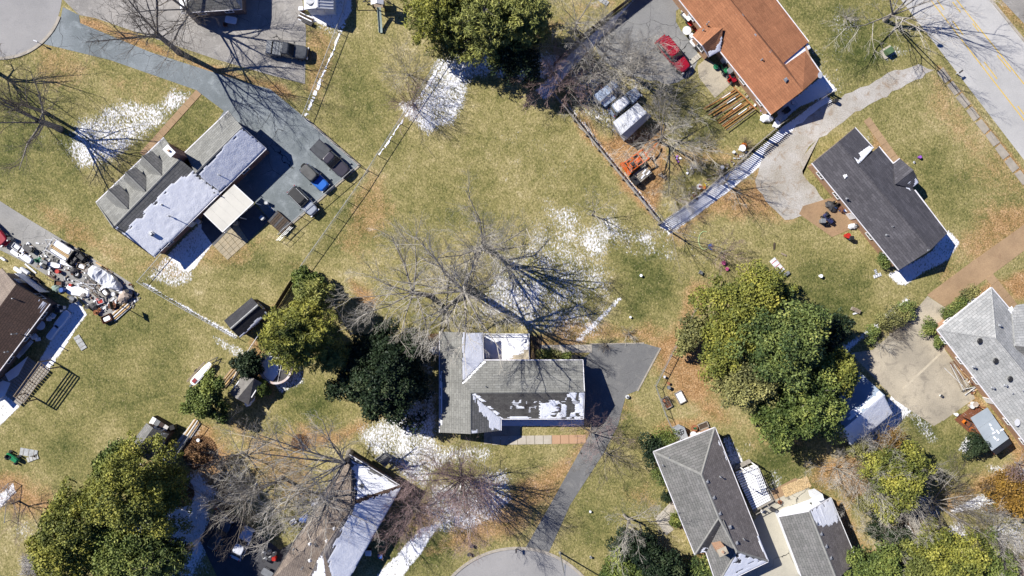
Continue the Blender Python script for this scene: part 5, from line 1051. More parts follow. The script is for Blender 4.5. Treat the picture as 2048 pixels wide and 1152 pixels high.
bare_tree(2040, 1120, 8, 'bare tree in the extreme bottom right corner', 35, tw=m_twigr, nl=9, trunk=.15, r=.16, nch=(0, 6, 6, 4), group=G1)
bare_tree(2030, 925, 6, 'reddish bare tree at the right edge above the orange brown hedge', 36, tw=m_twigr, nl=9, trunk=.12, r=.12, el=(15, 60), nch=(0, 6, 5, 4), group=G1)
bare_tree(1350, 398, 3.6, 'heap shaped leafless bush inside the corner of the picket fence', 37, tw=m_twig, nl=14, trunk=.06, r=.06, el=(8, 70), nch=(0, 6, 5, 4), spread=1.0, group=G1)
bare_tree(485, 905, 7, 'sprawling bare tree right of the lower left shed', 38, tw=m_twig, nl=8, trunk=.12, r=.2, el=(12, 55), nch=(0, 7, 5, 4), group=G1)
bare_tree(860, 688, 3.5, 'little bare tree at the north west corner of the middle house', 39, tw=m_twig, nl=9, trunk=.1, r=.07, el=(15, 70), nch=(0, 5, 5, 3), group=G1)
bare_tree(2040, -10, 10, 'bare tree in the top right corner beyond the road', 40, tw=m_twigd, nl=7, trunk=.25, r=.2, nch=(0, 5, 5, 4), group=G1)
G2 = 'leafless fan shaped shrubs'
twig_bush(826, 210, 1.2, 5.0, 'brown leafless fan shrub at the lower left of the top snow patch', 51, tw=m_twigr, stems=34, group=G2, fan=(40, 82), nch=(0, 5, 4, 0))
twig_bush(818, 150, 1.0, 5.5, 'grey leafless fan shrub beside the fence left of the top snow patch', 52, tw=m_twig, stems=26, group=G2, fan=(40, 82), nch=(0, 5, 4, 0))
twig_bush(1905, 1002, .8, 3.0, 'leafless shrub under the dark bare tree, lower right', 53, tw=m_twig, stems=18, group=G2, nch=(0, 4, 4, 0))
for k, (x, y, s, lb) in enumerate(((1212,690,1.2,'dark twiggy shrub above the middle driveway'),(1258,668,1.1,'dark twiggy shrub, right one above the middle driveway'),(1780,668,1.6,'spiky dark shrub beside the concrete apron'),(1765,690,1.5,'second spiky dark shrub beside the concrete apron'),(1800,650,1.4,'topmost spiky dark shrub beside the concrete apron'),(1408,285,1.2,'brown twiggy flower shrub at the yard edge near the picket fence'),(1490,290,1.0,'round brown shrub below the orange timber frame'),(1386,333,1.5,'dark bare bush in a ring of stones'),(1330,800,.8,'bare bush at the bend of the wire fence'),(1395,375,1.0,'brown twiggy shrub near the coloured toys'),(1440,345,.7,'little bare shrub by the picket fence'),(1690,35,1.4,'small bare shrub with a blue shadow in the front lawn of the orange roof house'))):
    twig_bush(x, y, s, s*1.1, lb, 60+k, tw=(m_twigd, m_twig)[k % 2], stems=18, group='small leafless shrubs', fan=(12, 75), nch=(0, 5, 4, 0), rt=.01)
# ------------------------------------------------------------ evergreens
G3 = 'evergreen trees'
pine_tree(598, 655, 4.6, 13, 'feathery yellow green pine beside the round pool', 101, mat=l_yel, base=(668, 668), group=G3, off=(-3.2, .4), zlow=.5, dense=.8)
pine_tree(560, 655, 1.9, 7, 'small lower pine bough tree at the left side of the feathery pine', 102, mat=l_olive, dense=.6, base=(597, 640), group=G3, zlow=.5)
pine_tree(640, 730, 2.3, 8, 'lower southern part of the pine group near the pool', 103, dense=.6, base=(690, 704), group=G3, zlow=.45)
pine_tree(640, 600, 2.6, 7.5, 'yellow pine at the end of the dark board fence', 104, base=(648, 598), group=G3, zlow=.45)
leafy_tree(766, 756, 5.6, 8.5, 'dark glossy magnolia between the pine and the middle house', 105, l_mag, name='magnolia_tree', lr=.75, leaf=.17, per=150, group=G3, zc=2.2)
leafy_tree(742, 708, 2.6, 6, 'upper left lobe tree beside the dark magnolia', 106, l_mag, name='magnolia_tree', lr=.7, leaf=.17, group=G3)
pine_tree(872, 40, 5.0, 10, 'yellow green pine at the top left of the evergreen group', 107, mat=l_yel, base=(892, 60), group=G3, zlow=.35, dense=.75)
pine_tree(965, 45, 5.2, 12, 'dense pine in the middle of the top evergreen group', 108, mat=l_pine, base=(975, 85), group=G3, zlow=.3, dense=.7)
pine_tree(1045, 35, 4.4, 12, 'dark green pine at the right of the top evergreen group', 109, mat=l_pine, base=(1040, 80), group=G3, zlow=.3, dense=.85)
leafy_tree(905, 85, 2.0, 5, 'olive small evergreen at the lower left edge of the top group', 110, l_olive, lr=.7, group=G3)
leafy_tree(1035, 115, 2.8, 7, 'dark small evergreen in the shade below the top group', 111, l_mag, lr=.7, group=G3)
leafy_tree(1565, 688, 5.6, 13, 'largest rounded dark green evergreen, right of the orange lawn', 112, l_cedar, name='cedar_tree', lr=1.0, leaf=.17, per=150, group=G3, zc=4)
leafy_tree(1475, 620, 4.2, 10, 'yellowish evergreen at the upper left of the big cluster', 113, l_yel, name='cedar_tree', lr=.85, group=G3)
leafy_tree(1530, 580, 3.0, 8, 'yellow green evergreen at the top tip of the big cluster', 114, l_yel, name='cedar_tree', lr=.8, group=G3)
leafy_tree(1460, 700, 3.2, 9, 'olive green evergreen at the left edge of the big cluster', 115, l_yel, name='cedar_tree', lr=.8, group=G3)
leafy_tree(1495, 760, 3.8, 9, 'evergreen at the lower left of the big cluster', 116, l_olive, name='cedar_tree', lr=.8, group=G3)
leafy_tree(1622, 800, 4.7, 11, 'evergreen with a bright top leaning over the blue grey barn', 117, l_bush, name='cedar_tree', lr=.95, per=140, group=G3, zc=3.5)
leafy_tree(1672, 745, 2.5, 9, 'yellow topped evergreen at the corner of the barn roof', 118, l_yel, name='cedar_tree', lr=.7, group=G3)
leafy_tree(1560, 840, 3.2, 8, 'lowest evergreen of the big cluster', 119, l_bush, name='cedar_tree', lr=.8, group=G3)
leafy_tree(1655, 660, 2.8, 6, 'dark evergreen at the shady right side of the big cluster', 120, l_mag, name='cedar_tree', lr=.75, group=G3)
leafy_tree(1388, 662, 1.8, 5, 'small yellow green tree by the bend of the wire fence', 121, l_olive, lr=.6, per=70, group=G3)
leafy_tree(1372, 690, 1.1, 3.5, 'sparse yellow green bush under the small tree by the wire fence', 122, l_olive, lr=.5, per=60, group=G3)
leafy_tree(262, 985, 5.6, 13, 'yellow green evergreen at the heart of the lower left cluster', 123, l_yel, name='cedar_tree', lr=.85, leaf=.15, per=150, group=G3, zc=4)
leafy_tree(236, 928, 2.5, 8, 'evergreen top reaching over the brown fronted shed', 124, l_bush, name='cedar_tree', lr=.7, group=G3)
leafy_tree(170, 1040, 4.4, 10, 'evergreen at the left of the lower left cluster', 125, l_yel, name='cedar_tree', lr=.8, group=G3)
leafy_tree(130, 1110, 4.2, 10, 'evergreen in the bottom left corner of the cluster', 126, l_yel, name='cedar_tree', lr=.8, group=G3)
leafy_tree(250, 1100, 5.0, 9, 'dark evergreen at the bottom edge of the lower left cluster', 127, l_bush, name='cedar_tree', lr=.85, group=G3)
leafy_tree(318, 985, 2.7, 8, 'dark evergreen on the shady right side of the lower left cluster', 128, l_cedar, name='cedar_tree', lr=.75, group=G3)
pine_tree(330, 1100, 4.2, 9, 'open pine casting shade on the snow, bottom left', 129, mat=l_cedar, base=(360, 1085), group=G3, zlow=.45, dense=.6)
leafy_tree(415, 800, 2.5, 5, 'round green bush tree below the little white boat', 130, l_bush, lr=.6, group=G3)
leafy_tree(498, 730, 1.7, 3.4, 'dark round shrub above the weathered grey shed', 131, l_mag, name='evergreen_shrub', cat='shrub', lr=.5)
leafy_tree(522, 775, .9, 2.0, 'small green shrub right of the weathered grey shed', 132, l_bush, name='evergreen_shrub', cat='shrub', lr=.4)
leafy_tree(612, 568, 1.7, 3.2, 'round green shrub inside the end of the dark board fence', 133, l_bush, name='evergreen_shrub', cat='shrub', lr=.45)
leafy_tree(1290, 1150, 4.8, 4.5, 'broad dark laurel at the bottom edge left of the hip roof house', 134, l_mag, name='laurel_tree', lr=.7, leaf=.16, per=150, zc=1.5)
leafy_tree(1250, 1155, 3.0, 4.5, 'brighter laurel lobe at the bottom edge', 135, l_bush, name='laurel_tree', lr=.6)
for k, (x, y, r, h, m_, lb) in enumerate(((1331,877,1.25,1.8,l_bush,'round light green shrub at the corner of the hip roof house'),(1303,902,1.5,2.2,l_mag,'dark round shrub left of the light green one'),(1318,952,1.2,1.7,l_cedar,'green shrub against the west wall of the hip roof house'),(1336,992,.8,1.2,l_mag,'small dark shrub further along the west wall'),(1352,1036,.8,1.1,l_bush,'small shrub by the pale stone path'),(1400,1130,1.6,2.2,l_cedar,'shrub at the bottom beside the hip roof house'),(1312,880,.5,1,l_mag,'tiny dark shrub between the two round ones'),
  (1800,950,3.5,8,l_yel,'bright yellow green rounded tree, lower right'),(1775,1020,1.5,5,l_yel,'narrow yellow green tree below the bright rounded one'),(1745,945,1.4,5,l_olive,'sparse yellow tree left of the bright rounded one'),(1748,985,1.2,4,l_olive,'sparse olive tree between the yellow green crowns'),(1728,1005,.9,3,l_olive,'olive shrub tree right of the garage'),(1780,880,1.2,5,l_orange,'brown leaved small tree below the barn'),(1712,895,1.0,4,l_olive,'small olive tree left below the barn'),
  (1905,1128,4.6,8,l_yel,'large yellow green tree at the bottom right'),(1835,1150,3.6,7,l_pine,'olive evergreen at the bottom edge, lower right'),(1975,1145,3.8,7,l_bush,'green evergreen at the bottom edge near the right corner'),(1872,1098,1.8,6,l_yel,'yellow crown above the snow roofed outbuilding'),(1755,1140,3.0,7,l_bush,'evergreen at the bottom right of the garage'),(1730,1125,1.6,4,l_cedar,'dark shrub touching the garage corner'),(1800,1095,2.2,4,l_mag,'dark shrub below the pale thicket'),(1750,1020,.9,2,l_mag,'small dark shrub beside the orange brown path'),(1748,1060,.9,2,l_mag,'second small dark shrub beside the orange brown path'),
  (2012,985,2.6,2.4,l_orange,'orange brown clipped hedge at the right edge'),(2045,1000,2.2,2.4,l_orange,'right end of the orange brown hedge'),(1768,640,.9,1.3,l_olive,'low olive shrub in the snowy bed beside the concrete apron'),(1815,620,1.1,1.6,l_cedar,'green shrub at the top of the snowy bed'),(1795,632,1.2,1.6,l_olive,'brownish green shrub in the snowy bed'),(1745,668,.9,1.2,l_cedar,'green shrub at the lower end of the snowy bed'),
  (1862,655,.9,1.3,l_cedar,'shrub below the west corner of the light grey house'),(1900,625,1.0,1.2,l_cedar,'hedge shrub along the light grey house'),(1920,608,1.0,1.2,l_cedar,'second hedge shrub along the light grey house'),(1940,592,1.0,1.2,l_olive,'third hedge shrub along the light grey house'),(1768,518,.9,1.4,l_cedar,'dark shrub at the west wall of the charcoal roof house'),(1880,680,.7,1,l_cedar,'low shrub at the wall beside the small timber frame'),
  (1030,717,.01,.01,l_bush,''),(1095,715,.9,.9,l_bush,'low yellow green shrub along the north wall of the middle house'),(1112,716,.8,.9,l_olive,'second low shrub along the north wall'),(1128,715,.8,.9,l_bush,'third low shrub along the north wall'),(1080,714,.7,.8,l_olive,'first low shrub along the north wall'),(1660,40,.01,.01,l_bush,''))):
    if not lb: continue
    leafy_tree(x, y, r, h, lb, 200+k, m_, name='evergreen_tree' if h > 3.5 else 'evergreen_shrub', cat='tree' if h > 3.5 else 'shrub', lr=min(.8, r*.42+.12), leaf=.15 if r > 1.4 else .1)
r = thing('conical_shrub', 'dark upright oval shrub beside the red brown deck', 'shrub', P(1936, 884)); trunk_part(r, 1.5, .06, reach=.5); lobed_crown(r, 1.35, .5, 2.3, l_mag, 77, 60, .45, 110, .09, squash=1.0, offset=(0, 0))
# brown fallen debris and dry leaf heaps
for k, (x, y, r, lb) in enumerate(((400,905,2.4,'heap of orange brown dry leaves under the evergreens, lower left'),(360,985,2.0,'dry orange bough litter below the lower left shed'),(455,1000,1.4,'dark brown leaf heap at the edge of the snow, lower left'),(600,885,1.2,'dry brown leaf heap on the lawn near the heavy limbed tree'),(870,690,1.6,'brown leafy undergrowth at the corner of the middle house'))):
    rs = np.random.RandomState(k+5); n = int(700*r*r); q = np.sqrt(rs.rand(n))*r; a = rs.rand(n)*6.283; C = np.stack([q*np.cos(a), q*np.sin(a), .05+rs.rand(n)*.5*(1-q/r)], -1)
    root = thing('leaf_heap', lb, 'leaf litter', P(x, y)); V, F, T = leaves_np(C, rs.rand(n), .11, rs, up=1); o = np_mesh('dry_leaves', V, F, l_dead, root, attr={'tone': T}, kind='stuff')
# ------------------------------------------------------------ vehicles
def paint(name, c, rough=.3): return M(name, c, tuple(x*.85 for x in c), rough=rough, fine=.03, coat=.6, spec=.5)
def sup(x0, x1, w0, w1, z, p=4.0, n=28, cy=0):
    """rounded outline between x0 (rear) and x1 (front), half widths w0 and w1"""
    out = []; cx = (x0+x1)/2; a = (x1-x0)/2
    for i in range(n):
        t = 2*math.pi*i/n; c, s = math.cos(t), math.sin(t); u = math.copysign(abs(c)**(2/p), c); v = math.copysign(abs(s)**(2/p), s)
        w = w0+(w1-w0)*(u*.5+.5); out.append((cx+a*u, cy+w*v, z))
    return out
def wheel(root, x, y, r=.36, w=.24):
    o = bpy.data.objects.new('wheel', None); COL.objects.link(o); o.parent = root; o.location = (x, y, r)
    mb = MB(); mb.tube((0, -w/2, 0), (0, w/2, 0), r, n=20); mb.build('tyre', m_rubber, o)
    s = 1 if y > 0 else -1; mb = MB(); mb.tube((0, s*w/2-.01*s, 0), (0, s*(w/2+.02), 0), r*.6, r*.5, 14); mb.build('rim', m_steel, o)
def quadpart(root, name, pts, mat, t=.015):
    pts = [Vector(p) for p in pts]; n = (pts[1]-pts[0]).cross(pts[2]-pts[0]).normalized(); mb = MB(); mb.loft([[p-n*t for p in pts], [p+n*t for p in pts]]); return mb.build(name, mat, root)
def greenhouse(root, xa, xb, xc, xd, wb, wt, zb, zt, body, glass=m_glass, roofm=None, inner=.03):
    """base from xa (rear) to xb (front), roof from xc to xd"""
    mb = MB(); mb.loft([sup(xa, xb, wb, wb*.97, zb, 6), sup(xc, xd, wt, wt*.97, zt-.04, 5), sup(xc+.1, xd-.1, wt*.9, wt*.86, zt, 5)]); mb.build('cabin', roofm or body, root, smooth=False)
    L = lambda a, b, t: a+(b-a)*t
    def band(xl0, xl1, xt0, xt1, s, nm='side_window'):
        quadpart(root, nm, [(L(xl0, xt0, .12), s*(L(wb, wt, .12)+.012), L(zb, zt, .12)), (L(xl1, xt1, .12), s*(L(wb, wt, .12)+.012), L(zb, zt, .12)), (L(xl1, xt1, .85), s*(L(wb, wt, .85)+.012), L(zb, zt, .85)), (L(xl0, xt0, .85), s*(L(wb, wt, .85)+.012), L(zb, zt, .85))], glass)
    m0, m1 = (xa+xb)/2, (xc+xd)/2
    for s in (-1, 1): band(xa+.15, m0-.04, xc+.1, m1-.04, s); band(m0+.04, xb-.2, m1+.04, xd-.12, s)
    for nm, x0, x1, o in (('windshield', xb, xd, .02), ('rear_window', xa, xc, -.02)):
        quadpart(root, nm, [(L(x0, x1, .08)+o, -(wb*.88), L(zb, zt, .08)+.015), (L(x0, x1, .08)+o, wb*.88, L(zb, zt, .08)+.015), (L(x0, x1, .9)+o, wt*.86, L(zb, zt, .9)+.015), (L(x0, x1, .9)+o, -wt*.86, L(zb, zt, .9)+.015)], glass)
def vehicle(name, label, cat, px, py, ang, kind, body, L=4.8, W=1.9, H=1.65, roofm=None, hoodm=None):
    """ang: world direction of the nose in degrees"""
    b = P(px, py, .8); root = thing(name, label, cat, (b.x, b.y, .02), math.radians(ang)); h = L/2; w = W/2
    zb = {'pickup': 1.05, 'suv': 1.0, 'car': .88, 'jeep': 1.05}[kind]
    mb = MB()
    if kind == 'pickup':
        xb0 = -h; xb1 = -h*.24
        mb.loft([sup(xb1-.1, h-.04, w*.95, w*.88, .32, 5), sup(xb1-.1, h, w, w*.93, .5, 5), sup(xb1-.1, h, w, w*.94, .8, 5), sup(xb1-.1, h-.05, w*.97, w*.9, zb-.06, 5), sup(xb1-.1, h-.15, w*.9, w*.82, zb+.02, 5)]); mb.build('body', body, root, smooth=False)
        bed = bpy.data.objects.new('bed', None); COL.objects.link(bed); bed.parent = root
        for y in (-w+.06, w-.06): mb = MB(); mb.loft([[(xb0, y-.06, .5), (xb1, y-.06, .5), (xb1, y+.06, .5), (xb0, y+.06, .5)], [(xb0, y-.06, zb+.05), (xb1, y-.06, zb+.08), (xb1, y+.06, zb+.08), (xb0, y+.06, zb+.05)]]); mb.build('bed_side', body, bed)
        mb = MB(); mb.box((xb0+.04, 0, .77), (.08, W-.2, .6)); mb.build('tailgate', body, bed); mb = MB(); mb.box(((xb0+xb1)/2, 0, .6), (xb1-xb0, W-.22, .06)); mb.build('bed_floor', m_dkmetal, bed)
        for y in (-w*.55, 0, w*.55): mb = MB(); mb.box(((xb0+xb1)/2, y, .645), (xb1-xb0-.15, .05, .03)); mb.build('floor_rib', m_dkmetal, bed)
        greenhouse(root, xb1, h*.36, xb1+.14, h*.14, w*.93, w*.78, zb, H, body, roofm=roofm)
    else:
        p = 3.6 if kind != 'jeep' else 7
        mb.loft([sup(-h+.05, h-.06, w*.93, w*.85, .3, p), sup(-h, h, w, w*.92, .5, p), sup(-h, h, w, w*.93, .75, p), sup(-h+.04, h-.06, w*.97, w*.88, zb-.08, p), sup(-h+.12, h-.2, w*.88, w*.78, zb+.01, p)]); mb.build('body', body, root)
        xf = {'suv': (.30, .10), 'car': (.28, .02), 'jeep': (.16, .10)}[kind]; xr = {'suv': (-.93, -.86), 'car': (-.82, -.50), 'jeep': (-.96, -.93)}[kind]
        greenhouse(root, h*xr[0], h*xf[0], h*xr[1], h*xf[1], w*.92, w*.76, zb, H, body, roofm=roofm)
    hx = {'pickup': .38, 'suv': .34, 'car': .32, 'jeep': .2}[kind]
    mb = MB(); mb.loft([sup(h*hx, h-.12, w*.84, w*.74, zb-.02, 5), sup(h*hx+.04, h-.22, w*.78, w*.62, zb+.055, 5)]); mb.build('hood', hoodm or body, root)
    mb = MB(); mb.loft([sup(h-.25, h+.1, w*.9, w*.82, .35, 5), sup(h-.25, h+.1, w*.9, w*.82, .58, 5)]); mb.build('front_bumper', m_dkmetal if kind != 'car' else body, root)
    mb = MB(); mb.loft([sup(-h-.1, -h+.2, w*.88, w*.88, .38, 5), sup(-h-.1, -h+.2, w*.88, w*.88, .58, 5)]); mb.build('rear_bumper', m_steel if kind == 'pickup' else body, root)
    for s in (-1, 1):
        mb = MB(); mb.box((h-.06, s*w*.66, .74), (.14, .34, .16)); mb.build('headlight', m_white, root)
        mb = MB(); mb.box((-h+.05, s*w*.7, .8), (.08, .16, .25)); mb.build('tail_light', M('tail_light', (.45,.02,.02), fine=0, rough=.3) if 'tail_light' not in bpy.data.materials else bpy.data.materials['tail_light'], root)
        mb = MB(); mb.box((h*(hx-.05), s*(w+.11), zb+.12), (.14, .2, .16)); mb.build('side_mirror', m_black, root)
        for x in (-h*.6, h*.62): wheel(root, x, s*(w-.13))
    return root
v = vehicle('pickup_truck', 'dark grey pickup on the pale driveway at the top', 'pickup truck', 575, 101, -8, 'pickup', paint('paint_charcoal', (.055,.06,.065)), 5.7, 1.95, 1.85)
mb = MB(); mb.box((-2.45, 0, 1.17), (.7, 1.7, .06)); mb.build('tonneau_cover', paint('grey_cover', (.22,.23,.23)), v)
for k in range(3): mb = MB(); mb.box((-1.75+.42*k, 0, 1.1), (.36, 1.66, .04)); mb.build('bed_cover_panel', bpy.data.materials['grey_cover'], v)
v = vehicle('pickup_truck', 'black pickup nearest the top of the parking apron', 'pickup truck', 662, 319, -43, 'pickup', paint('paint_black_violet', (.04,.035,.045)), 6.0, 2.0, 1.9)
mb = MB(); mb.loft([sup(-2.95, -.75, .93, .93, 1.1, 8), sup(-2.9, -.8, .9, .9, 1.16, 8)]); mb.build('tonneau_cover', M('tonneau_vinyl', (.055,.06,.068), fine=.05, rough=.6), v)
v = vehicle('off_road_car', 'boxy off road car with grey soft top and bright blue hood', 'off-roader', 630, 356, -43, 'jeep', paint('paint_blue', (.02,.13,.50)), 4.2, 1.75, 1.85, roofm=M('grey_soft_top', (.12,.12,.115), fine=.1))
mb = MB(); mb.tube((-2.15, .15, .95), (-2.38, .15, .95), .38, n=20); mb.build('spare_wheel', m_rubber, v)
v = vehicle('family_suv', 'silver grey car with a black glass roof beside the parking apron edge', 'car', 606, 402, -45, 'suv', paint('paint_silver_blue', (.30,.33,.38)), 4.75, 1.88, 1.65, roofm=m_black)
for s in (-1, 1): mb = MB(); mb.box((-.5, s*.68, 1.70), (2.3, .05, .05)); mb.build('roof_rail', m_steel, v)
v = vehicle('family_suv', 'dark red car parked by the orange roof house', 'car', 1347, 109, -50, 'suv', paint('paint_red', (.30,.008,.02)), 5.7, 2.1, 1.8)
mb = MB(); mb.box((-.6, 0, 1.81), (.05, 1.4, .02)); mb.build('roof_seam', m_black, v)
v = vehicle('parked_car', 'red car cut by the left edge on the cluttered driveway', 'car', -14, 463, -45, 'car', bpy.data.materials['paint_red'], 4.6, 1.8, 1.45)
v = vehicle('parked_car', 'snow dusted white car with red tail in deep shade, bottom left', 'car', 484, 1088, 64, 'car', paint('paint_white', (.6,.62,.66)), 4.6, 1.8, 1.5)
v = vehicle('parked_car', 'dark car in deep shade left of the white one', 'car', 440, 1068, 60, 'suv', bpy.data.materials['paint_charcoal'], 4.6, 1.85, 1.6)
v = vehicle('old_van', 'snow dusted blue grey old van between the sheds under bare trees', 'van', 1250, 204, 38, 'suv', paint('paint_pale_blue', (.30,.36,.46)), 4.8, 1.9, 1.9)
mb = MB(); mb.loft([sup(-1.9, .1, .6, .6, 1.9, 5), sup(-1.8, 0, .5, .5, 1.95, 5)]); mb.build('roof_snow', m_snow, v)
# orange loader: boom, mast, seat, wheels
lo = thing('loader', 'bright orange skid loader with raised arms beside the rail fence', 'loader', P(1268, 326), math.radians(36))
m_or = paint('paint_orange', (.62,.12,.015), .4)
for y in (-.75, .75): mb = MB(); mb.box((.3, y, 1.4), (2.9, .14, .18), 0, -.08); mb.box((-1.3, y, 1.2), (.2, .16, .9)); mb.build('lift_arm', m_or, lo)
for x in (-1.15, -.2, .75, 1.6): mb = MB(); mb.box((x, 0, 1.45), (.14, 1.4, .14)); mb.build('cross_bar', m_or, lo)
mb = MB(); mb.loft([sup(-1.2, .8, .5, .45, .4, 6), sup(-1.2, .8, .5, .45, 1.0, 6), sup(-1.0, .6, .4, .35, 1.15, 6)]); mb.build('body', m_or, lo)
mb = MB(); mb.box((-.45, 0, 1.2), (.5, .5, .14)); mb.box((-.7, 0, 1.4), (.1, .5, .4)); mb.build('seat', m_black, lo)
mb = MB(); mb.loft([[(-1.9, -1, .9), (-1.5, -1, .9), (-1.5, 1, .9), (-1.9, 1, .9)], [(-2.0, -1, 1.5), (-1.45, -1, 1.3), (-1.45, 1, 1.3), (-2.0, 1, 1.5)]]); mb.build('bucket', m_or, lo)
mb = MB(); mb.tube((1.6, 0, 1.4), (3.0, .0, 1.1), .09, n=8); mb.tube((3.0, 0, 1.1), (3.9, .3, .9), .08, n=8); mb.build('boom', m_or, lo)
for x in (-.8, .7):
    for y in (-.72, .72): wheel(lo, x, y, .42, .28)
# old tractor / trailer frame with junk next to the loader
at = thing('flatbed_cart', 'dark old cart with a slatted snowy deck beside the orange loader', 'cart', P(1285, 348), math.radians(40))
for k in range(6): mb = MB(); mb.box((-.2+.0, -.62+.25*k, .75), (2.2, .18, .06)); mb.build('slat', m_greywood, at)
mb = MB(); mb.box((-1.6, 0, .8), (.7, 1.3, .7)); mb.tube((-1.6, .3, 1.1), (-1.6, .3, 1.5), .12); mb.build('engine', m_black, at)
for x in (-1.5, .5):
    for y in (-.85, .85): wheel(at, x, y, .34, .22)
for k, (x, y) in enumerate(((.2,.1),(-.4,-.3),(.5,-.4))): mb = MB(); mb.box((x, y, .81), (.7, .2, .06), .2); mb.build('snow_patch', m_snow, at)
# utility trailer
tr = thing('utility_trailer', 'white railed utility trailer with snow and lumber on its bed', 'trailer', P(128, 501), math.radians(-33))
mb = MB(); mb.box((0, 0, .55), (3.3, 1.9, .08)); mb.build('bed', m_greywood, tr)
for y in (-.95, .95): mb = MB(); mb.tube((-1.65, y, 1.0), (1.65, y, 1.0), .035); mb.tube((-1.65, y, .6), (1.65, y, .6), .04); mb.build('side_rail', m_white, tr)
for x in (-1.65, -.6, .5, 1.65):
    for y in (-.95, .95): mb = MB(); mb.tube((x, y, .55), (x, y, 1.0), .03); mb.build('rail_post', m_white, tr)
mb = MB(); mb.tube((-1.65, -.95, 1.0), (-1.65, .95, 1.0), .035); mb.build('end_rail', m_white, tr)
mb = MB(); mb.loft([sup(-1.4, 1.2, .42, .42, .6, 5, cy=.42), sup(-1.35, 1.15, .38, .38, .68, 5, cy=.42)]); mb.build('snow_cover', m_snow, tr)
mb = MB(); mb.loft([sup(-1.3, 1.3, .2, .2, .6, 5, cy=-.7), sup(-1.25, 1.25, .16, .16, .66, 5, cy=-.7)]); mb.build('snow_cover', m_snow, tr)
for y in (-.1, -.3): mb = MB(); mb.box((0, y, .66), (3.0, .13, .07)); mb.build('plank', m_newwood, tr)
mb = MB(); mb.box((1.72, 0, .85), (.06, 1.9, .7)); mb.build('tail_gate', m_dkmetal, tr)
mb = MB(); mb.tube((-1.65, .6, .5), (-2.7, 0, .5), .05); mb.tube((-1.65, -.6, .5), (-2.7, 0, .5), .05); mb.build('tongue', m_steel, tr)
for y in (-1.08, 1.08): wheel(tr, .1, y, .34, .2)
def utv(name, label, cat, px, py, ang, col, w=1.2, L=1.9, H=1.3):
    t = thing(name, label, cat, P(px, py), math.radians(ang)); mb = MB(); mb.loft([sup(-L/2, L/2, w*.32, w*.26, .3, 4), sup(-L/2+.05, L/2-.05, w*.34, w*.28, .6, 4), sup(-L/2+.15, L/2-.2, w*.24, w*.2, .75, 4)]); mb.build('body', col, t)
    mb = MB(); mb.box((-L*.2, 0, .82), (.45, .42, .12)); mb.box((-L*.33, 0, 1.0), (.1, .42, .35)); mb.build('seat', m_black, t)
    mb = MB(); mb.tube((L*.12, 0, .7), (L*.02, 0, 1.02), .025); mb.tube((L*.02, -.2, 1.02), (L*.02, .2, 1.02), .03); mb.build('steering_bar', m_dkmetal, t)
    mb = MB(); mb.box((L*.28, 0, .79), (.5, w*.4, .08)); mb.build('hood', col, t)
    for x in (-L*.34, L*.34):
        for y in (-w*.45, w*.45): wheel(t, x, y, .28, .22)
    return t
utv('quad_bike', 'black quad bike parked at the rear of the white railed trailer', 'quad bike', 164, 511, -40, m_black, 1.3, 2.1)
utv('riding_mower', 'dark riding mower behind the trailer, next to the quad bike', 'mower', 152, 523, 50, m_dkmetal, 1.0, 1.6)
utv('riding_mower', 'green riding mower beside a pale board on the left lawn', 'mower', 30, 914, -30, paint('paint_green', (.02,.22,.08)), 1.2, 2.0)
utv('riding_mower', 'green lawn tractor by the wall of the orange roof house', 'mower', 1447, 139, -60, bpy.data.materials['paint_green'], 1.0, 1.5)
utv('riding_mower', 'red lawn tractor beside the grey bin by the orange roof house', 'mower', 1463, 158, -60, bpy.data.materials['paint_red'], 1.0, 1.4)
utv('quad_bike', 'blue and black quad bike in the middle of the orange patio', 'quad bike', 1653, 438, -50, paint('paint_dark_blue', (.03,.035,.10)), 1.0, 1.7)
# boat under white tarp, and small boat on a trailer
bt = thing('covered_boat', 'boat wrapped in a crumpled white tarp on the cluttered driveway', 'boat', P(216, 558), math.radians(-33)); rs = random.Random(3); rings = []
for i in range(15):
    t = i/14; x = -2.4+4.9*t; w = .95*min(1, (1-t)*2.2+.25)*(.75+.25*min(1, t*5)); z = .85+.3*math.sin(t*9)+.25*(1-abs(t-.45)); rings.append([(x, w+rs.uniform(-.08,.08), .25), (x, w*.97, .8+rs.uniform(-.08,.08)), (x+rs.uniform(-.1,.1), w*.5, z+rs.uniform(-.12,.12)), (x, 0, z+.22+rs.uniform(-.1,.1)), (x, -w*.5, z+rs.uniform(-.12,.12)), (x, -w*.97, .8+rs.uniform(-.08,.08)), (x, -w+rs.uniform(-.08,.08), .25)])
mb = MB(); mb.loft(rings); mb.build('tarp', M('white_tarp', (.72,.73,.75), (.6,.62,.66), sc=3, fine=.05), bt); mb = MB(); mb.loft([sup(-2.3, 2.2, .8, .3, .2, 3), sup(-2.3, 2.3, .9, .35, .5, 3)]); mb.build('hull', m_dkmetal, bt)
for x in (-1.4, -.2, 1.0): mb = MB(); mb.tube((x, -.95, .9), (x+.1, 0, 1.55), .02, n=5); mb.tube((x+.1, 0, 1.55), (x+.2, .95, .9), .02, n=5); mb.build('rope', m_black, bt)
sb = thing('boat_trailer', 'small white boat with a red hatch on its trailer on the lower left lawn', 'boat', P(407, 746), math.radians(48))
mb = MB(); mb.loft([sup(-1.9, 1.9, .38, .28, .5, 4, cy=0), sup(-1.9, 2.0, .55, .36, .85, 4)]); mb.build('hull', m_white, sb); mb = MB(); mb.loft([sup(-1.7, 1.8, .42, .24, .86, 4), sup(-1.7, 1.8, .42, .24, .9, 4)]); mb.build('deck', m_snow, sb)
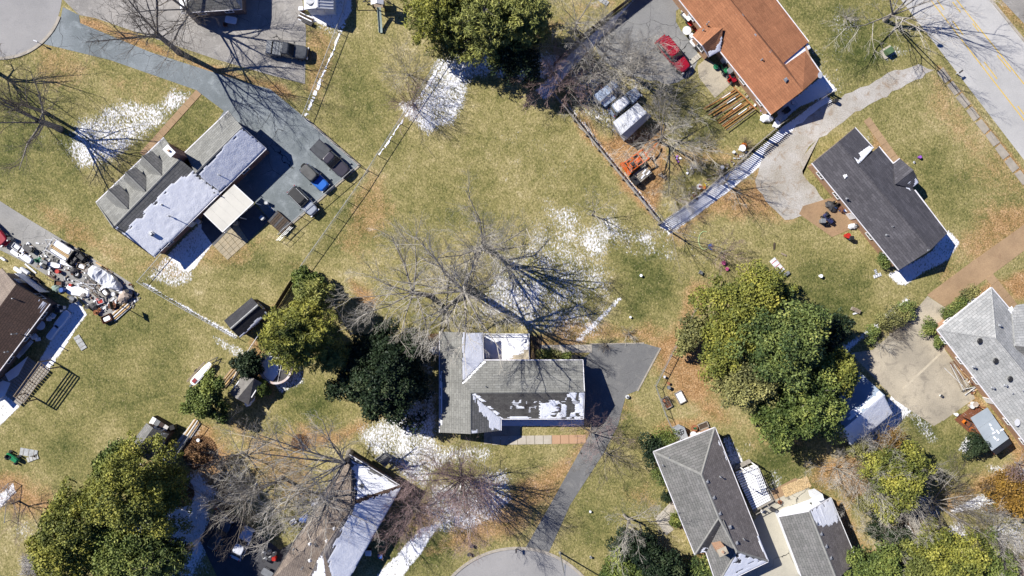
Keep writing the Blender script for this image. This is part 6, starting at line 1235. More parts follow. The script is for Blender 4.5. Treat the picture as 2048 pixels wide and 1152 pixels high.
mb = MB(); mb.box((-1.25, 0, .93), (.6, .5, .1)); mb.build('hatch', paint('hatch_red', (.25,.02,.02), .6), sb); mb = MB(); mb.tube((-1.95, -.1, .6), (-2.2, -.1, 1.0), .17, .12); mb.build('motor', m_steel, sb)
for y in (.75, .62): mb = MB(); mb.box((-.4, y+.08, .5), (3.6, .1, .1)); mb.build('frame_board', m_wood, sb)
mb = MB(); mb.tube((1.6, .5, .4), (3.1, -.1, .4), .05); mb.tube((1.6, -.4, .4), (3.1, -.1, .4), .05); mb.tube((2.6, -.1, .4), (2.9, -.9, .4), .04); mb.build('tongue', m_dkmetal, sb)
for y in (-.75, .95): wheel(sb, -.3, y, .28, .16)
# round pool
pl = thing('pool', 'round above ground pool half full of snow beside the pine', 'pool', P(557, 733)); R = 2.15
mb = MB(); mb.ring((0, 0), R, .12, 0, 1.15, 40); mb.build('pool_wall', M('pool_wall', (.45,.2,.11), (.38,.17,.1), fine=.1), pl); mb = MB(); mb.ring((0, 0), R, .3, 1.15, 1.2, 40); mb.build('pool_rim', M('pool_rim', (.5,.35,.28), (.62,.6,.6), sc=1), pl)
mb = MB(); mb.tube((0, 0, .8), (0, 0, .84), R-.07, n=40); mb.build('pool_cover', m_dkmetal, pl)
pts = [((R-.12)*math.cos(a), (R-.12)*math.sin(a)) for a in [math.radians(x) for x in range(75, 262, 12)]]+[(.25, -.9), (.3, 0), (.5, .9)]
mb = MB(); mb.prism(pts, .83, .9); mb.build('snow_cover', m_snow, pl); mb = MB(); mb.tube((-2.0, .3, .95), (.9, -.4, .95), .02, n=5); mb.tube((.2, -2.0, .95), (1.0, 1.8, .95), .03, n=5); mb.build('cover_rope', m_white, pl)
# ------------------------------------------------------------ fences
m_wire = M('fence_wire', (.35,.36,.36), fine=0, rough=.5, metal=.5)
def wire_fence(label, pts, h=1.25, group='galvanised wire fences', sp=2.7, railm=None):
    root = thing('wire_fence', label, 'fence', P(*pts[0]), group=None); L0 = P(*pts[0]); posts = []; segs = []
    for i in range(len(pts)-1):
        a = P(*pts[i])-L0; b = P(*pts[i+1])-L0; L = (b-a).length; k = max(1, round(L/sp)); d = (b-a)/L
        for j in range(k+(i == len(pts)-2)): posts.append(a+d*L*j/k)
        mb = MB(); mb.tube(a+Vector((0,0,h)), b+Vector((0,0,h)), .04, n=6); mb.build('top_rail', railm or m_steel, root)
        m = int(L/.3)
        for j in range(m):
            s = L*j/m; e = min(L, s+h)
            q = (e-s)
            segs.append((*(a+d*s), *(a+d*e+Vector((0,0,q))), .006, .006)); segs.append((*(a+d*s+Vector((0,0,h))), *(a+d*e+Vector((0,0,h-q))), .006, .006))
    for p in posts: mb = MB(); mb.tube(p-Vector((0,0,.1)), p+Vector((0,0,h+.08)), .045, n=7); mb.build('post', m_steel, root)
    V, F = tubes_np(segs, 3); np_mesh('wire_mesh', V, F, m_wire, root, kind='stuff'); return root
wire_fence('wire fence running down from the white sided outbuilding past the parking apron', [(700,-20),(689,30),(609,237)])
wire_fence('wire fence along the parking apron of the gabled house', [(612,240),(719,333),(573,459),(562,470)])
wire_fence('long wire fence across the lawn from the top snow patch to the dark board fence', [(898,90),(884,116),(757,312),(720,372),(606,533)])
wire_fence('low snowy wire fence from the gabled house to the black shed', [(330,508),(281,564),(376,620),(476,676)], 1.0)
wire_fence('wire fence below the black shed towards the pool', [(527,662),(490,718),(466,770)], 1.1, railm=m_white)
wire_fence('wire fence beside the orange brown lawn near the middle driveway', [(1404,590),(1355,680),(1309,770),(1330,830),(1345,862)], 1.15)
wire_fence('wire fence between the snow and the trees in the lower left', [(352,945),(432,1000),(470,1040)], 1.1)
wire_fence('thin wire fence from the dark board fence down to the magnolia', [(662,592),(706,668)], 1.1)
wire_fence('wire fence beside the lower left shed', [(400,846),(345,930)], 1.2)
wire_fence('wire fence at the far left bottom corner', [(-10,1000),(28,962),(20,1040)], 1.1)
def rail_fence(label, a, b, h=1.35):
    root = thing('rail_fence', label, 'fence', P(*a)); A = P(*a); B = P(*b); d = (B-A); L = d.length; d.normalize(); k = round(L/2.6)
    for j in range(k+1): mb = MB(); mb.box(d*L*j/k+Vector((0,0,h/2)), (.16, .16, h+.1), math.atan2(d.y, d.x)); mb.build('post', m_greywood, root)
    n = Vector((-d.y, d.x, 0))
    for j in range(k):
        for q, z in enumerate((.35, .75, 1.15)): mb = MB(); c = d*L*(j+.5)/k+n*.1+Vector((0,0,z)); mb.box(c, (L/k-.02, .05, .14), math.atan2(d.y, d.x)); mb.build('rail', m_greywood, root)
        mb = MB(); mb.box(d*L*(j+.5)/k+Vector((0,0,h+.04)), (L/k-.02, .16, .04), math.atan2(d.y, d.x)); mb.build('cap_rail', m_greywood, root)
rail_fence('three rail grey wooden fence slanting down to the picket fence corner', (1100,184), (1316,447))
def picket_fence(name, label, pts, h=1.75, mat=m_greywood, step=.30, w=.16, alt=.06, lo=.05, t=.03):
    root = thing(name, label, 'fence', P(*pts[0])); L0 = P(*pts[0]); k = 0
    for i in range(len(pts)-1):
        a = P(*pts[i])-L0; b = P(*pts[i+1])-L0; L = (b-a).length; d = (b-a)/L; n = Vector((-d.y, d.x, 0)); rz = math.atan2(d.y, d.x); m = int(L/step)
        me = None
        for j in range(m):
            if me is None: mb = MB(); mb.loft([[(-w/2,-t/2,lo),(w/2,-t/2,lo),(w/2,t/2,lo),(-w/2,t/2,lo)],[(-w/2,-t/2,h-.08),(w/2,-t/2,h-.08),(w/2,t/2,h-.08),(-w/2,t/2,h-.08)],[(-w*.25,-t/2,h),(w*.25,-t/2,h),(w*.25,t/2,h),(-w*.25,t/2,h)]]); o = mb.build('picket', mat, root); me = o
            else: o = me.copy(); COL.objects.link(o)
            o.parent = root; c = a+d*L*(j+.5)/m+n*(alt if j % 2 else -alt); o.location = c+Vector((0,0,RG.uniform(-.02,.02))); o.rotation_euler = (0, 0, rz+RG.uniform(-.03,.03))
        for z in (.35, 1.45):
            mb = MB(); mb.box((a+b)/2+Vector((0,0,z*h/1.8)), (L, .06, .09), rz); mb.build('rail', mat, root)
        kk = max(1, round(L/2.5))
        for j in range(kk+1): mb = MB(); mb.box(a+d*L*j/kk+Vector((0,0,h/2)), (.1,.1,h), rz); mb.build('post', mat, root)
    return root
picket_fence('picket_fence', 'tall weathered picket fence casting a striped blue shadow down to the corner', [(1315,449),(1405,385),(1440,352),(1470,332),(1500,300),(1556,252)], 2.0, step=.27, w=.15, alt=0)
picket_fence('picket_fence', 'short leg of picket fence behind the orange roof house', [(1556,252),(1662,186)], 1.5, step=.27, w=.15, alt=0)
picket_fence('board_fence', 'dark board fence from its corner down towards the black shed', [(636,548),(611,535),(592,556),(540,640)], 1.9, mat=m_darkwood, step=.21, w=.2, alt=0)
picket_fence('board_fence', 'dark board fence along the snowy strip at the top, left of the red car', [(1290,-22),(1172,70),(1108,132)], 1.8, mat=m_darkwood, step=.24, w=.23, alt=0)
# ------------------------------------------------------------ timber structures
dk = thing('lumber_rack', 'frame of long orange stained boards lying beside the orange roof house', 'lumber', P(1462, 215)); L0 = P(1462, 215)
for k in range(17):
    t = k/16; a = P(*lerp2((1466,178), (1508,220), t), 0)-L0; b = P(*lerp2((1410-6*(k % 3),214+4*(k % 2)), (1452,262), t), 0)-L0
    if k in (3, 7): b = a.lerp(b, .7)
    mb = MB(); z = .3+.12*(k % 3); c = (a+b)/2; d = b-a; mb.box((c.x, c.y, z), (d.length, .11, .06), math.atan2(d.y, d.x)+RG.uniform(-.03,.03)); mb.build('board', m_orangewood if k % 4 else m_wood, dk)
    if k % 4 == 1: mb = MB(); c = a.lerp(b, .3); mb.box((c.x, c.y, z+.05), (1.4, .1, .03), math.atan2(d.y, d.x)); mb.build('snow_patch', m_snow, dk)
mb = MB(); a = P(1466,178)-L0; b = P(1508,220)-L0; c = (a+b)/2; mb.box((c.x, c.y, .65), ((b-a).length+.3, .14, .14), math.atan2((b-a).y, (b-a).x)); mb.build('beam', m_orangewood, dk)
def frame_deck(name, label, q, z, n, mat, w=.09, hgt=.14, cross=0, top=0, posts=True, cat='pergola'):
    root = thing(name, label, cat, P(*q[0])); L0 = P(*q[0]); Q = [P(x, y, z)-L0 for x, y in q]
    for k in range(n):
        t = k/(n-1); a = Q[0].lerp(Q[1], t); b = Q[3].lerp(Q[2], t); c = (a+b)/2; d = b-a; mb = MB(); mb.box(c, (d.length, w, hgt), math.atan2(d.y, d.x)); mb.build('joist', mat, root)
    for k in range(cross):
        t = k/(cross-1); a = Q[0].lerp(Q[3], t); b = Q[1].lerp(Q[2], t); c = (a+b)/2+Vector((0,0,-hgt if not top else hgt)); d = b-a; mb = MB(); mb.box(c, (d.length, w, hgt*.8), math.atan2(d.y, d.x)); mb.build('beam', mat, root)
    if posts:
        for p in Q: mb = MB(); mb.box((p.x*.98, p.y*.98, z/2), (.14, .14, z), .7); mb.build('post', mat, root)
    return root
frame_deck('pergola', 'open wooden pergola frame over the snowy terrace of the brown house', [(77,724),(97,738),(48,806),(27,793)], 2.6, 5, m_wood, cross=3, w=.07)
td = thing('deck', 'snow dusted plank deck beneath the open pergola at the left edge', 'deck', P(50, 750)); L0 = P(50, 750)
q = [(-10,770),(58,712),(102,742),(42,812)]
for k in range(15): a0 = P(*lerp2(q[0],q[1],k/15+.004))-L0; a1 = P(*lerp2(q[0],q[1],(k+.86)/15))-L0; b1 = P(*lerp2(q[3],q[2],(k+.86)/15))-L0; b0 = P(*lerp2(q[3],q[2],k/15+.004))-L0; mb = MB(); mb.prism([a0,a1,b1,b0], .3, .36+RG.uniform(0,.015)); mb.build('plank', m_greywood, td)
for k, (poly) in enumerate(([(48,722),(60,712),(40,750),(22,762),(14,748)], [(10,760),(25,765),(14,790),(-6,800),(-10,772)])): mb = MB(); mb.prism([P(*p)-L0 for p in poly], .37, .43); mb.build('snow_cover', m_snow, td)
frame_deck('pergola', 'white lattice topped pergola on the deck of the hip roof house', [(1491,943),(1516,934),(1532,974),(1506,982)], 2.7, 9, m_white, cross=8, w=.07, hgt=.07, top=1)
id_ = thing('deck', 'snow covered deck with railings on the east side of the hip roof house', 'deck', P(1500, 960)); L0 = P(1500, 960); q = [(1466,942),(1508,925),(1545,1000),(1505,1022)]
for k in range(18): a0 = P(*lerp2(q[0],q[3],k/18+.004))-L0; a1 = P(*lerp2(q[0],q[3],(k+.88)/18))-L0; b1 = P(*lerp2(q[1],q[2],(k+.88)/18))-L0; b0 = P(*lerp2(q[1],q[2],k/18+.004))-L0; mb = MB(); mb.prism([a0,a1,b1,b0], .5, .56+RG.uniform(0,.012)); mb.build('plank', m_greywood, id_)
for k in range(17):
    a0 = P(*lerp2(q[0],q[3],k/18+.006))-L0; a1 = P(*lerp2(q[0],q[3],(k+.80)/18))-L0; b1 = P(*lerp2(q[1],q[2],(k+.80)/18))-L0; b0 = P(*lerp2(q[1],q[2],k/18+.006))-L0; f = .86+.1*RG.random() if k > 10 else .96; mb = MB(); mb.prism([a0,a1,a1.lerp(b1,f),a0.lerp(b0,f)], .57, .62); mb.build('snow_strip', m_snow, id_)
for a, b in (((1508,925),(1545,1000)), ((1466,942),(1508,925)), ((1545,1000),(1505,1022))):
    A_ = P(*a)-L0; B_ = P(*b)-L0; mb = MB(); mb.tube(A_+Vector((0,0,1.45)), B_+Vector((0,0,1.45)), .05, n=6); mb.build('hand_rail', m_greywood, id_)
    for j in range(4): p = A_.lerp(B_, j/3); mb = MB(); mb.box((p.x, p.y, .75), (.1,.1,1.5)); mb.build('post', m_greywood, id_)
for poly, z in (([(1466,941),(1502,923),(1497,917),(1470,930)], .5),): mb = MB(); mb.prism([P(*p)-L0 for p in poly], .2, .42); mb.build('step', m_greywood, id_)
# ------------------------------------------------------------ small yard things
def mk(name, c, **k):
    return bpy.data.materials[name] if name in bpy.data.materials else M(name, c, **k)
cw = mk('plastic_white', (.7,.71,.72), fine=.03, rough=.5); cr = mk('plastic_red', (.5,.03,.02), fine=.03, rough=.5); cb = mk('plastic_blue', (.03,.10,.35), fine=.03, rough=.5)
cg = mk('plastic_green', (.03,.2,.1), fine=.03, rough=.5); cgr = mk('plastic_grey', (.2,.21,.22), fine=.03, rough=.5); cor = mk('plastic_orange', (.6,.17,.02), fine=.03, rough=.5); cy = mk('plastic_yellow', (.6,.45,.06), fine=.03); cpk = mk('plastic_pink', (.6,.12,.3), fine=.03); cpu = mk('plastic_purple', (.3,.1,.5), fine=.03)
rust = mk('rusty_metal', (.16,.07,.04), sc=4); stone = mk('field_stone', (.33,.3,.27), sc=2); clay = mk('terracotta', (.35,.14,.07))
def bits(kind, root, s, m, m2):
    A = lambda mb, nm, mat=None: mb.build(nm, mat or m, root)
    if kind == 'barrel':
        mb = MB(); mb.loft([[(r*math.cos(t), r*math.sin(t), z) for t in [i*6.283/16 for i in range(16)]] for z, r in ((0,.26*s),(.2*s,.3*s),(.45*s,.31*s),(.7*s,.3*s),(.85*s,.26*s))]); A(mb, 'drum'); mb = MB(); mb.ring((0,0), .26*s, .04, .85*s, .89*s, 16); A(mb, 'rim', m2); mb = MB(); mb.tube((0,0,.84*s), (0,0,.87*s), .23*s, n=16); A(mb, 'lid', m2)
    elif kind == 'bucket':
        mb = MB(); mb.tube((0,0,0), (0,0,.38*s), .14*s, .18*s, 14); A(mb, 'pail'); mb = MB(); mb.ring((0,0), .18*s, .03, .37*s, .4*s, 14); A(mb, 'rim', m2); mb = MB(); mb.tube((0,0,.375*s), (0,0,.385*s), .155*s, n=14); A(mb, 'contents', m2)
    elif kind == 'tyre':
        mb = MB(); n = 18; mb.loft([[((.3+.09*math.cos(a))*s*math.cos(t), (.3+.09*math.cos(a))*s*math.sin(t), .1*s+.1*s*math.sin(a)) for t in [i*6.283/n for i in range(n)]] for a in [j*6.283/8 for j in range(9)]], cap=False); A(mb, 'tyre_rubber'); mb = MB(); mb.tube((0,0,.05), (0,0,.12*s), .2*s, .16*s, 12); A(mb, 'hub', m2)
    elif kind == 'plank':
        mb = MB(); mb.box((0,0,.06), (s, .22, .05)); A(mb, 'board'); mb = MB(); mb.box((s*.3,0,.02), (.1,.3,.04)); A(mb, 'bearer', m2)
    elif kind == 'lumber':
        r = random.Random(int(s*100))
        for k in range(7): mb = MB(); mb.box((r.uniform(-.15,.15), -.5+.16*k, .12+.1*(k % 2)), (s*r.uniform(.85,1), .14, .08), r.uniform(-.03,.03)); A(mb, 'plank', m if k % 3 else m2)
    elif kind == 'poles':
        r = random.Random(int(s*77))
        for k in range(6): mb = MB(); a = r.uniform(-.35,.35); d = Vector((math.cos(a), math.sin(a), 0))*s/2*r.uniform(.7,1); c = Vector((0, r.uniform(-.5,.5), .1+.05*k)); mb.tube(c-d, c+d+Vector((0,0,.1)), .035, n=6); A(mb, 'pole', m if k % 2 else m2)
    elif kind == 'ladder':
        for y in (-.25,.25): mb = MB(); mb.box((0,y,.12), (s,.06,.09)); A(mb, 'side_rail')
        for k in range(int(s/.32)): mb = MB(); mb.tube((-s/2+.2+.32*k,-.25,.12), (-s/2+.2+.32*k,.25,.12), .025, n=6); A(mb, 'rung')
    elif kind == 'chair':
        mb = MB(); mb.box((0,0,.42*s), (.5*s,.5*s,.05)); A(mb, 'seat'); mb = MB(); mb.box((-.24*s,0,.68*s), (.05,.5*s,.5*s), 0, .12); A(mb, 'backrest')
        for x in (-.22,.22):
            for y in (-.22,.22): mb = MB(); mb.tube((x*s,y*s,0), (x*s,y*s,.42*s), .025, n=5); A(mb, 'leg', m2)
        for y in (-.26,.26): mb = MB(); mb.box((0,y*s,.62*s), (.45*s,.05,.04)); A(mb, 'armrest')
    elif kind == 'table':
        mb = MB(); mb.loft([sup(-s/2, s/2, s*.3, s*.3, .68, 6), sup(-s/2, s/2, s*.3, s*.3, .73, 6)]); A(mb, 'tabletop')
        for x in (-.4,.4):
            for y in (-.22,.22): mb = MB(); mb.tube((x*s,y*s,0), (x*s,y*s,.68), .03, n=5); A(mb, 'leg', m2)
    elif kind == 'round_table':
        mb = MB(); mb.tube((0,0,.7), (0,0,.75), s/2, n=24); A(mb, 'tabletop'); mb = MB(); mb.tube((0,0,0), (0,0,.7), .05, n=8); mb.tube((0,0,0), (0,0,.05), .25, .1, 10); A(mb, 'pedestal', m2)
    elif kind == 'crate':
        for x, y, w, l in ((-.5,0,.05,1),(.5,0,.05,1),(0,-.36,1,.05),(0,.36,1,.05)): mb = MB(); mb.box((x*s,y*s,.22*s), (max(.04,w*s if w > .1 else .05), (l*s*.77 if l > .5 else .05), .44*s)); A(mb, 'side')
        mb = MB(); mb.box((0,0,.05), (s*.95,s*.68,.05)); A(mb, 'bottom'); mb = MB(); mb.loft([sup(-s*.42,s*.42,s*.28,s*.28,.1,5), sup(-s*.36,s*.36,s*.22,s*.22,.3*s,5)]); A(mb, 'contents', m2)
    elif kind == 'bin':
        mb = MB(); mb.loft([sup(-.25*s,.25*s,.25*s,.25*s,.05,6), sup(-.32*s,.32*s,.3*s,.3*s,.95*s,6)]); A(mb, 'body'); mb = MB(); mb.loft([sup(-.36*s,.35*s,.33*s,.33*s,.95*s,6), sup(-.3*s,.3*s,.27*s,.27*s,1.04*s,6)]); A(mb, 'lid', m2); mb = MB(); mb.tube((-.36*s,-.25*s,.92*s), (-.36*s,.25*s,.92*s), .03, n=6); A(mb, 'handle', m2)
    elif kind == 'board':
        mb = MB(); mb.box((0,0,.05), (s,s*.42,.05)); A(mb, 'panel')
        for k in range(3): mb = MB(); mb.box((-s*.3+s*.3*k,0,.085), (.07,s*.4,.03)); A(mb, 'batten', m2)
    elif kind == 'snowboard':
        mb = MB(); mb.loft([sup(-s/2,s/2,s*.2,s*.2,0,5), sup(-s/2,s/2,s*.2,s*.19,.18,5), sup(-s*.46,s*.45,s*.15,s*.16,.3,5)]); A(mb, 'slab'); mb = MB(); mb.box((0,0,.08), (s*1.03,s*.3,.06)); A(mb, 'edge_board', m2)
    elif kind == 'pallet':
        for k in range(7): mb = MB(); mb.box((-s/2+s*(k+.5)/7,0,.13), (s/9,s*.8,.025)); A(mb, 'slat')
        for y in (-.37,0,.37): mb = MB(); mb.box((0,y*s,.06), (s,.08,.1)); A(mb, 'bearer', m2)
    elif kind == 'tank':
        mb = MB(); mb.tube((-s*.4,0,.35), (s*.4,0,.35), .28, n=16); mb.tube((s*.4,0,.35), (s*.5,0,.35), .28, .12, 16); mb.tube((-s*.5,0,.35), (-s*.4,0,.35), .12, .28, 16); A(mb, 'tank')
        for x in (-.25,.25): mb = MB(); mb.box((x*s,0,.08), (.08,.4,.16)); A(mb, 'foot', m2)
    elif kind == 'grill':
        mb = MB(); mb.loft([sup(-.4*s,.4*s,.28*s,.28*s,.75,4), sup(-.42*s,.42*s,.3*s,.3*s,.95,4), sup(-.36*s,.36*s,.18*s,.18*s,1.12,4)]); A(mb, 'hood'); mb = MB(); mb.box((.62*s,0,.85), (.36*s,.4*s,.04)); mb.box((-.62*s,0,.85), (.36*s,.4*s,.04)); A(mb, 'side_shelf', m2)
        for x in (-.35,.35):
            for y in (-.2,.2): mb = MB(); mb.tube((x*s,y*s,0), (x*s,y*s,.78), .03, n=5); A(mb, 'leg', m2)
    elif kind == 'barrow':
        mb = MB(); mb.loft([sup(-.3*s,.3*s,.22*s,.22*s,.35,4), sup(-.5*s,.5*s,.36*s,.36*s,.6,4)]); A(mb, 'tray'); mb = MB(); mb.tube((.45*s,0,.2), (.45*s,.06,.2), .2, n=14); A(mb, 'wheel', m_rubber)
        for y in (-.25,.25): mb = MB(); mb.tube((.4*s,y*.4*s,.25), (-1.0*s,y*s,.6), .025, n=5); A(mb, 'handle', m2)
    elif kind == 'planter':
        mb = MB(); mb.tube((0,0,0), (0,0,.3*s), .2*s, .28*s, 14); mb.ring((0,0), .28*s, .05, .28*s, .33*s, 14); A(mb, 'pot'); mb = MB(); r = random.Random(int(s*50)+len(root.name))
        for k in range(18): a = r.uniform(0,6.28); q = r.uniform(.05,.28)*s; mb.tube((0,0,.25*s), (q*math.cos(a),q*math.sin(a),(.4+r.random()*.35)*s), .03*s, .006, 4, cap=False)
        A(mb, 'plant', m2)
    elif kind == 'rocks':
        r = random.Random(int(s*91)+len(root.name)); 
        for k in range(9):
            a = r.uniform(0,6.28); q = r.uniform(0,.5)*s; z = r.uniform(.08,.2); mb = MB(); c = Vector((q*math.cos(a),q*math.sin(a),0)); ph = r.random()
            mb.loft([[c+Vector((z*f*(1+.3*math.sin(i*2+ph*9))*math.cos(i*.8976), z*f*(1+.3*math.cos(i*3+ph*5))*math.sin(i*.8976), h*z)) for i in range(7)] for f, h in ((1,0),(1.15,.4),(.6,.95))]); A(mb, 'stone', m if k % 3 else m2)
    elif kind == 'bundle':
        r = random.Random(int(s*31)+len(root.name)); mb = MB(); rings = []
        for z, f in ((0,.9),(.25,1.05),(.45,.8),(.58,.35)): rings.append([(f*s*.5*(1+.25*math.sin(i*1.7+z*9))*math.cos(i*.5236), f*s*.36*(1+.25*math.cos(i*2.3+z*5))*math.sin(i*.5236), z*s*.8) for i in range(12)])
        mb.loft(rings); A(mb, 'cover'); mb = MB(); mb.tube((-s*.45,0,.1), (s*.45,.1,.5*s), .02, n=5); A(mb, 'strap', m2)
    elif kind == 'frame':
        for y in (-.5,.5): mb = MB(); mb.box((0,y*s*.6,.14), (s,.1,.26)); A(mb, 'side_board')
        for x in (-.5,.5): mb = MB(); mb.box((x*s,0,.14), (.1,s*.6+.1,.26)); A(mb, 'end_board')
        mb = MB(); mb.box((0,0,.08), (s-.1,s*.6-.1,.14)); A(mb, 'soil', m2)
    elif kind == 'bench':
        for y in (-.18,0,.18): mb = MB(); mb.box((0,y,.45), (s,.14,.04)); A(mb, 'seat_slat')
        for x in (-.4,.4): mb = MB(); mb.box((x*s,0,.22), (.08,.45,.44)); A(mb, 'leg', m2)
    elif kind == 'hoop':
        mb = MB(); mb.tube((0,0,0), (0,0,3.0), .06, n=8); A(mb, 'pole', m2); mb = MB(); mb.box((.35,0,3.0), (.05,1.1,.75)); A(mb, 'backboard'); mb = MB(); mb.tube((0,0,2.9), (.35,0,2.9), .04, n=5); mb.ring((.62,0), .23, .03, 2.85, 2.88, 16); A(mb, 'ring', cor); mb = MB(); mb.box((-.3,0,.12), (1.0,.7,.24)); A(mb, 'base', m2)
    elif kind == 'statue':
        mb = MB(); mb.tube((0,0,0), (0,0,.3*s), .2*s, .12*s, 10); mb.tube((0,0,.3*s), (0,0,.75*s), .12*s, .08*s, 10); A(mb, 'pedestal'); mb = MB(); mb.tube((0,0,.75*s), (0,0,.85*s), .15*s, .38*s, 14); A(mb, 'bowl', m2)
NAMES = {'barrel':('storage_barrel','barrel'),'bucket':('bucket','bucket'),'tyre':('old_tyre','tyre'),'plank':('loose_plank','plank'),'lumber':('lumber_stack','lumber'),'poles':('pole_bundle','poles'),'ladder':('ladder','ladder'),'chair':('garden_chair','chair'),'table':('garden_table','table'),'round_table':('round_table','table'),'crate':('open_crate','crate'),'bin':('wheeled_bin','bin'),'board':('lying_panel','panel'),'snowboard':('snowy_board','board'),'pallet':('wooden_pallet','pallet'),'tank':('gas_tank','tank'),'grill':('barbecue_grill','grill'),'barrow':('wheelbarrow','wheelbarrow'),'planter':('flower_pot','plant pot'),'rocks':('stone_pile','stones'),'bundle':('covered_bundle','bundle'),'frame':('raised_bed','garden bed'),'bench':('garden_bench','bench'),'hoop':('basketball_hoop','basketball hoop'),'statue':('bird_bath','bird bath')}
def item(kind, px, py, ang, s, m, m2, label, z=0, name=None, cat=None):
    nm, ct = NAMES[kind]; root = thing(name or nm, label, cat or ct, P(px, py, 0)+Vector((0,0,z+.03)), math.radians(ang)); bits(kind, root, s, m, m2); return root
U = -35
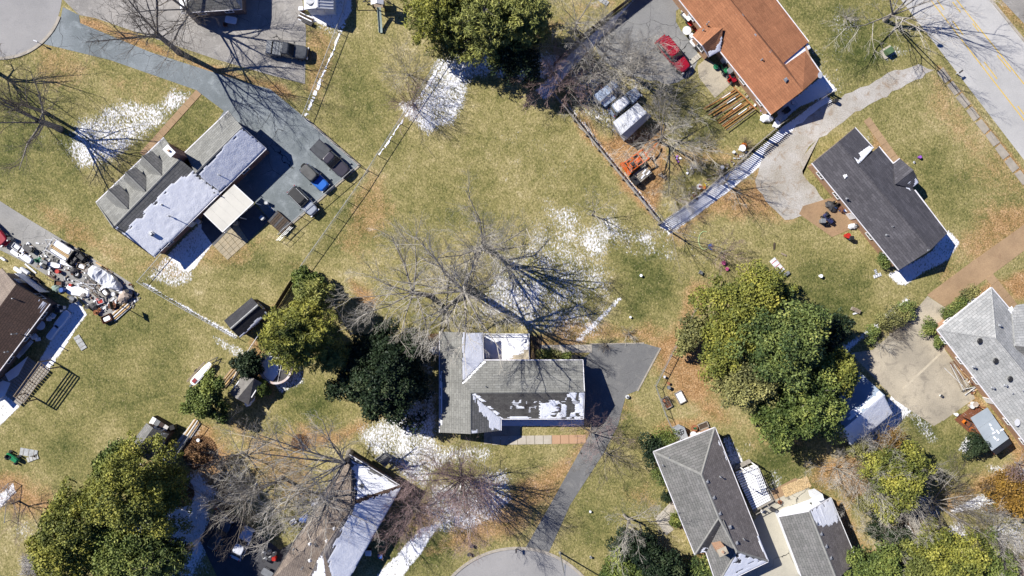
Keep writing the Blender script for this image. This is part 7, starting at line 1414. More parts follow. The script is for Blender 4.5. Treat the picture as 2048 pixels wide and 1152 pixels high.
ITEMS = [
 ('crate',36,494,U,1.0,cw,m_snow,'white crate full of snow at the upper end of the clutter, left'), ('snowboard',48,500,U+90,1.4,m_snow,m_wood,'snow covered board second from the left in the white pile'), ('snowboard',52,515,U,2.2,m_snow,cw,'largest snow covered slab of the white pile near the driveway edge'),
 ('snowboard',33,507,U,1.5,m_snow,m_wood,'snow topped bench slab at the left end of the white pile'), ('crate',46,505,U,.8,m_wood,cb,'wooden crate with blue contents in the white pile'), ('table',62,498,U,1.3,m_dkmetal,m_black,'dark metal table right of the white snow covered pile'), ('chair',70,500,60,1.0,m_black,m_black,'black chair at the end of the dark metal table'),
 ('snowboard',8,518,U,.8,m_snow,cw,'small white slab near the brown house corner at the left edge'), ('tank',54,542,U,1.5,cw,m_steel,'white gas tank by the wall of the brown house'), ('snowboard',38,541,U,1.4,m_snow,cw,'snow covered board left of the white gas tank'), ('plank',62,537,U-5,2.0,cw,m_wood,'white plank leaning beyond the white gas tank'), ('plank',76,505,-48,2.6,m_wood,m_wood,'long grey plank lying across the drive near the black chair'),
 ('chair',84,520,30,1.2,cg,m_dkmetal,'dark green folding chair in the middle of the clutter'), ('barrow',92,526,-20,1.1,cgr,m_steel,'grey wheelbarrow with snow in it'), ('grill',98,533,-30,1.0,m_black,m_steel,'black barbecue with blue shade behind the grey wheelbarrow'), ('crate',92,531,10,.9,cb,m_snow,'blue crate of snow beside the black barbecue'),
 ('snowboard',110,531,-5,1.9,m_snow,m_wood,'long white snow slab below the trailer wheels'), ('snowboard',139,526,-15,2.4,m_snow,cw,'snow ridge board along the trailer side'), ('chair',113,520,80,1.0,m_dkmetal,m_dkmetal,'dark metal chair frame against the trailer'), ('bucket',120,543,0,1.6,cr,cr,'bright red can lying alone on the drive'), ('bucket',136,514,0,1.2,cr,m_black,'red can on the bed of the white railed trailer'),
 ('tyre',155,549,0,1.3,m_rubber,m_steel,'big old tyre below the trailer'), ('tyre',151,545,0,1.1,m_rubber,m_steel,'old tyre left of the big one'), ('tyre',175,519,0,1.2,m_rubber,m_steel,'tyre leaning by the quad bike'), ('bundle',150,541,20,1.1,m_dkmetal,m_black,'dark machine block between tyres and trailer'), ('crate',166,533,-20,1.1,m_wood,m_snow,'open crate with snow between trailer and tarped boat'), ('crate',176,531,30,.8,m_greywood,cgr,'small grey crate at the corner of the tarped boat'),
 ('bundle',177,541,0,1.0,stone,m_black,'grey rag bundle next to the tarped boat'), ('pallet',182,562,U,1.5,m_dkmetal,m_darkwood,'dark pallet under the nose of the tarped boat'), ('plank',205,532,-30,2.0,m_newwood,m_wood,'new plank beyond the tarped boat'), ('plank',215,539,-32,1.8,m_wood,m_wood,'brown plank on the grass edge beyond the tarped boat'),
 ('poles',104,556,-40,1.5,rust,m_black,'tangle of rusty rods left of the ladder'), ('ladder',131,569,-8,2.0,m_steel,m_steel,'metal ladder lying on the drive'), ('crate',120,567,-8,1.0,m_dkmetal,rust,'open dark crate at the foot of the ladder'), ('bucket',144,570,0,1.1,cor,cr,'orange pot at the end of the ladder'), ('barrel',131,580,0,1.1,cb,cb,'blue barrel lying beside the long snow board'), ('bundle',116,577,-30,1.3,mk('pale_green_sheet',(.25,.33,.28)),m_steel,'pale green sheet bundle beside the blue barrel'),
 ('snowboard',158,583,-8,3.2,m_snow,m_wood,'long white snow board right of the blue barrel'), ('poles',172,572,-18,3.0,m_steel,cw,'bundle of pale poles above the long snow board'), ('poles',186,580,-28,3.4,m_wood,m_greywood,'long wooden poles crossing below the tarped boat'), ('poles',196,590,-50,2.2,m_greywood,m_steel,'short grey poles near the white buckets'), ('ladder',190,571,-38,2.2,m_wood,m_wood,'wooden ladder beside the tarped boat'),
 ('snowboard',211,574,30,1.2,m_snow,m_greywood,'snow covered box under the stern of the tarped boat'), ('bucket',231,588,0,1.5,cw,cw,'white bucket left of the stone heap'), ('bucket',242,577,0,1.9,cw,m_snow,'largest white bucket at the stern of the tarped boat'), ('bucket',247,584,0,1.6,cw,cw,'white bucket on top of the stone heap'), ('barrel',261,582,0,1.0,cb,m_black,'dark blue drum at the outer end of the clutter'), ('bundle',253,592,40,2.0,mk('beige_cloth',(.45,.37,.3)),m_wood,'beige cloth heap beside the dark blue drum'),
 ('rocks',268,597,0,2.2,stone,m_snow,'upper heap of snowy stones at the outer end of the drive'), ('rocks',262,606,0,2.0,stone,m_snow,'lower heap of snowy stones at the outer end of the drive'), ('crate',203,603,20,.9,cw,cr,'crate of red and blue toys'), ('bucket',198,598,0,1.0,cr,cr,'little red pail beside the crate of toys'), ('plank',214,611,45,3.0,cw,m_wood,'pale plank left of the long plank stack'), ('lumber',242,622,42,3.2,m_newwood,cw,'long plank stack at the drive edge by the hoop'),
 ('barrow',229,611,10,1.1,rust,m_wood,'rusty wheelbarrow between the plank stack and the toys'), ('crate',217,637,25,1.3,rust,m_snow,'brown fire box with snow at the corner of the drive'), ('grill',153,597,-25,1.0,cgr,m_black,'grey barbecue below the long snow board'), ('bin',150,602,-25,.8,m_black,m_dkmetal,'black bin beside the grey barbecue'), ('bucket',178,614,0,1.6,cw,m_black,'white can near the lower drive edge'), ('bundle',190,613,-30,1.3,m_dkmetal,m_black,'dark machine with long shade at the lower drive edge'),
 ('planter',195,625,0,1.2,clay,l_yel if False else m_newwood,'pot with dry yellow plant at the lower drive corner'), ('planter',201,620,0,1.0,clay,m_newwood,'second pot with dry yellow plant at the drive corner'), ('bundle',170,590,10,1.0,stone,m_black,'grey lump under the white poles'), ('bundle',225,565,0,.01,m_snow,m_snow,''), ('crate',212,585,-50,1.0,m_greywood,m_snow,'grey crate of snow near the white bucket'), ('plank',240,600,20,1.8,rust,m_wood,'rust coloured plank over the stone heap'),
 ('bin',28,552,-40,1.0,m_dkmetal,m_black,'dark bin against the garage wall of the brown house'), ('bench',88,574,-38,1.6,m_wood,m_darkwood,'wooden bench in the shade beside the brown house'), ('crate',72,562,-38,1.2,m_darkwood,m_dkmetal,'dark crate in the shade beside the brown house'), ('bin',27,478,0,.8,m_steel,m_black,'small steel bin behind the red car at the left edge'),
 ('hoop',243,611,15,1,m_black,m_black,'tall basketball hoop at the outer corner of the cluttered drive'), ('board',161,685,-58,2.1,mk('pale_board',(.42,.43,.42),sc=3),m_greywood,'pale rectangular board lying alone on the left lawn'), ('board',58,905,-10,2.4,mk('pale_board',(.42,.43,.42)),m_greywood,'pale board next to the green riding mower'), ('board',66,916,20,1.6,mk('pale_sheet',(.5,.5,.47)),m_greywood,'pale crumpled sheet overlapping the board by the mower'),
 ('chair',93,629,20,1.2,m_snow,m_dkmetal,'snow topped chair nearest the corner of the brown house'), ('chair',112,631,60,1.2,m_snow,m_dkmetal,'snow topped chair right of the first on the shaded terrace'), ('chair',104,638,0,.9,m_snow,m_dkmetal,'small snow topped stool below the two chairs'), ('round_table',88,650,0,1.3,m_snow,m_dkmetal,'snow topped round table on the shaded terrace'), ('chair',76,672,40,1.2,m_snow,m_dkmetal,'snow topped chair below the round table'), ('chair',82,678,10,.9,m_snow,m_dkmetal,'snow topped footstool beside the lower chair'), ('bin',124,620,0,1.0,m_snow,m_dkmetal,'snow topped bin near the drive corner of the terrace'), ('bin',130,615,0,.9,m_snow,m_dkmetal,'second snow topped bin, the outer one'), ('bin',118,612,0,.8,m_snow,m_dkmetal,'third snow topped bin, closest to the wall'),
 ('snowboard',126,639,52,2.9,m_snow,m_dkmetal,'snow covered long table on the shaded terrace'), ('snowboard',108,664,52,2.4,m_snow,m_dkmetal,'snow covered lounger below the long table'), ('plank',121,668,52,2.0,m_snow,m_dkmetal,'snowy strip beside the lounger'), ('plank',133,645,52,2.6,m_snow,m_dkmetal,'snowy strip beside the long table'), ('bench',58,694,50,2.4,m_snow,m_dkmetal,'slatted snowy bench near the pergola'), ('bench',50,702,50,2.2,m_snow,m_dkmetal,'second slatted snowy bench near the pergola'),
 ('lumber',458,755,50,3.2,m_newwood,m_wood,'stack of yellow lumber beside the weathered grey shed'), ('lumber',385,857,55,2.8,m_newwood,cw,'heap of pale boards beyond the lower left shed'), ('lumber',362,884,50,3.6,cw,m_greywood,'snowy board heap along the fence by the lower left shed'), ('bin',352,852,20,1.1,m_black,m_black,'black bin behind the crate of the lower left shed'), ('table',330,850,-32,2.0,m_dkmetal,m_darkwood,'dark table under the white lidded hutch'), 
 ('board',345,905,50,3.0,mk('blue_tarp_grey',(.25,.28,.35)),m_dkmetal,'grey sheet on the ground behind the lower left shed'), ('bucket',399,879,0,1.2,cw,m_snow,'lone white pail on the brown ground, lower left'), ('poles',65,1132,0,3.0,stone,m_greywood,'pile of grey twigs in the bottom left corner'), ('bundle',500,800,50,1.6,m_snow,m_dkmetal,'snowy sheet at the foot of the weathered grey shed'),
 ('frame',1333,805,28-90,1.5,m_greywood,clay,'empty raised garden bed, the left one of the pair'), ('frame',1360,794,28-90,1.6,m_greywood,m_snow,'raised garden bed with patchy snow, the right one'), ('bin',1358,864,0,.01,m_snow,m_snow,''), ('bucket',1336,774,0,1.4,m_dkmetal,cgr,'round grey pot above the raised garden beds'), ('bucket',1336,766,0,1.0,clay,clay,'small clay pot above the raised beds'), ('bucket',1328,753,0,1.0,clay,cw,'clay pot beside the wire fence'),
 ('planter',1387,855,0,1.6,clay,cg,'green potted plant by the north wall of the hip roof house'), ('frame',1406,851,22,1.3,m_greywood,m_darkwood,'wooden planter box by the north wall of the hip roof house'), ('round_table',1384,867,0,.9,cw,m_steel,'small white round table by the north wall'), ('grill',1540,1015,-30,.9,m_dkmetal,m_steel,'grey barbecue at the deck corner of the hip roof house'), ('chair',1523,1020,-20,.9,cw,m_steel,'white chair beside the barbecue at the deck corner'), ('planter',1558,1003,0,1.0,clay,m_darkwood,'clay pot at the foot of the snowy deck'),
 ('bundle',1660,412,-45,1.6,m_dkmetal,cb,'dark jumble with blue parts by the patio wall'), ('chair',1665,408,-40,1.0,m_black,m_dkmetal,'black chair on the orange patio'), ('chair',1672,412,-60,1.0,m_black,cb,'second black chair on the orange patio'), ('barrel',1688,421,0,.9,cb,cw,'blue and white drum at the patio wall'), ('lumber',1676,405,40,2.2,m_newwood,m_wood,'row of short firewood boards by the patio wall'), ('bundle',1682,418,-45,1.2,rust,m_dkmetal,'rust brown bundle by the patio wall'),
 ('bin',1641,443,0,1.0,cgr,cgr,'grey round bin at the lawn edge of the orange patio'), ('bundle',1703,453,0,1.1,cw,m_snow,'white cloth heap by the house corner'), ('bin',1712,450,30,.8,cgr,m_dkmetal,'grey bin lying by the house wall'), ('bucket',1691,472,0,2.0,cr,cr,'red toy pail on the snow near the orange patio'), ('bin',1698,477,0,.9,cb,m_black,'dark blue bin beside the red toy pail'),
 ('board',1754,551,20,1.1,cw,cgr,'white toy board on the lawn below the charcoal roof house'), ('board',1751,544,-70,.8,cgr,cw,'grey toy board above the white one'), ('board',1554,531,-50,2.2,cw,cr,'white printed play mat on the lawn'), ('snowboard',1571,549,35,1.2,cgr,cb,'grey low table beside the white play mat'), ('bench',1709,620,-25,1.3,m_wood,m_greywood,'small wooden seesaw on the lawn above the snowy bed'), ('plank',1712,626,15,1.0,cw,cb,'white ski like plank beside the wooden seesaw'),
 ('plank',1548,492,85,.9,m_darkwood,m_darkwood,'short dark plank upright on the lawn'), ('plank',1567,509,-25,.8,m_wood,m_wood,'short pale plank on the lawn'), ('bucket',1639,552,0,1.3,cw,m_snow,'white pail on the right hand lawn'), ('bucket',1648,622,0,1.0,cor,clay,'orange pot half buried in snow on the right hand lawn'), ('bucket',1837,315,0,1.1,cpu,cpu,'purple toy pail on the lawn near the road'), ('planter',1827,325,0,.5,cw,m_black,'small black and white pot on the lawn near the road'),
 ('chair',1400,545,60,.9,cgr,cw,'grey cube chair in the play corner'), ('planter',1446,526,0,1.0,cpk,cpk,'pink toy plant in the play corner'), ('planter',1453,538,0,.8,cpk,cpk,'second pink toy in the play corner'), ('bucket',1281,551,0,1.0,cw,m_snow,'white ball like pail on the bright green grass'), ('bucket',1260,634,0,.8,cw,m_snow,'white pail above the middle driveway'), ('bundle',1420,491,0,.6,cb,m_snow,'blue lump at the end of the green hose'),
 ('statue',1480,299,0,1.2,cw,m_snow,'white bird bath below the orange timber frame'), ('planter',1486,292,0,1.3,cor,cor,'orange flowered pot below the orange timber frame'), ('bucket',1466,305,0,1.0,cw,m_snow,'small white pot beside the bird bath'), ('bucket',1442,336,0,1.5,m_steel,cw,'round steel tub near the picket fence'), ('planter',1405,372,0,1.2,cy,cy,'yellow flowered pot near the picket fence'), ('bucket',1406,376,0,1.3,cor,cor,'orange pumpkin like pot near the picket fence'), ('planter',1397,374,0,1.3,cw,cr,'white and red pot near the picket fence'), ('rocks',1381,338,0,2.0,stone,m_snow,'ring of snowy stones round the dark bush'), ('rocks',1353,318,0,1.2,cpu,m_snow,'small heap of purple grey stones in the yard'),
 ('plank',1304,430,-50,1.6,m_wood,m_snow,'pale plank leaning at the fence corner'), ('poles',1180,268,-52,4.2,cw,m_greywood,'two long white poles lying inside the rail fence'), ('rocks',1325,352,0,1.0,m_wood,stone,'heap of split wood near the slatted cart'), ('table',1322,322,30,.01,m_snow,m_snow,''),
 ('bin',1374,42,-50,.9,m_black,m_snow,'black bin in the row along the orange roof house'), ('crate',1379,48,-50,1.0,m_dkmetal,cr,'dark crate with a red lid along the orange roof house'), ('crate',1369,32,-50,1.0,cgr,m_snow,'grey crate with snow along the orange roof house'), ('chair',1384,58,-50,.9,rust,cr,'red brown chair in the row along the orange roof house'), ('round_table',1371,65,0,1.2,cw,m_dkmetal,'white round table by the orange roof house'), ('bin',1381,76,-50,.9,cw,cw,'white bin below the white round table'), ('table',1384,89,-50,1.1,cw,m_dkmetal,'white square table beside the small gable'), ('bin',1393,98,-50,1.0,m_black,m_dkmetal,'black bin below the white square table'),
 ('board',1390,118,40,1.6,mk('pebble_mat',(.5,.47,.4),sc=6),stone,'mat of pale round pavers at the nose of the red car'), ('bin',1456,146,-50,1.1,cgr,m_steel,'grey bin against the orange roof house wall'), ('chair',1457,163,-50,.9,cr,m_dkmetal,'red chair below the red lawn tractor'), ('planter',1430,135,0,1.2,cg,l_bush if False else cg,'green potted shrub beside the green lawn tractor'),
 ('rocks',1495,193,0,1.6,stone,m_wood,'stones along the wall of the orange roof house, upper heap'), ('rocks',1510,210,0,1.8,stone,m_snow,'stones along the wall of the orange roof house, lower heap'), ('rocks',1522,222,0,1.2,stone,cpu,'third heap of wall stones by the house corner'), ('board',1546,238,0,.01,m_snow,m_snow,''), ('bundle',1531,237,0,1.6,m_snow,cw,'snowy mound at the bottom corner of the orange roof house'), ('statue',1548,252,0,1.3,cw,m_snow,'white basin at the end of the orange roof house'), ('table',1576,214,40,2.0,cw,m_steel,'snow dusted white table in the shade below the orange roof'), ('barrel',1582,208,0,1.0,m_black,cw,'black drum on the shaded terrace'), ('bin',1568,224,40,1.2,m_dkmetal,m_black,'dark bin on the shaded terrace'), ('bench',1560,233,40,2.0,cw,m_dkmetal,'snowy bench on the shaded terrace'), ('barrel',1668,203,0,.9,m_dkmetal,m_black,'dark drum at the end of the picket fence'),
 ('bench',1858,656,-60,2.4,m_wood,m_wood,'weathered timber frame bench at the corner of the light grey house'), ('bin',1893,692,-50,1.2,m_black,m_black,'black bin by the wall of the light grey house'), ('bin',1900,700,-50,1.2,m_black,m_dkmetal,'second black bin by the wall of the light grey house'), ('poles',1934,776,30,2.0,cw,m_dkmetal,'tangle of white frames at the end of the debris pile'), ('bucket',1944,807,0,2.0,cw,mk('beige_cloth',(.45,.37,.3)),'beige tub by the red brown deck'), ('bucket',1938,811,0,1.8,mk('beige_cloth',(.45,.37,.3)),cw,'second beige tub by the red brown deck'), ('bucket',1909,828,0,1.2,cw,m_snow,'white pot at the corner of the red brown deck'), ('bucket',1880,791,0,1.0,cw,m_dkmetal,'small white pot standing on the square slab'),
 ('chair',1924,843,-40,.9,cor,m_dkmetal,'orange and blue chair on the red brown deck'), ('crate',1932,846,-40,.9,m_dkmetal,cor,'dark crate on the red brown deck'), ('planter',1940,858,-40,1.0,cor,m_dkmetal,'orange pot on the red brown deck'),
 ('lumber',1918,738,-52,3.2,m_wood,rust,'brown debris planks in the white framed pile'), ('poles',1914,752,-55,4.6,cw,m_wood,'long white boards along the debris pile'), ('poles',1930,750,-45,3.0,m_newwood,rust,'orange brown sticks on top of the debris pile'), ('crate',1915,715,-50,1.2,cw,m_newwood,'white crate at the top of the debris pile'), ('crate',1921,723,-50,1.0,m_newwood,cor,'orange brown crate by the wall in the debris pile'),
 ('bin',528,437,-42,.9,cw,m_steel,'white box on the dark platform beside the parking apron'), ('bin',476,447,0,1.0,cgr,m_steel,'grey box on the dark patio floor'), ('bin',402,444,-40,1.0,m_steel,cw,'steel unit against the back wall of the gabled house'), ('plank',540,414,-42,1.6,m_steel,cw,'bright metal strip at the carport corner'), ('bin',536,407,0,.7,cw,m_steel,'small white meter box at the carport corner'),
 ('table',466,44,-10,1.6,m_snow,m_dkmetal,'snow covered table in the shade of the top left house'), ('chair',454,52,0,.9,rust,m_dkmetal,'rust red chair left of the snow covered table'), ('lumber',612,38,-25,2.2,m_darkwood,m_snow,'dark lumber and snow at the corner of the white sided outbuilding'), ('bin',606,22,0,.9,rust,m_snow,'rusty bin at the corner of the white sided outbuilding'), ('bench',616,46,-25,1.6,m_dkmetal,m_dkmetal,'dark bench lying in snow by the outbuilding'),
 ('barrel',530,1105,0,.9,cw,m_dkmetal,'white lidded drum, top left one of the cluster in the dark drive'), ('barrel',541,1102,0,.9,cw,m_dkmetal,'white lidded drum, top middle one of the cluster'), ('barrel',551,1105,0,.9,cw,m_dkmetal,'white lidded drum at the right of the cluster'), ('barrel',532,1117,0,.9,cw,m_dkmetal,'white lidded drum, lower left one of the cluster'), ('barrel',543,1114,0,.9,cw,m_dkmetal,'white lidded drum in the centre of the cluster'), ('bin',552,1114,0,.8,cr,cr,'red bin beside the white lidded drums'), ('table',538,1142,-30,1.6,cgr,m_dkmetal,'grey table at the wall of the brown roofed wing'),
 ('planter',433,1014,0,1.0,cr,cg,'red and green pot at the edge of the snow, lower left'), ('chair',590,1040,30,1.3,m_snow,m_wood,'snow dusted chair under bare branches above the brown roof'), ('bundle',612,1036,0,1.6,cb,m_dkmetal,'bluish covered grill under bare branches'), ('bundle',636,1005,10,1.6,m_snow,m_dkmetal,'snowy heap under bare branches'), ('bin',763,1108,0,.9,cr,cb,'red and blue bin in the shade by the long snow slope'), ('bin',740,1100,0,1.2,m_dkmetal,m_snow,'snow topped dark bin by the wall of the snow roofed house'),
 ('bundle',872,700,0,1.7,m_snow,cw,'snow covered unit at the west wall of the middle house'), ('bin',1148,714,0,1.3,m_dkmetal,m_black,'dark unit at the north wall end of the middle house'), ('bin',1156,714,0,.9,m_black,m_dkmetal,'small black unit beside the dark one'), ('planter',1254,793,0,.9,cw,m_black,'white and black pot at the right edge of the middle driveway'), ('bucket',1180,1022,0,.8,cw,m_snow,'white cap in the lawn left of the hip roof house'), ('bucket',1181,1113,0,.9,cw,cgr,'white cap on the lawn near the bottom turning circle'),
 ('bucket',943,1090,0,1.3,cgr,m_dkmetal,'grey drain cap on the lawn by the bottom turning circle'), ('bucket',938,1107,0,1.3,stone,m_dkmetal,'stone coloured cap beside the kerb at the bottom'), ('statue',990,690,0,.9,cw,m_snow,'white bird bath on the snowy terrace') if False else ('bucket',1046,680,0,1.6,cw,m_snow,'round snow heaped pot on the snowy terrace'),
 ('statue',1700,38,0,.01,m_snow,m_snow,''), ('board',1206,2,-35,1.6,mk('pale_board',(.42,.43,.42)),m_steel,'pale board at the top edge in the brown grass'),
]
for it in ITEMS:
    if not it[7] or it[4] < .05: continue
    item(*it)
# beds around the parking apron corner: dark platform and trellis
pf = thing('timber_platform', 'dark slatted platform at the lower corner of the parking apron', 'platform', P(562, 446), math.radians(-42))
for k in range(8): mb = MB(); mb.box((-1.2+.34*k, 0, .5), (.3, 2.0, .08)); mb.build('plank', m_darkwood if k % 3 else m_dkmetal, pf)
for y in (-.95, .95): mb = MB(); mb.box((0, y, .3), (2.8, .1, .5)); mb.build('side_board', m_darkwood, pf)
tl = thing('metal_trellis', 'thin metal trellis standing in the grass below the slatted platform', 'trellis', P(574, 468), math.radians(45))
for x in (-1.4, -.5, .4, 1.3): mb = MB(); mb.tube((x, 0, 0), (x, 0, 1.5), .03, n=5); mb.build('upright', m_steel, tl)
for z in (.3, .9, 1.5): mb = MB(); mb.tube((-1.4, 0, z), (1.3, 0, z), .025, n=5); mb.build('cross_bar', m_steel, tl)
# play set at the top
ps = thing('play_set', 'wooden play set with a white roof, swing beam and green slide', 'play set', P(762, 12))
for x, y in ((-.7,-.7),(.7,-.7),(-.7,.7),(.7,.7)): mb = MB(); mb.box((x, y, 1.4), (.12,.12,2.8)); mb.build('post', m_darkwood, ps)
mb = MB(); mb.box((0,0,1.3), (1.5,1.5,.08)); mb.build('platform', m_wood, ps); mb = MB(); mb.loft([[(-.85,-.9,2.7),(-.85,.9,2.7),(0,.9,3.2),(0,-.9,3.2)],[(-.85,-.9,2.75),(-.85,.9,2.75),(0,.9,3.25),(0,-.9,3.25)]]); mb.build('roof_panel', m_white, ps); mb = MB(); mb.loft([[(.85,-.9,2.7),(.85,.9,2.7),(0,.9,3.2),(0,-.9,3.2)],[(.85,-.9,2.75),(.85,.9,2.75),(0,.9,3.25),(0,-.9,3.25)]]); mb.build('roof_panel', m_white, ps)
for y in (-.04,): 
    mb = MB(); rings = []
    for i in range(8): t = i/7; z = 1.3*(1-t)**1.2+.12; yy = -.75-3.0*t; rings.append([(-.28,yy,z+.18),(-.22,yy,z),(.22,yy,z),(.28,yy,z+.18),(.24,yy,z+.2),(.18,yy,z+.05),(-.18,yy,z+.05),(-.24,yy,z+.2)])
    mb.loft(rings); mb.build('slide', mk('slide_green', (.35,.42,.38), fine=.05), ps)
mb = MB(); mb.tube((-.7,.2,2.3), (-3.0,.7,2.3), .07, n=6); mb.build('swing_beam', m_darkwood, ps)
for y in (-.6, 1.8): mb = MB(); mb.tube((-3.0,.7,2.3), (-3.2,y,0), .06, n=6); mb.build('swing_leg', m_darkwood, ps)
for x in (-1.4,-2.1): mb = MB(); mb.tube((x,.45,2.3), (x,.45,.5), .015, n=4); mb.box((x-.1,.45,.48), (.4,.2,.04)); mb.build('swing_seat', m_black, ps)
mb = MB(); 
for k in range(5): mb.box((.9+.25*k*.5, .2, 1.2-.22*k), (.08,.7,.05))
mb.build('ladder_steps', m_wood, ps, kind='stuff')
# street furniture
def lamp_post():
    r = thing('street_lamp', 'tall street lamp on the kerb of the bottom turning circle', 'street lamp', P(1120, 1105)); mb = MB(); mb.tube((0,0,0), (.1,-.3,7.6), .11, .07, 10); mb.build('pole', m_steel, r); mb = MB(); mb.tube((0,0,0), (0,0,.3), .2, .16, 12); mb.build('base', m_steel, r)
    mb = MB(); mb.tube((.1,-.3,7.5), (.1,.9,7.9), .05, n=8); mb.build('arm', m_steel, r); mb = MB(); mb.loft([sup(-.3,.3,.16,.1,7.85,3), sup(-.26,.26,.14,.08,8.0,3)]); o = mb.build('lamp_head', m_steel, r); o.location = (.1, 1.15, 0); o.rotation_euler = (0, 0, 1.57)
lamp_post()
def mailbox(px, py, ang, label, col=cw):
    r = thing('mailbox', label, 'mailbox', P(px, py), math.radians(ang)); mb = MB(); mb.box((0,0,.5), (.1,.1,1.05)); mb.build('post', m_white, r); mb = MB(); n = 8; prof = [(-.1,1.0),(.1,1.0)]+[(.1*math.cos(t), 1.12+.1*math.sin(t)) for t in [math.pi*i/6 for i in range(7)]]
    mb.loft([[(-.28,y,z) for y, z in prof], [(.28,y,z) for y, z in prof]]); mb.build('box', col, r); mb = MB(); mb.box((.1,-.12,1.2), (.04,.02,.16)); mb.build('flag', cr, r)
mailbox(82, 88, -20, 'white mailbox by the kerb of the top left turning circle'); mailbox(1032, 1096, 90, 'dark mailbox by the driveway mouth at the bottom turning circle', m_dkmetal); mailbox(1912, 148, 40, 'mailbox between the sidewalk and the road', m_dkmetal)
eb = thing('utility_box', 'green utility box on a concrete pad beside the gravel drive', 'utility box', P(1774, 105), math.radians(30)); mb = MB(); mb.box((0,0,.08), (1.6,1.4,.16)); mb.build('pad', p_slab, eb); mb = MB(); mb.loft([sup(-.5,.5,.45,.45,.16,8), sup(-.5,.5,.45,.45,.85,8), sup(-.46,.46,.4,.4,.92,8)]); mb.build('cabinet', mk('cabinet_green', (.09,.15,.07)), eb); mb = MB(); mb.box((0,-.46,.5), (.8,.04,.6)); mb.build('door', mk('cabinet_green', (.09,.15,.07)), eb)
tk = thing('road_sign', 'dark octagonal backed sign near the gravel drive entrance', 'sign', P(1850, 75), .5); mb = MB(); mb.tube((0,0,0), (0,0,2.2), .03, n=6); mb.build('post', m_steel, tk); mb = MB(); mb.tube((0,-.02,2.1), (0,.02,2.1), .35, n=8); mb.build('plate', m_dkmetal, tk)
hs = thing('garden_hose', 'pale green garden hose loop on the grass below the fence corner', 'hose', P(1408, 478)); mb = MB(); prev = None
for i in range(22):
    a = math.radians(60+i*13); p = Vector((.75*math.cos(a), 1.1*math.sin(a)-.02*i, .05))
    if prev is not None: mb.tube(prev, p, .045, n=6)
    prev = p
mb.build('hose_pipe', mk('hose_green', (.45,.6,.3), fine=0), hs); mb = MB(); mb.tube((.6,-1.2,.05), (1.1,-1.5,.1), .08, n=6); mb.build('nozzle', cb, hs)
ac = thing('air_conditioner', 'grey air conditioning unit on a slab at the hip roof house', 'air conditioner', P(1359, 866), math.radians(20)); mb = MB(); mb.prism([(-.95,-1.1),(.75,-1.1),(.75,.8),(.3,1.2),(-.75,1.1)], 0, 1.0); mb.build('housing', cgr if False else mk('unit_grey', (.33,.35,.37), fine=.05), ac); mb = MB(); mb.ring((.1,.35), .35, .06, 1.0, 1.06, 18); mb.build('fan_ring', m_black, ac)
mb = MB(); mb.tube((.1,.35,1.0), (.1,.35,1.04), .1, n=8)
mb.build('fan_hub', m_steel, ac)
for k in range(4): mb = MB(); a = k*1.571; mb.box((.1+.19*math.cos(a), .35+.19*math.sin(a), 1.03), (.24,.1,.02), a); mb.build('fan_blade', m_black, ac)
hu = thing('hutch', 'white lidded dark hutch at the front of the lower left shed', 'hutch', P(327, 846), math.radians(-32)); mb = MB(); mb.box((0,0,.6), (2.6,.95,1.2)); mb.build('box', m_darkwood, hu)
for k in range(4): mb = MB(); mb.box((-1.0+.66*k,.0,1.24), (.6,1.0,.05)); mb.build('lid', (m_white, cgr, mk('dark_lid', (.06,.04,.035)), mk('pale_lid', (.55,.53,.5)))[k], hu)
br = thing('brush_pile', 'square heap of grey twigs in the bottom left corner of the lawn', 'brush pile', P(65, 1128)); rr = random.Random(9); sg = []
for k in range(260): a = rr.uniform(0,3.14); c = Vector((rr.uniform(-1.3,1.3), rr.uniform(-1.3,1.3), rr.uniform(.05,.45))); d = Vector((math.cos(a), math.sin(a), rr.uniform(-.1,.1)))*rr.uniform(.3,.9); sg.append((*(c-d), *(c+d), .025, .012))
V, F = tubes_np(sg, 4); np_mesh('twigs', V, F, m_twigp, br, kind='stuff')
gb = thing('bark_bed', 'strip of orange wood chips at the garage front', 'garden bed', P(1590, 980)); rs = np.random.RandomState(4); n = 2600; t = rs.rand(n); w = rs.rand(n)-.5; A0 = np.array(P(1566,984)-P(1590,980)); B0 = np.array(P(1618,962)-P(1590,980)); dd = B0-A0; nn = np.array([-dd[1], dd[0], 0])/np.linalg.norm(dd); C = A0+dd*t[:, None]+nn*w[:, None]*1.5; C[:, 2] = .06+rs.rand(n)*.06
V, F, T = leaves_np(C, rs.rand(n), .09, rs, up=1.5); np_mesh('wood_chips', V, F, mk('wood_chips', (.6,.44,.24), sc=6), gb, attr={'tone': T}, kind='stuff')

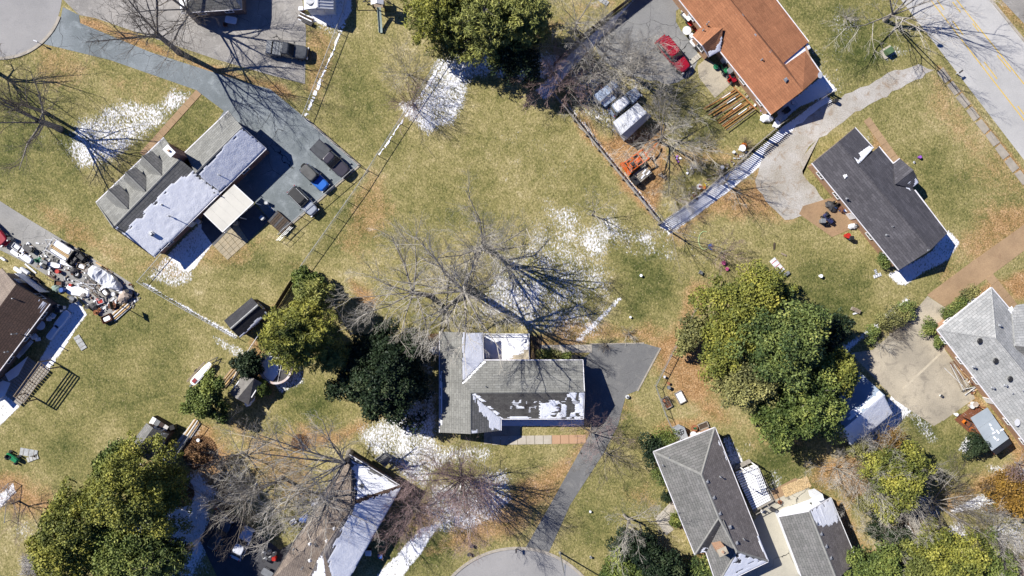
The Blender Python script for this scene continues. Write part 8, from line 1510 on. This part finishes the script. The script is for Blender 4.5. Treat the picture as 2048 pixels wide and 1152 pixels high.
# ------------------------------------------------------------ scattered scrap nobody could count
def scrap(name, label, poly, n, seed, mats, smax=.5):
    flat = mats == [m_snow]
    root = thing(name, label, 'scrap', P(*poly[0])); L0 = P(*poly[0]); r = random.Random(seed); xs = [p[0] for p in poly]; ys = [p[1] for p in poly]; bs = [MB() for _ in mats]; k = 0
    while k < n:
        x = r.uniform(min(xs), max(xs)); y = r.uniform(min(ys), max(ys))
        if sdist(np.array([x]), np.array([y]), poly)[0] < 0: continue
        k += 1; c = P(x, y)-L0; l = r.uniform(.08, smax); 
        if flat: bs[0].prism([(c.x+l*q*math.cos(a)*r.uniform(.5,1.3), c.y+l*math.sin(a)*r.uniform(.3,.9)) for a in (0,1.1,2.2,3.2,4.2,5.3) for q in (1.3,)], -.01, .025); continue
        bs[r.randrange(len(mats))].box((c.x, c.y, .06+r.random()*.12), (l*r.uniform(.5,1.6), l*r.uniform(.2,.7), r.uniform(.04,.2)), r.uniform(0,3.1), r.uniform(-.2,.2))
    for b, m in zip(bs, mats): b.build('scrap_pieces', m, root, kind='stuff')
scrap('scrap_pieces', 'small mixed scrap strewn over the cluttered driveway, left', [(30,490),(100,480),(180,520),(262,565),(275,600),(222,640),(190,620),(140,578),(70,535)], 230, 1, [m_dkmetal, m_black, m_wood, cw, stone, rust, m_snow, cgr])
scrap('scrap_pieces', 'rusty and white scrap bits in the debris pile of the light grey house', [(1905,712),(1918,706),(1958,770),(1945,790)], 90, 2, [m_wood, cw, rust, m_newwood])
scrap('scrap_pieces', 'brown and white bits on the red brown deck', [(1908,838),(1950,806),(1962,822),(1980,900),(1968,890)], 60, 3, [rust, m_redwood, cw, m_dkmetal])
scrap('scrap_pieces', 'small yard bits along the inside of the picket fence', [(1360,400),(1430,345),(1500,290),(1512,300),(1440,360),(1372,412)], 60, 4, [stone, m_wood, cw, rust])
scrap('scrap_pieces', 'bits of white and brown trash in front of the long orange roof wall', [(1362,20),(1372,14),(1404,62),(1396,72)], 30, 5, [stone, cw, cr, m_dkmetal])
scrap('scrap_pieces', 'pale bits on the patio behind the charcoal roof house', [(1655,395),(1690,395),(1705,430),(1690,440)], 25, 6, [stone, m_newwood, cb, m_dkmetal], .4)
